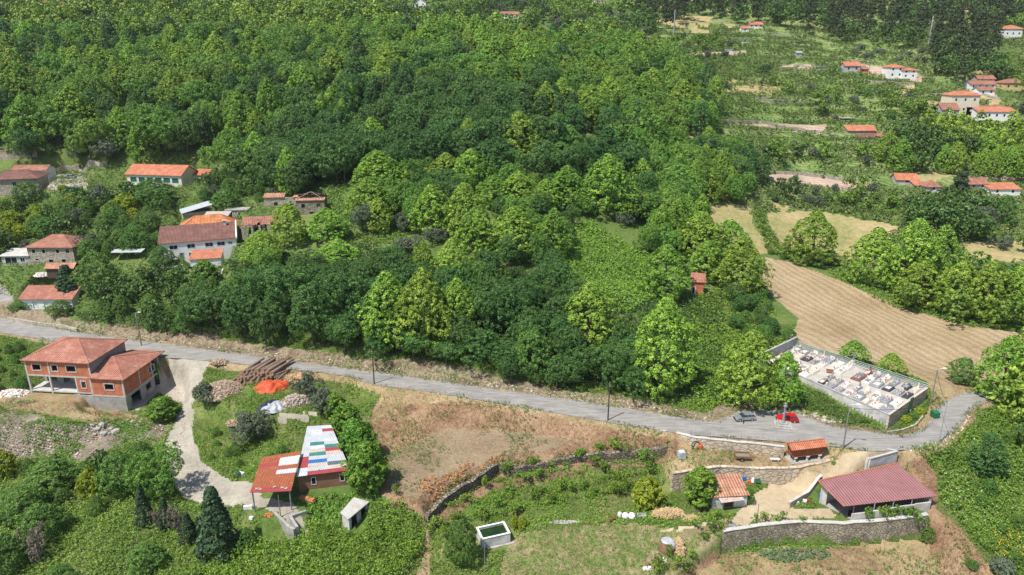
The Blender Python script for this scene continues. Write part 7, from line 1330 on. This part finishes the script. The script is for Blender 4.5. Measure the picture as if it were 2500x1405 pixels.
cover('bramble_thicket', 'green bramble patch between the carport and the slab roofed hut', [(740, 1220), (860, 1200), (940, 1230), (840, 1290), (760, 1296)], 8, .14, .6, BR_, k=6, mound=.6, thr=.3)
cover('bramble_bank', 'flowering bramble and tall weeds covering the right bank', [(2215, 1110), (2330, 1090), (2380, 1035), (2440, 1000), (2560, 990), (2560, 1420), (2450, 1400), (2345, 1285), (2290, 1225), (2285, 1150)], 8, .15, .8, [(.08, .16, .022), (.13, .25, .035), (.19, .33, .05), (.26, .38, .08)], k=6, mound=1.8)
cover('white_blossom', 'small white blossoms on the bramble bank', [(2280, 1100), (2520, 1050), (2520, 1350), (2400, 1290), (2300, 1210)], .25, .12, 1.6, [(.75, .75, .7)] * 2, k=2, mound=1.8, thr=.52)
cover('yellow_flowers', 'yellow flowers low on the right bank', [(2420, 1300), (2500, 1300), (2500, 1380), (2430, 1370)], 3, .12, 1.4, [(.6, .4, .02), (.7, .5, .03)], k=3, mound=1.2, thr=.45)
cover('weeds', 'weeds and brambles on the slope in the bottom left corner', [(-80, 1150), (300, 1120), (440, 1220), (520, 1260), (470, 1330), (560, 1370), (430, 1430), (-80, 1430)], 7, .13, .55, [(.11, .195, .032), (.165, .28, .045), (.23, .36, .06), (.29, .34, .12)], k=5, mound=.6)
cover('clearing_brambles', 'yellow green brambles in the clearing of the wood', [(1370, 560), (1440, 545), (1600, 640), (1620, 720), (1540, 770), (1420, 760), (1370, 690)], 4, .24, .8, [(.14, .25, .03), (.2, .34, .04), (.28, .43, .055), (.32, .42, .08)], k=6, mound=1.6, clump=.6)
cover('clearing_grass', 'long grass in the sloping clearing beside the granite ruin', [(780, 470), (850, 460), (870, 520), (980, 560), (1000, 600), (860, 610), (820, 560)], 3, .26, .6, G1, k=5, thr=.3)
cover('wood_floor', 'undergrowth on the floor of the lower wood', [(560, 640), (900, 600), (1540, 740), (1760, 720), (1780, 990), (1500, 960), (1000, 860), (560, 800)], 2.2, .28, .9, [(.04, .085, .018), (.065, .125, .025), (.1, .18, .035)], k=5, clump=.7)
cover('hedge_growth', 'rough undergrowth on the slope behind the roadside trees', [(1690, 820), (1860, 830), (1940, 840), (1880, 880), (1870, 1000), (1690, 990)], 5, .17, .8, BR_, k=6, mound=1.2)
cover('ivy_bank', 'thick green bushes spilling over the top of the road bank', [(190, 770), (560, 785), (640, 838), (560, 830), (340, 808), (200, 790)], 9, .16, 1.4, [(.06, .11, .03), (.09, .16, .04), (.13, .2, .055), (.17, .22, .08)], k=6, mound=.8)
cover('cemetery_bank_growth', 'green creepers on the bank below the near cemetery wall', [(1935, 940), (2000, 960), (2130, 1022), (2150, 1040), (2060, 1035), (1990, 1010), (1930, 990)], 9, .14, .5, [(.06, .12, .02), (.1, .17, .03), (.16, .2, .06)], k=6, mound=.5)
cover('village_growth', 'rough garden growth between the village houses', [(-60, 440), (300, 400), (560, 380), (860, 450), (700, 560), (640, 700), (560, 800), (190, 780), (-60, 700)], 1.6, .24, .6, [(.06, .11, .025), (.1, .17, .035), (.15, .22, .05), (.22, .23, .1)], k=5, thr=.28, clump=.6)
cover('tall_grass', 'tufts of green grass around the log yard and verges', [(-80, 820), (2560, 780), (2560, 1420), (-80, 1420)], 9, .11, .25, G1, thr=.36, zonesok=[0, 11, 14], k=5, blade=True, clump=.28, ylim=(84, 172))
cover('low_weeds', 'low leafy weeds', [(-80, 820), (2560, 780), (2560, 1420), (-80, 1420)], 9, .12, .32, BR_, thr=.44, zonesok=[0, 11], k=5, clump=.3, scale=3.2, ylim=(84, 172), seed=12)
cover('dry_tufts', 'tufts of dry straw coloured grass', [(-80, 780), (2560, 780), (2560, 1420), (-80, 1420)], 7, .11, .18, DR, thr=.36, zonesok=[0, 2, 9, 11, 14], k=4, blade=True, clump=.25, mat='leaf_dull', ylim=(84, 172))
cover('cut_twigs', 'brown cut twigs and bracken on the cleared slope', [(-80, 900), (2560, 900), (2560, 1420), (-80, 1420)], 7, .13, .25, CB, thr=.36, zonesok=[3], k=5, blade=True, clump=.35, mat='leaf_dull', ylim=(84, 150))
cover('slope_weeds', 'green weeds growing through rubble and bank', [(-80, 780), (2400, 780), (2400, 1420), (-80, 1420)], 4, .12, .35, G1, thr=.54, zonesok=[2, 3, 4, 9, 10], k=5, clump=.3, scale=5, ylim=(84, 172), seed=33)
cover('rust_bracken', 'orange brown dead bracken tufts along the wall top', [(1010, 1200), (1060, 1160), (1300, 1090), (1260, 1130), (1060, 1230)], 3, .17, .6, [(.5, .25, .1), (.42, .2, .08), (.55, .32, .15)], thr=.5, scale=3, k=6, mat='leaf_dull')
cover('garden_vines', 'leafy vine rows trained across the garden terrace', [(1090, 1240), (1220, 1175), (1420, 1145), (1600, 1140), (1620, 1190), (1480, 1220), (1280, 1260), (1120, 1290)], 7, .13, 1.3, [(.07, .16, .02), (.12, .25, .028), (.19, .35, .04), (.28, .44, .07)], rows=(R(105), 3.4, .55), thr=.34, scale=3, k=7, clump=.35)
cover('cabbage_row', 'grey green row of cabbages in the lower field', [(1850, 1350), (2000, 1342), (2030, 1352), (2030, 1364), (1920, 1374), (1855, 1368)], 8, .17, .3, [(.1, .2, .1), (.14, .25, .13), (.18, .28, .16)], k=6, clump=.3)
cover('wall_foot_weeds', 'green weeds along the foot of the old retaining wall', [(1770, 1335), (2230, 1308), (2230, 1322), (2000, 1342), (1850, 1352), (1780, 1352)], 8, .13, .3, BR_, k=5, clump=.3)
cover('vine_rows', 'rows of trained vines on the far terraces', [(1640, 100), (1740, 85), (1990, 95), (2060, 170), (2300, 230), (2300, 330), (2150, 420), (1880, 410), (1760, 330), (1740, 210), (1640, 150)], 1.0, .42, 1.3, [(.085, .165, .03), (.135, .245, .04), (.19, .31, .055)], rows=(R(96), 5.5, .1), k=5, clump=.8, zonesok=[0, 7, 12], thr=.3, scale=30, ylim=(250, 620))
cover('far_scrub', 'green scrub between the far fields', [(1560, 60), (2560, 60), (2560, 600), (2380, 660), (2060, 600), (1740, 480), (1700, 200)], .8, .42, .9, OLG, k=5, clump=.9, thr=.36, scale=14, zonesok=[0, 12], ylim=(222, 620))
cover('meadow_hedge', 'trained vine hedges around the meadows', [(1830, 520), (1860, 515), (1900, 600), (2060, 640), (2060, 655), (1880, 622)], 3, .3, 1.2, G1, k=6, clump=.7)
cover('meadow_hedge', 'vine trellis rows above the large meadow', [(1900, 488), (2200, 498), (2340, 540), (2340, 562), (2180, 535), (1900, 505)], 2.4, .3, 1.5, G1, k=6, clump=.7, rows=(R(100), 6, -.2))
cover('field_edge', 'long green grass along the field edge', [(2040, 655), (2200, 730), (2400, 790), (2400, 805), (2180, 752), (2020, 670)], 3, .22, .6, BR_, k=5)
cover('wall_growth', 'brambles and dry stalks hanging over the dry stone wall', [(1035, 1255), (1075, 1205), (1150, 1160), (1215, 1120), (1262, 1132), (1420, 1100), (1640, 1080), (1640, 1098), (1420, 1122), (1262, 1156), (1215, 1146), (1150, 1185), (1085, 1230), (1045, 1272)], 8, .14, .45, [(.09, .15, .03), (.15, .22, .04), (.26, .2, .1), (.12, .1, .05)], thr=.44, scale=2.2, k=7, clump=.45)
cover('clearing_grass', 'bright grass and brambles on the slope under the brick hut', [(1690, 730), (1765, 700), (1860, 700), (1900, 800), (1800, 860), (1790, 1000), (1690, 995), (1680, 860)], 5, .18, .8, [(.14, .25, .03), (.2, .33, .04), (.27, .41, .055)], k=6, mound=1.0)
cover('rubble_weeds', 'green weeds breaking up the rubble slope', [(-60, 1020), (420, 1030), (400, 1120), (200, 1140), (-60, 1150)], 9, .13, .45, BR_, thr=.5, scale=5, k=6, clump=.35, seed=55)
# ------------------------------------------------------------------ labels that single out each repeat: counted in rows from the lower edge upward
def row_labels():
    gr = {}
    for o in list(COL.objects):
        if o.parent is None and o.get('label') and not o.get('kind'):
            gr.setdefault(o.get('short') or o['label'], []).append(o)
    for s_, L in gr.items():
        if 'short' in L[0].keys() or len(L) > 1:
            n = len(L); m = max(3, min(28, int(round(math.sqrt(n * 2.2))))); L.sort(key=lambda o: proj(*o.location)[1], reverse=True)
            for r in range(0, n, m):
                for k, o in enumerate(sorted(L[r:r + m], key=lambda o: proj(*o.location)[0])):
                    o['label'] = s_ + (f', {ORD[k]} from left' if n > 1 else '') + (f', {ORD[r // m]} row from below' if n > m else '')
    for o in COL.objects:
        if 'short' in o.keys(): del o['short']
        if o.get('label') and len(o['label'].split()) > 16: print('LONG', o['label'])
row_labels()

# ------------------------------------------------------------------ thin summer haze in the valley air
g = MB(); g.box(-1400, 1400, -40, 1400, -60, 330)
hm = bpy.data.materials.new('haze'); hm.use_nodes = True; ht = hm.node_tree; ht.nodes.remove(ht.nodes['Principled BSDF'])
pv = ht.nodes.new('ShaderNodeVolumePrincipled'); pv.inputs['Color'].default_value = (.86, .92, 1, 1); pv.inputs['Density'].default_value = .00007; pv.inputs['Anisotropy'].default_value = .3
ht.links.new(pv.outputs[0], ht.nodes['Material Output'].inputs['Volume'])
ho_ = g.build('haze', hm); tag(ho_, 'thin pale haze in the valley air', None, None, 'stuff')
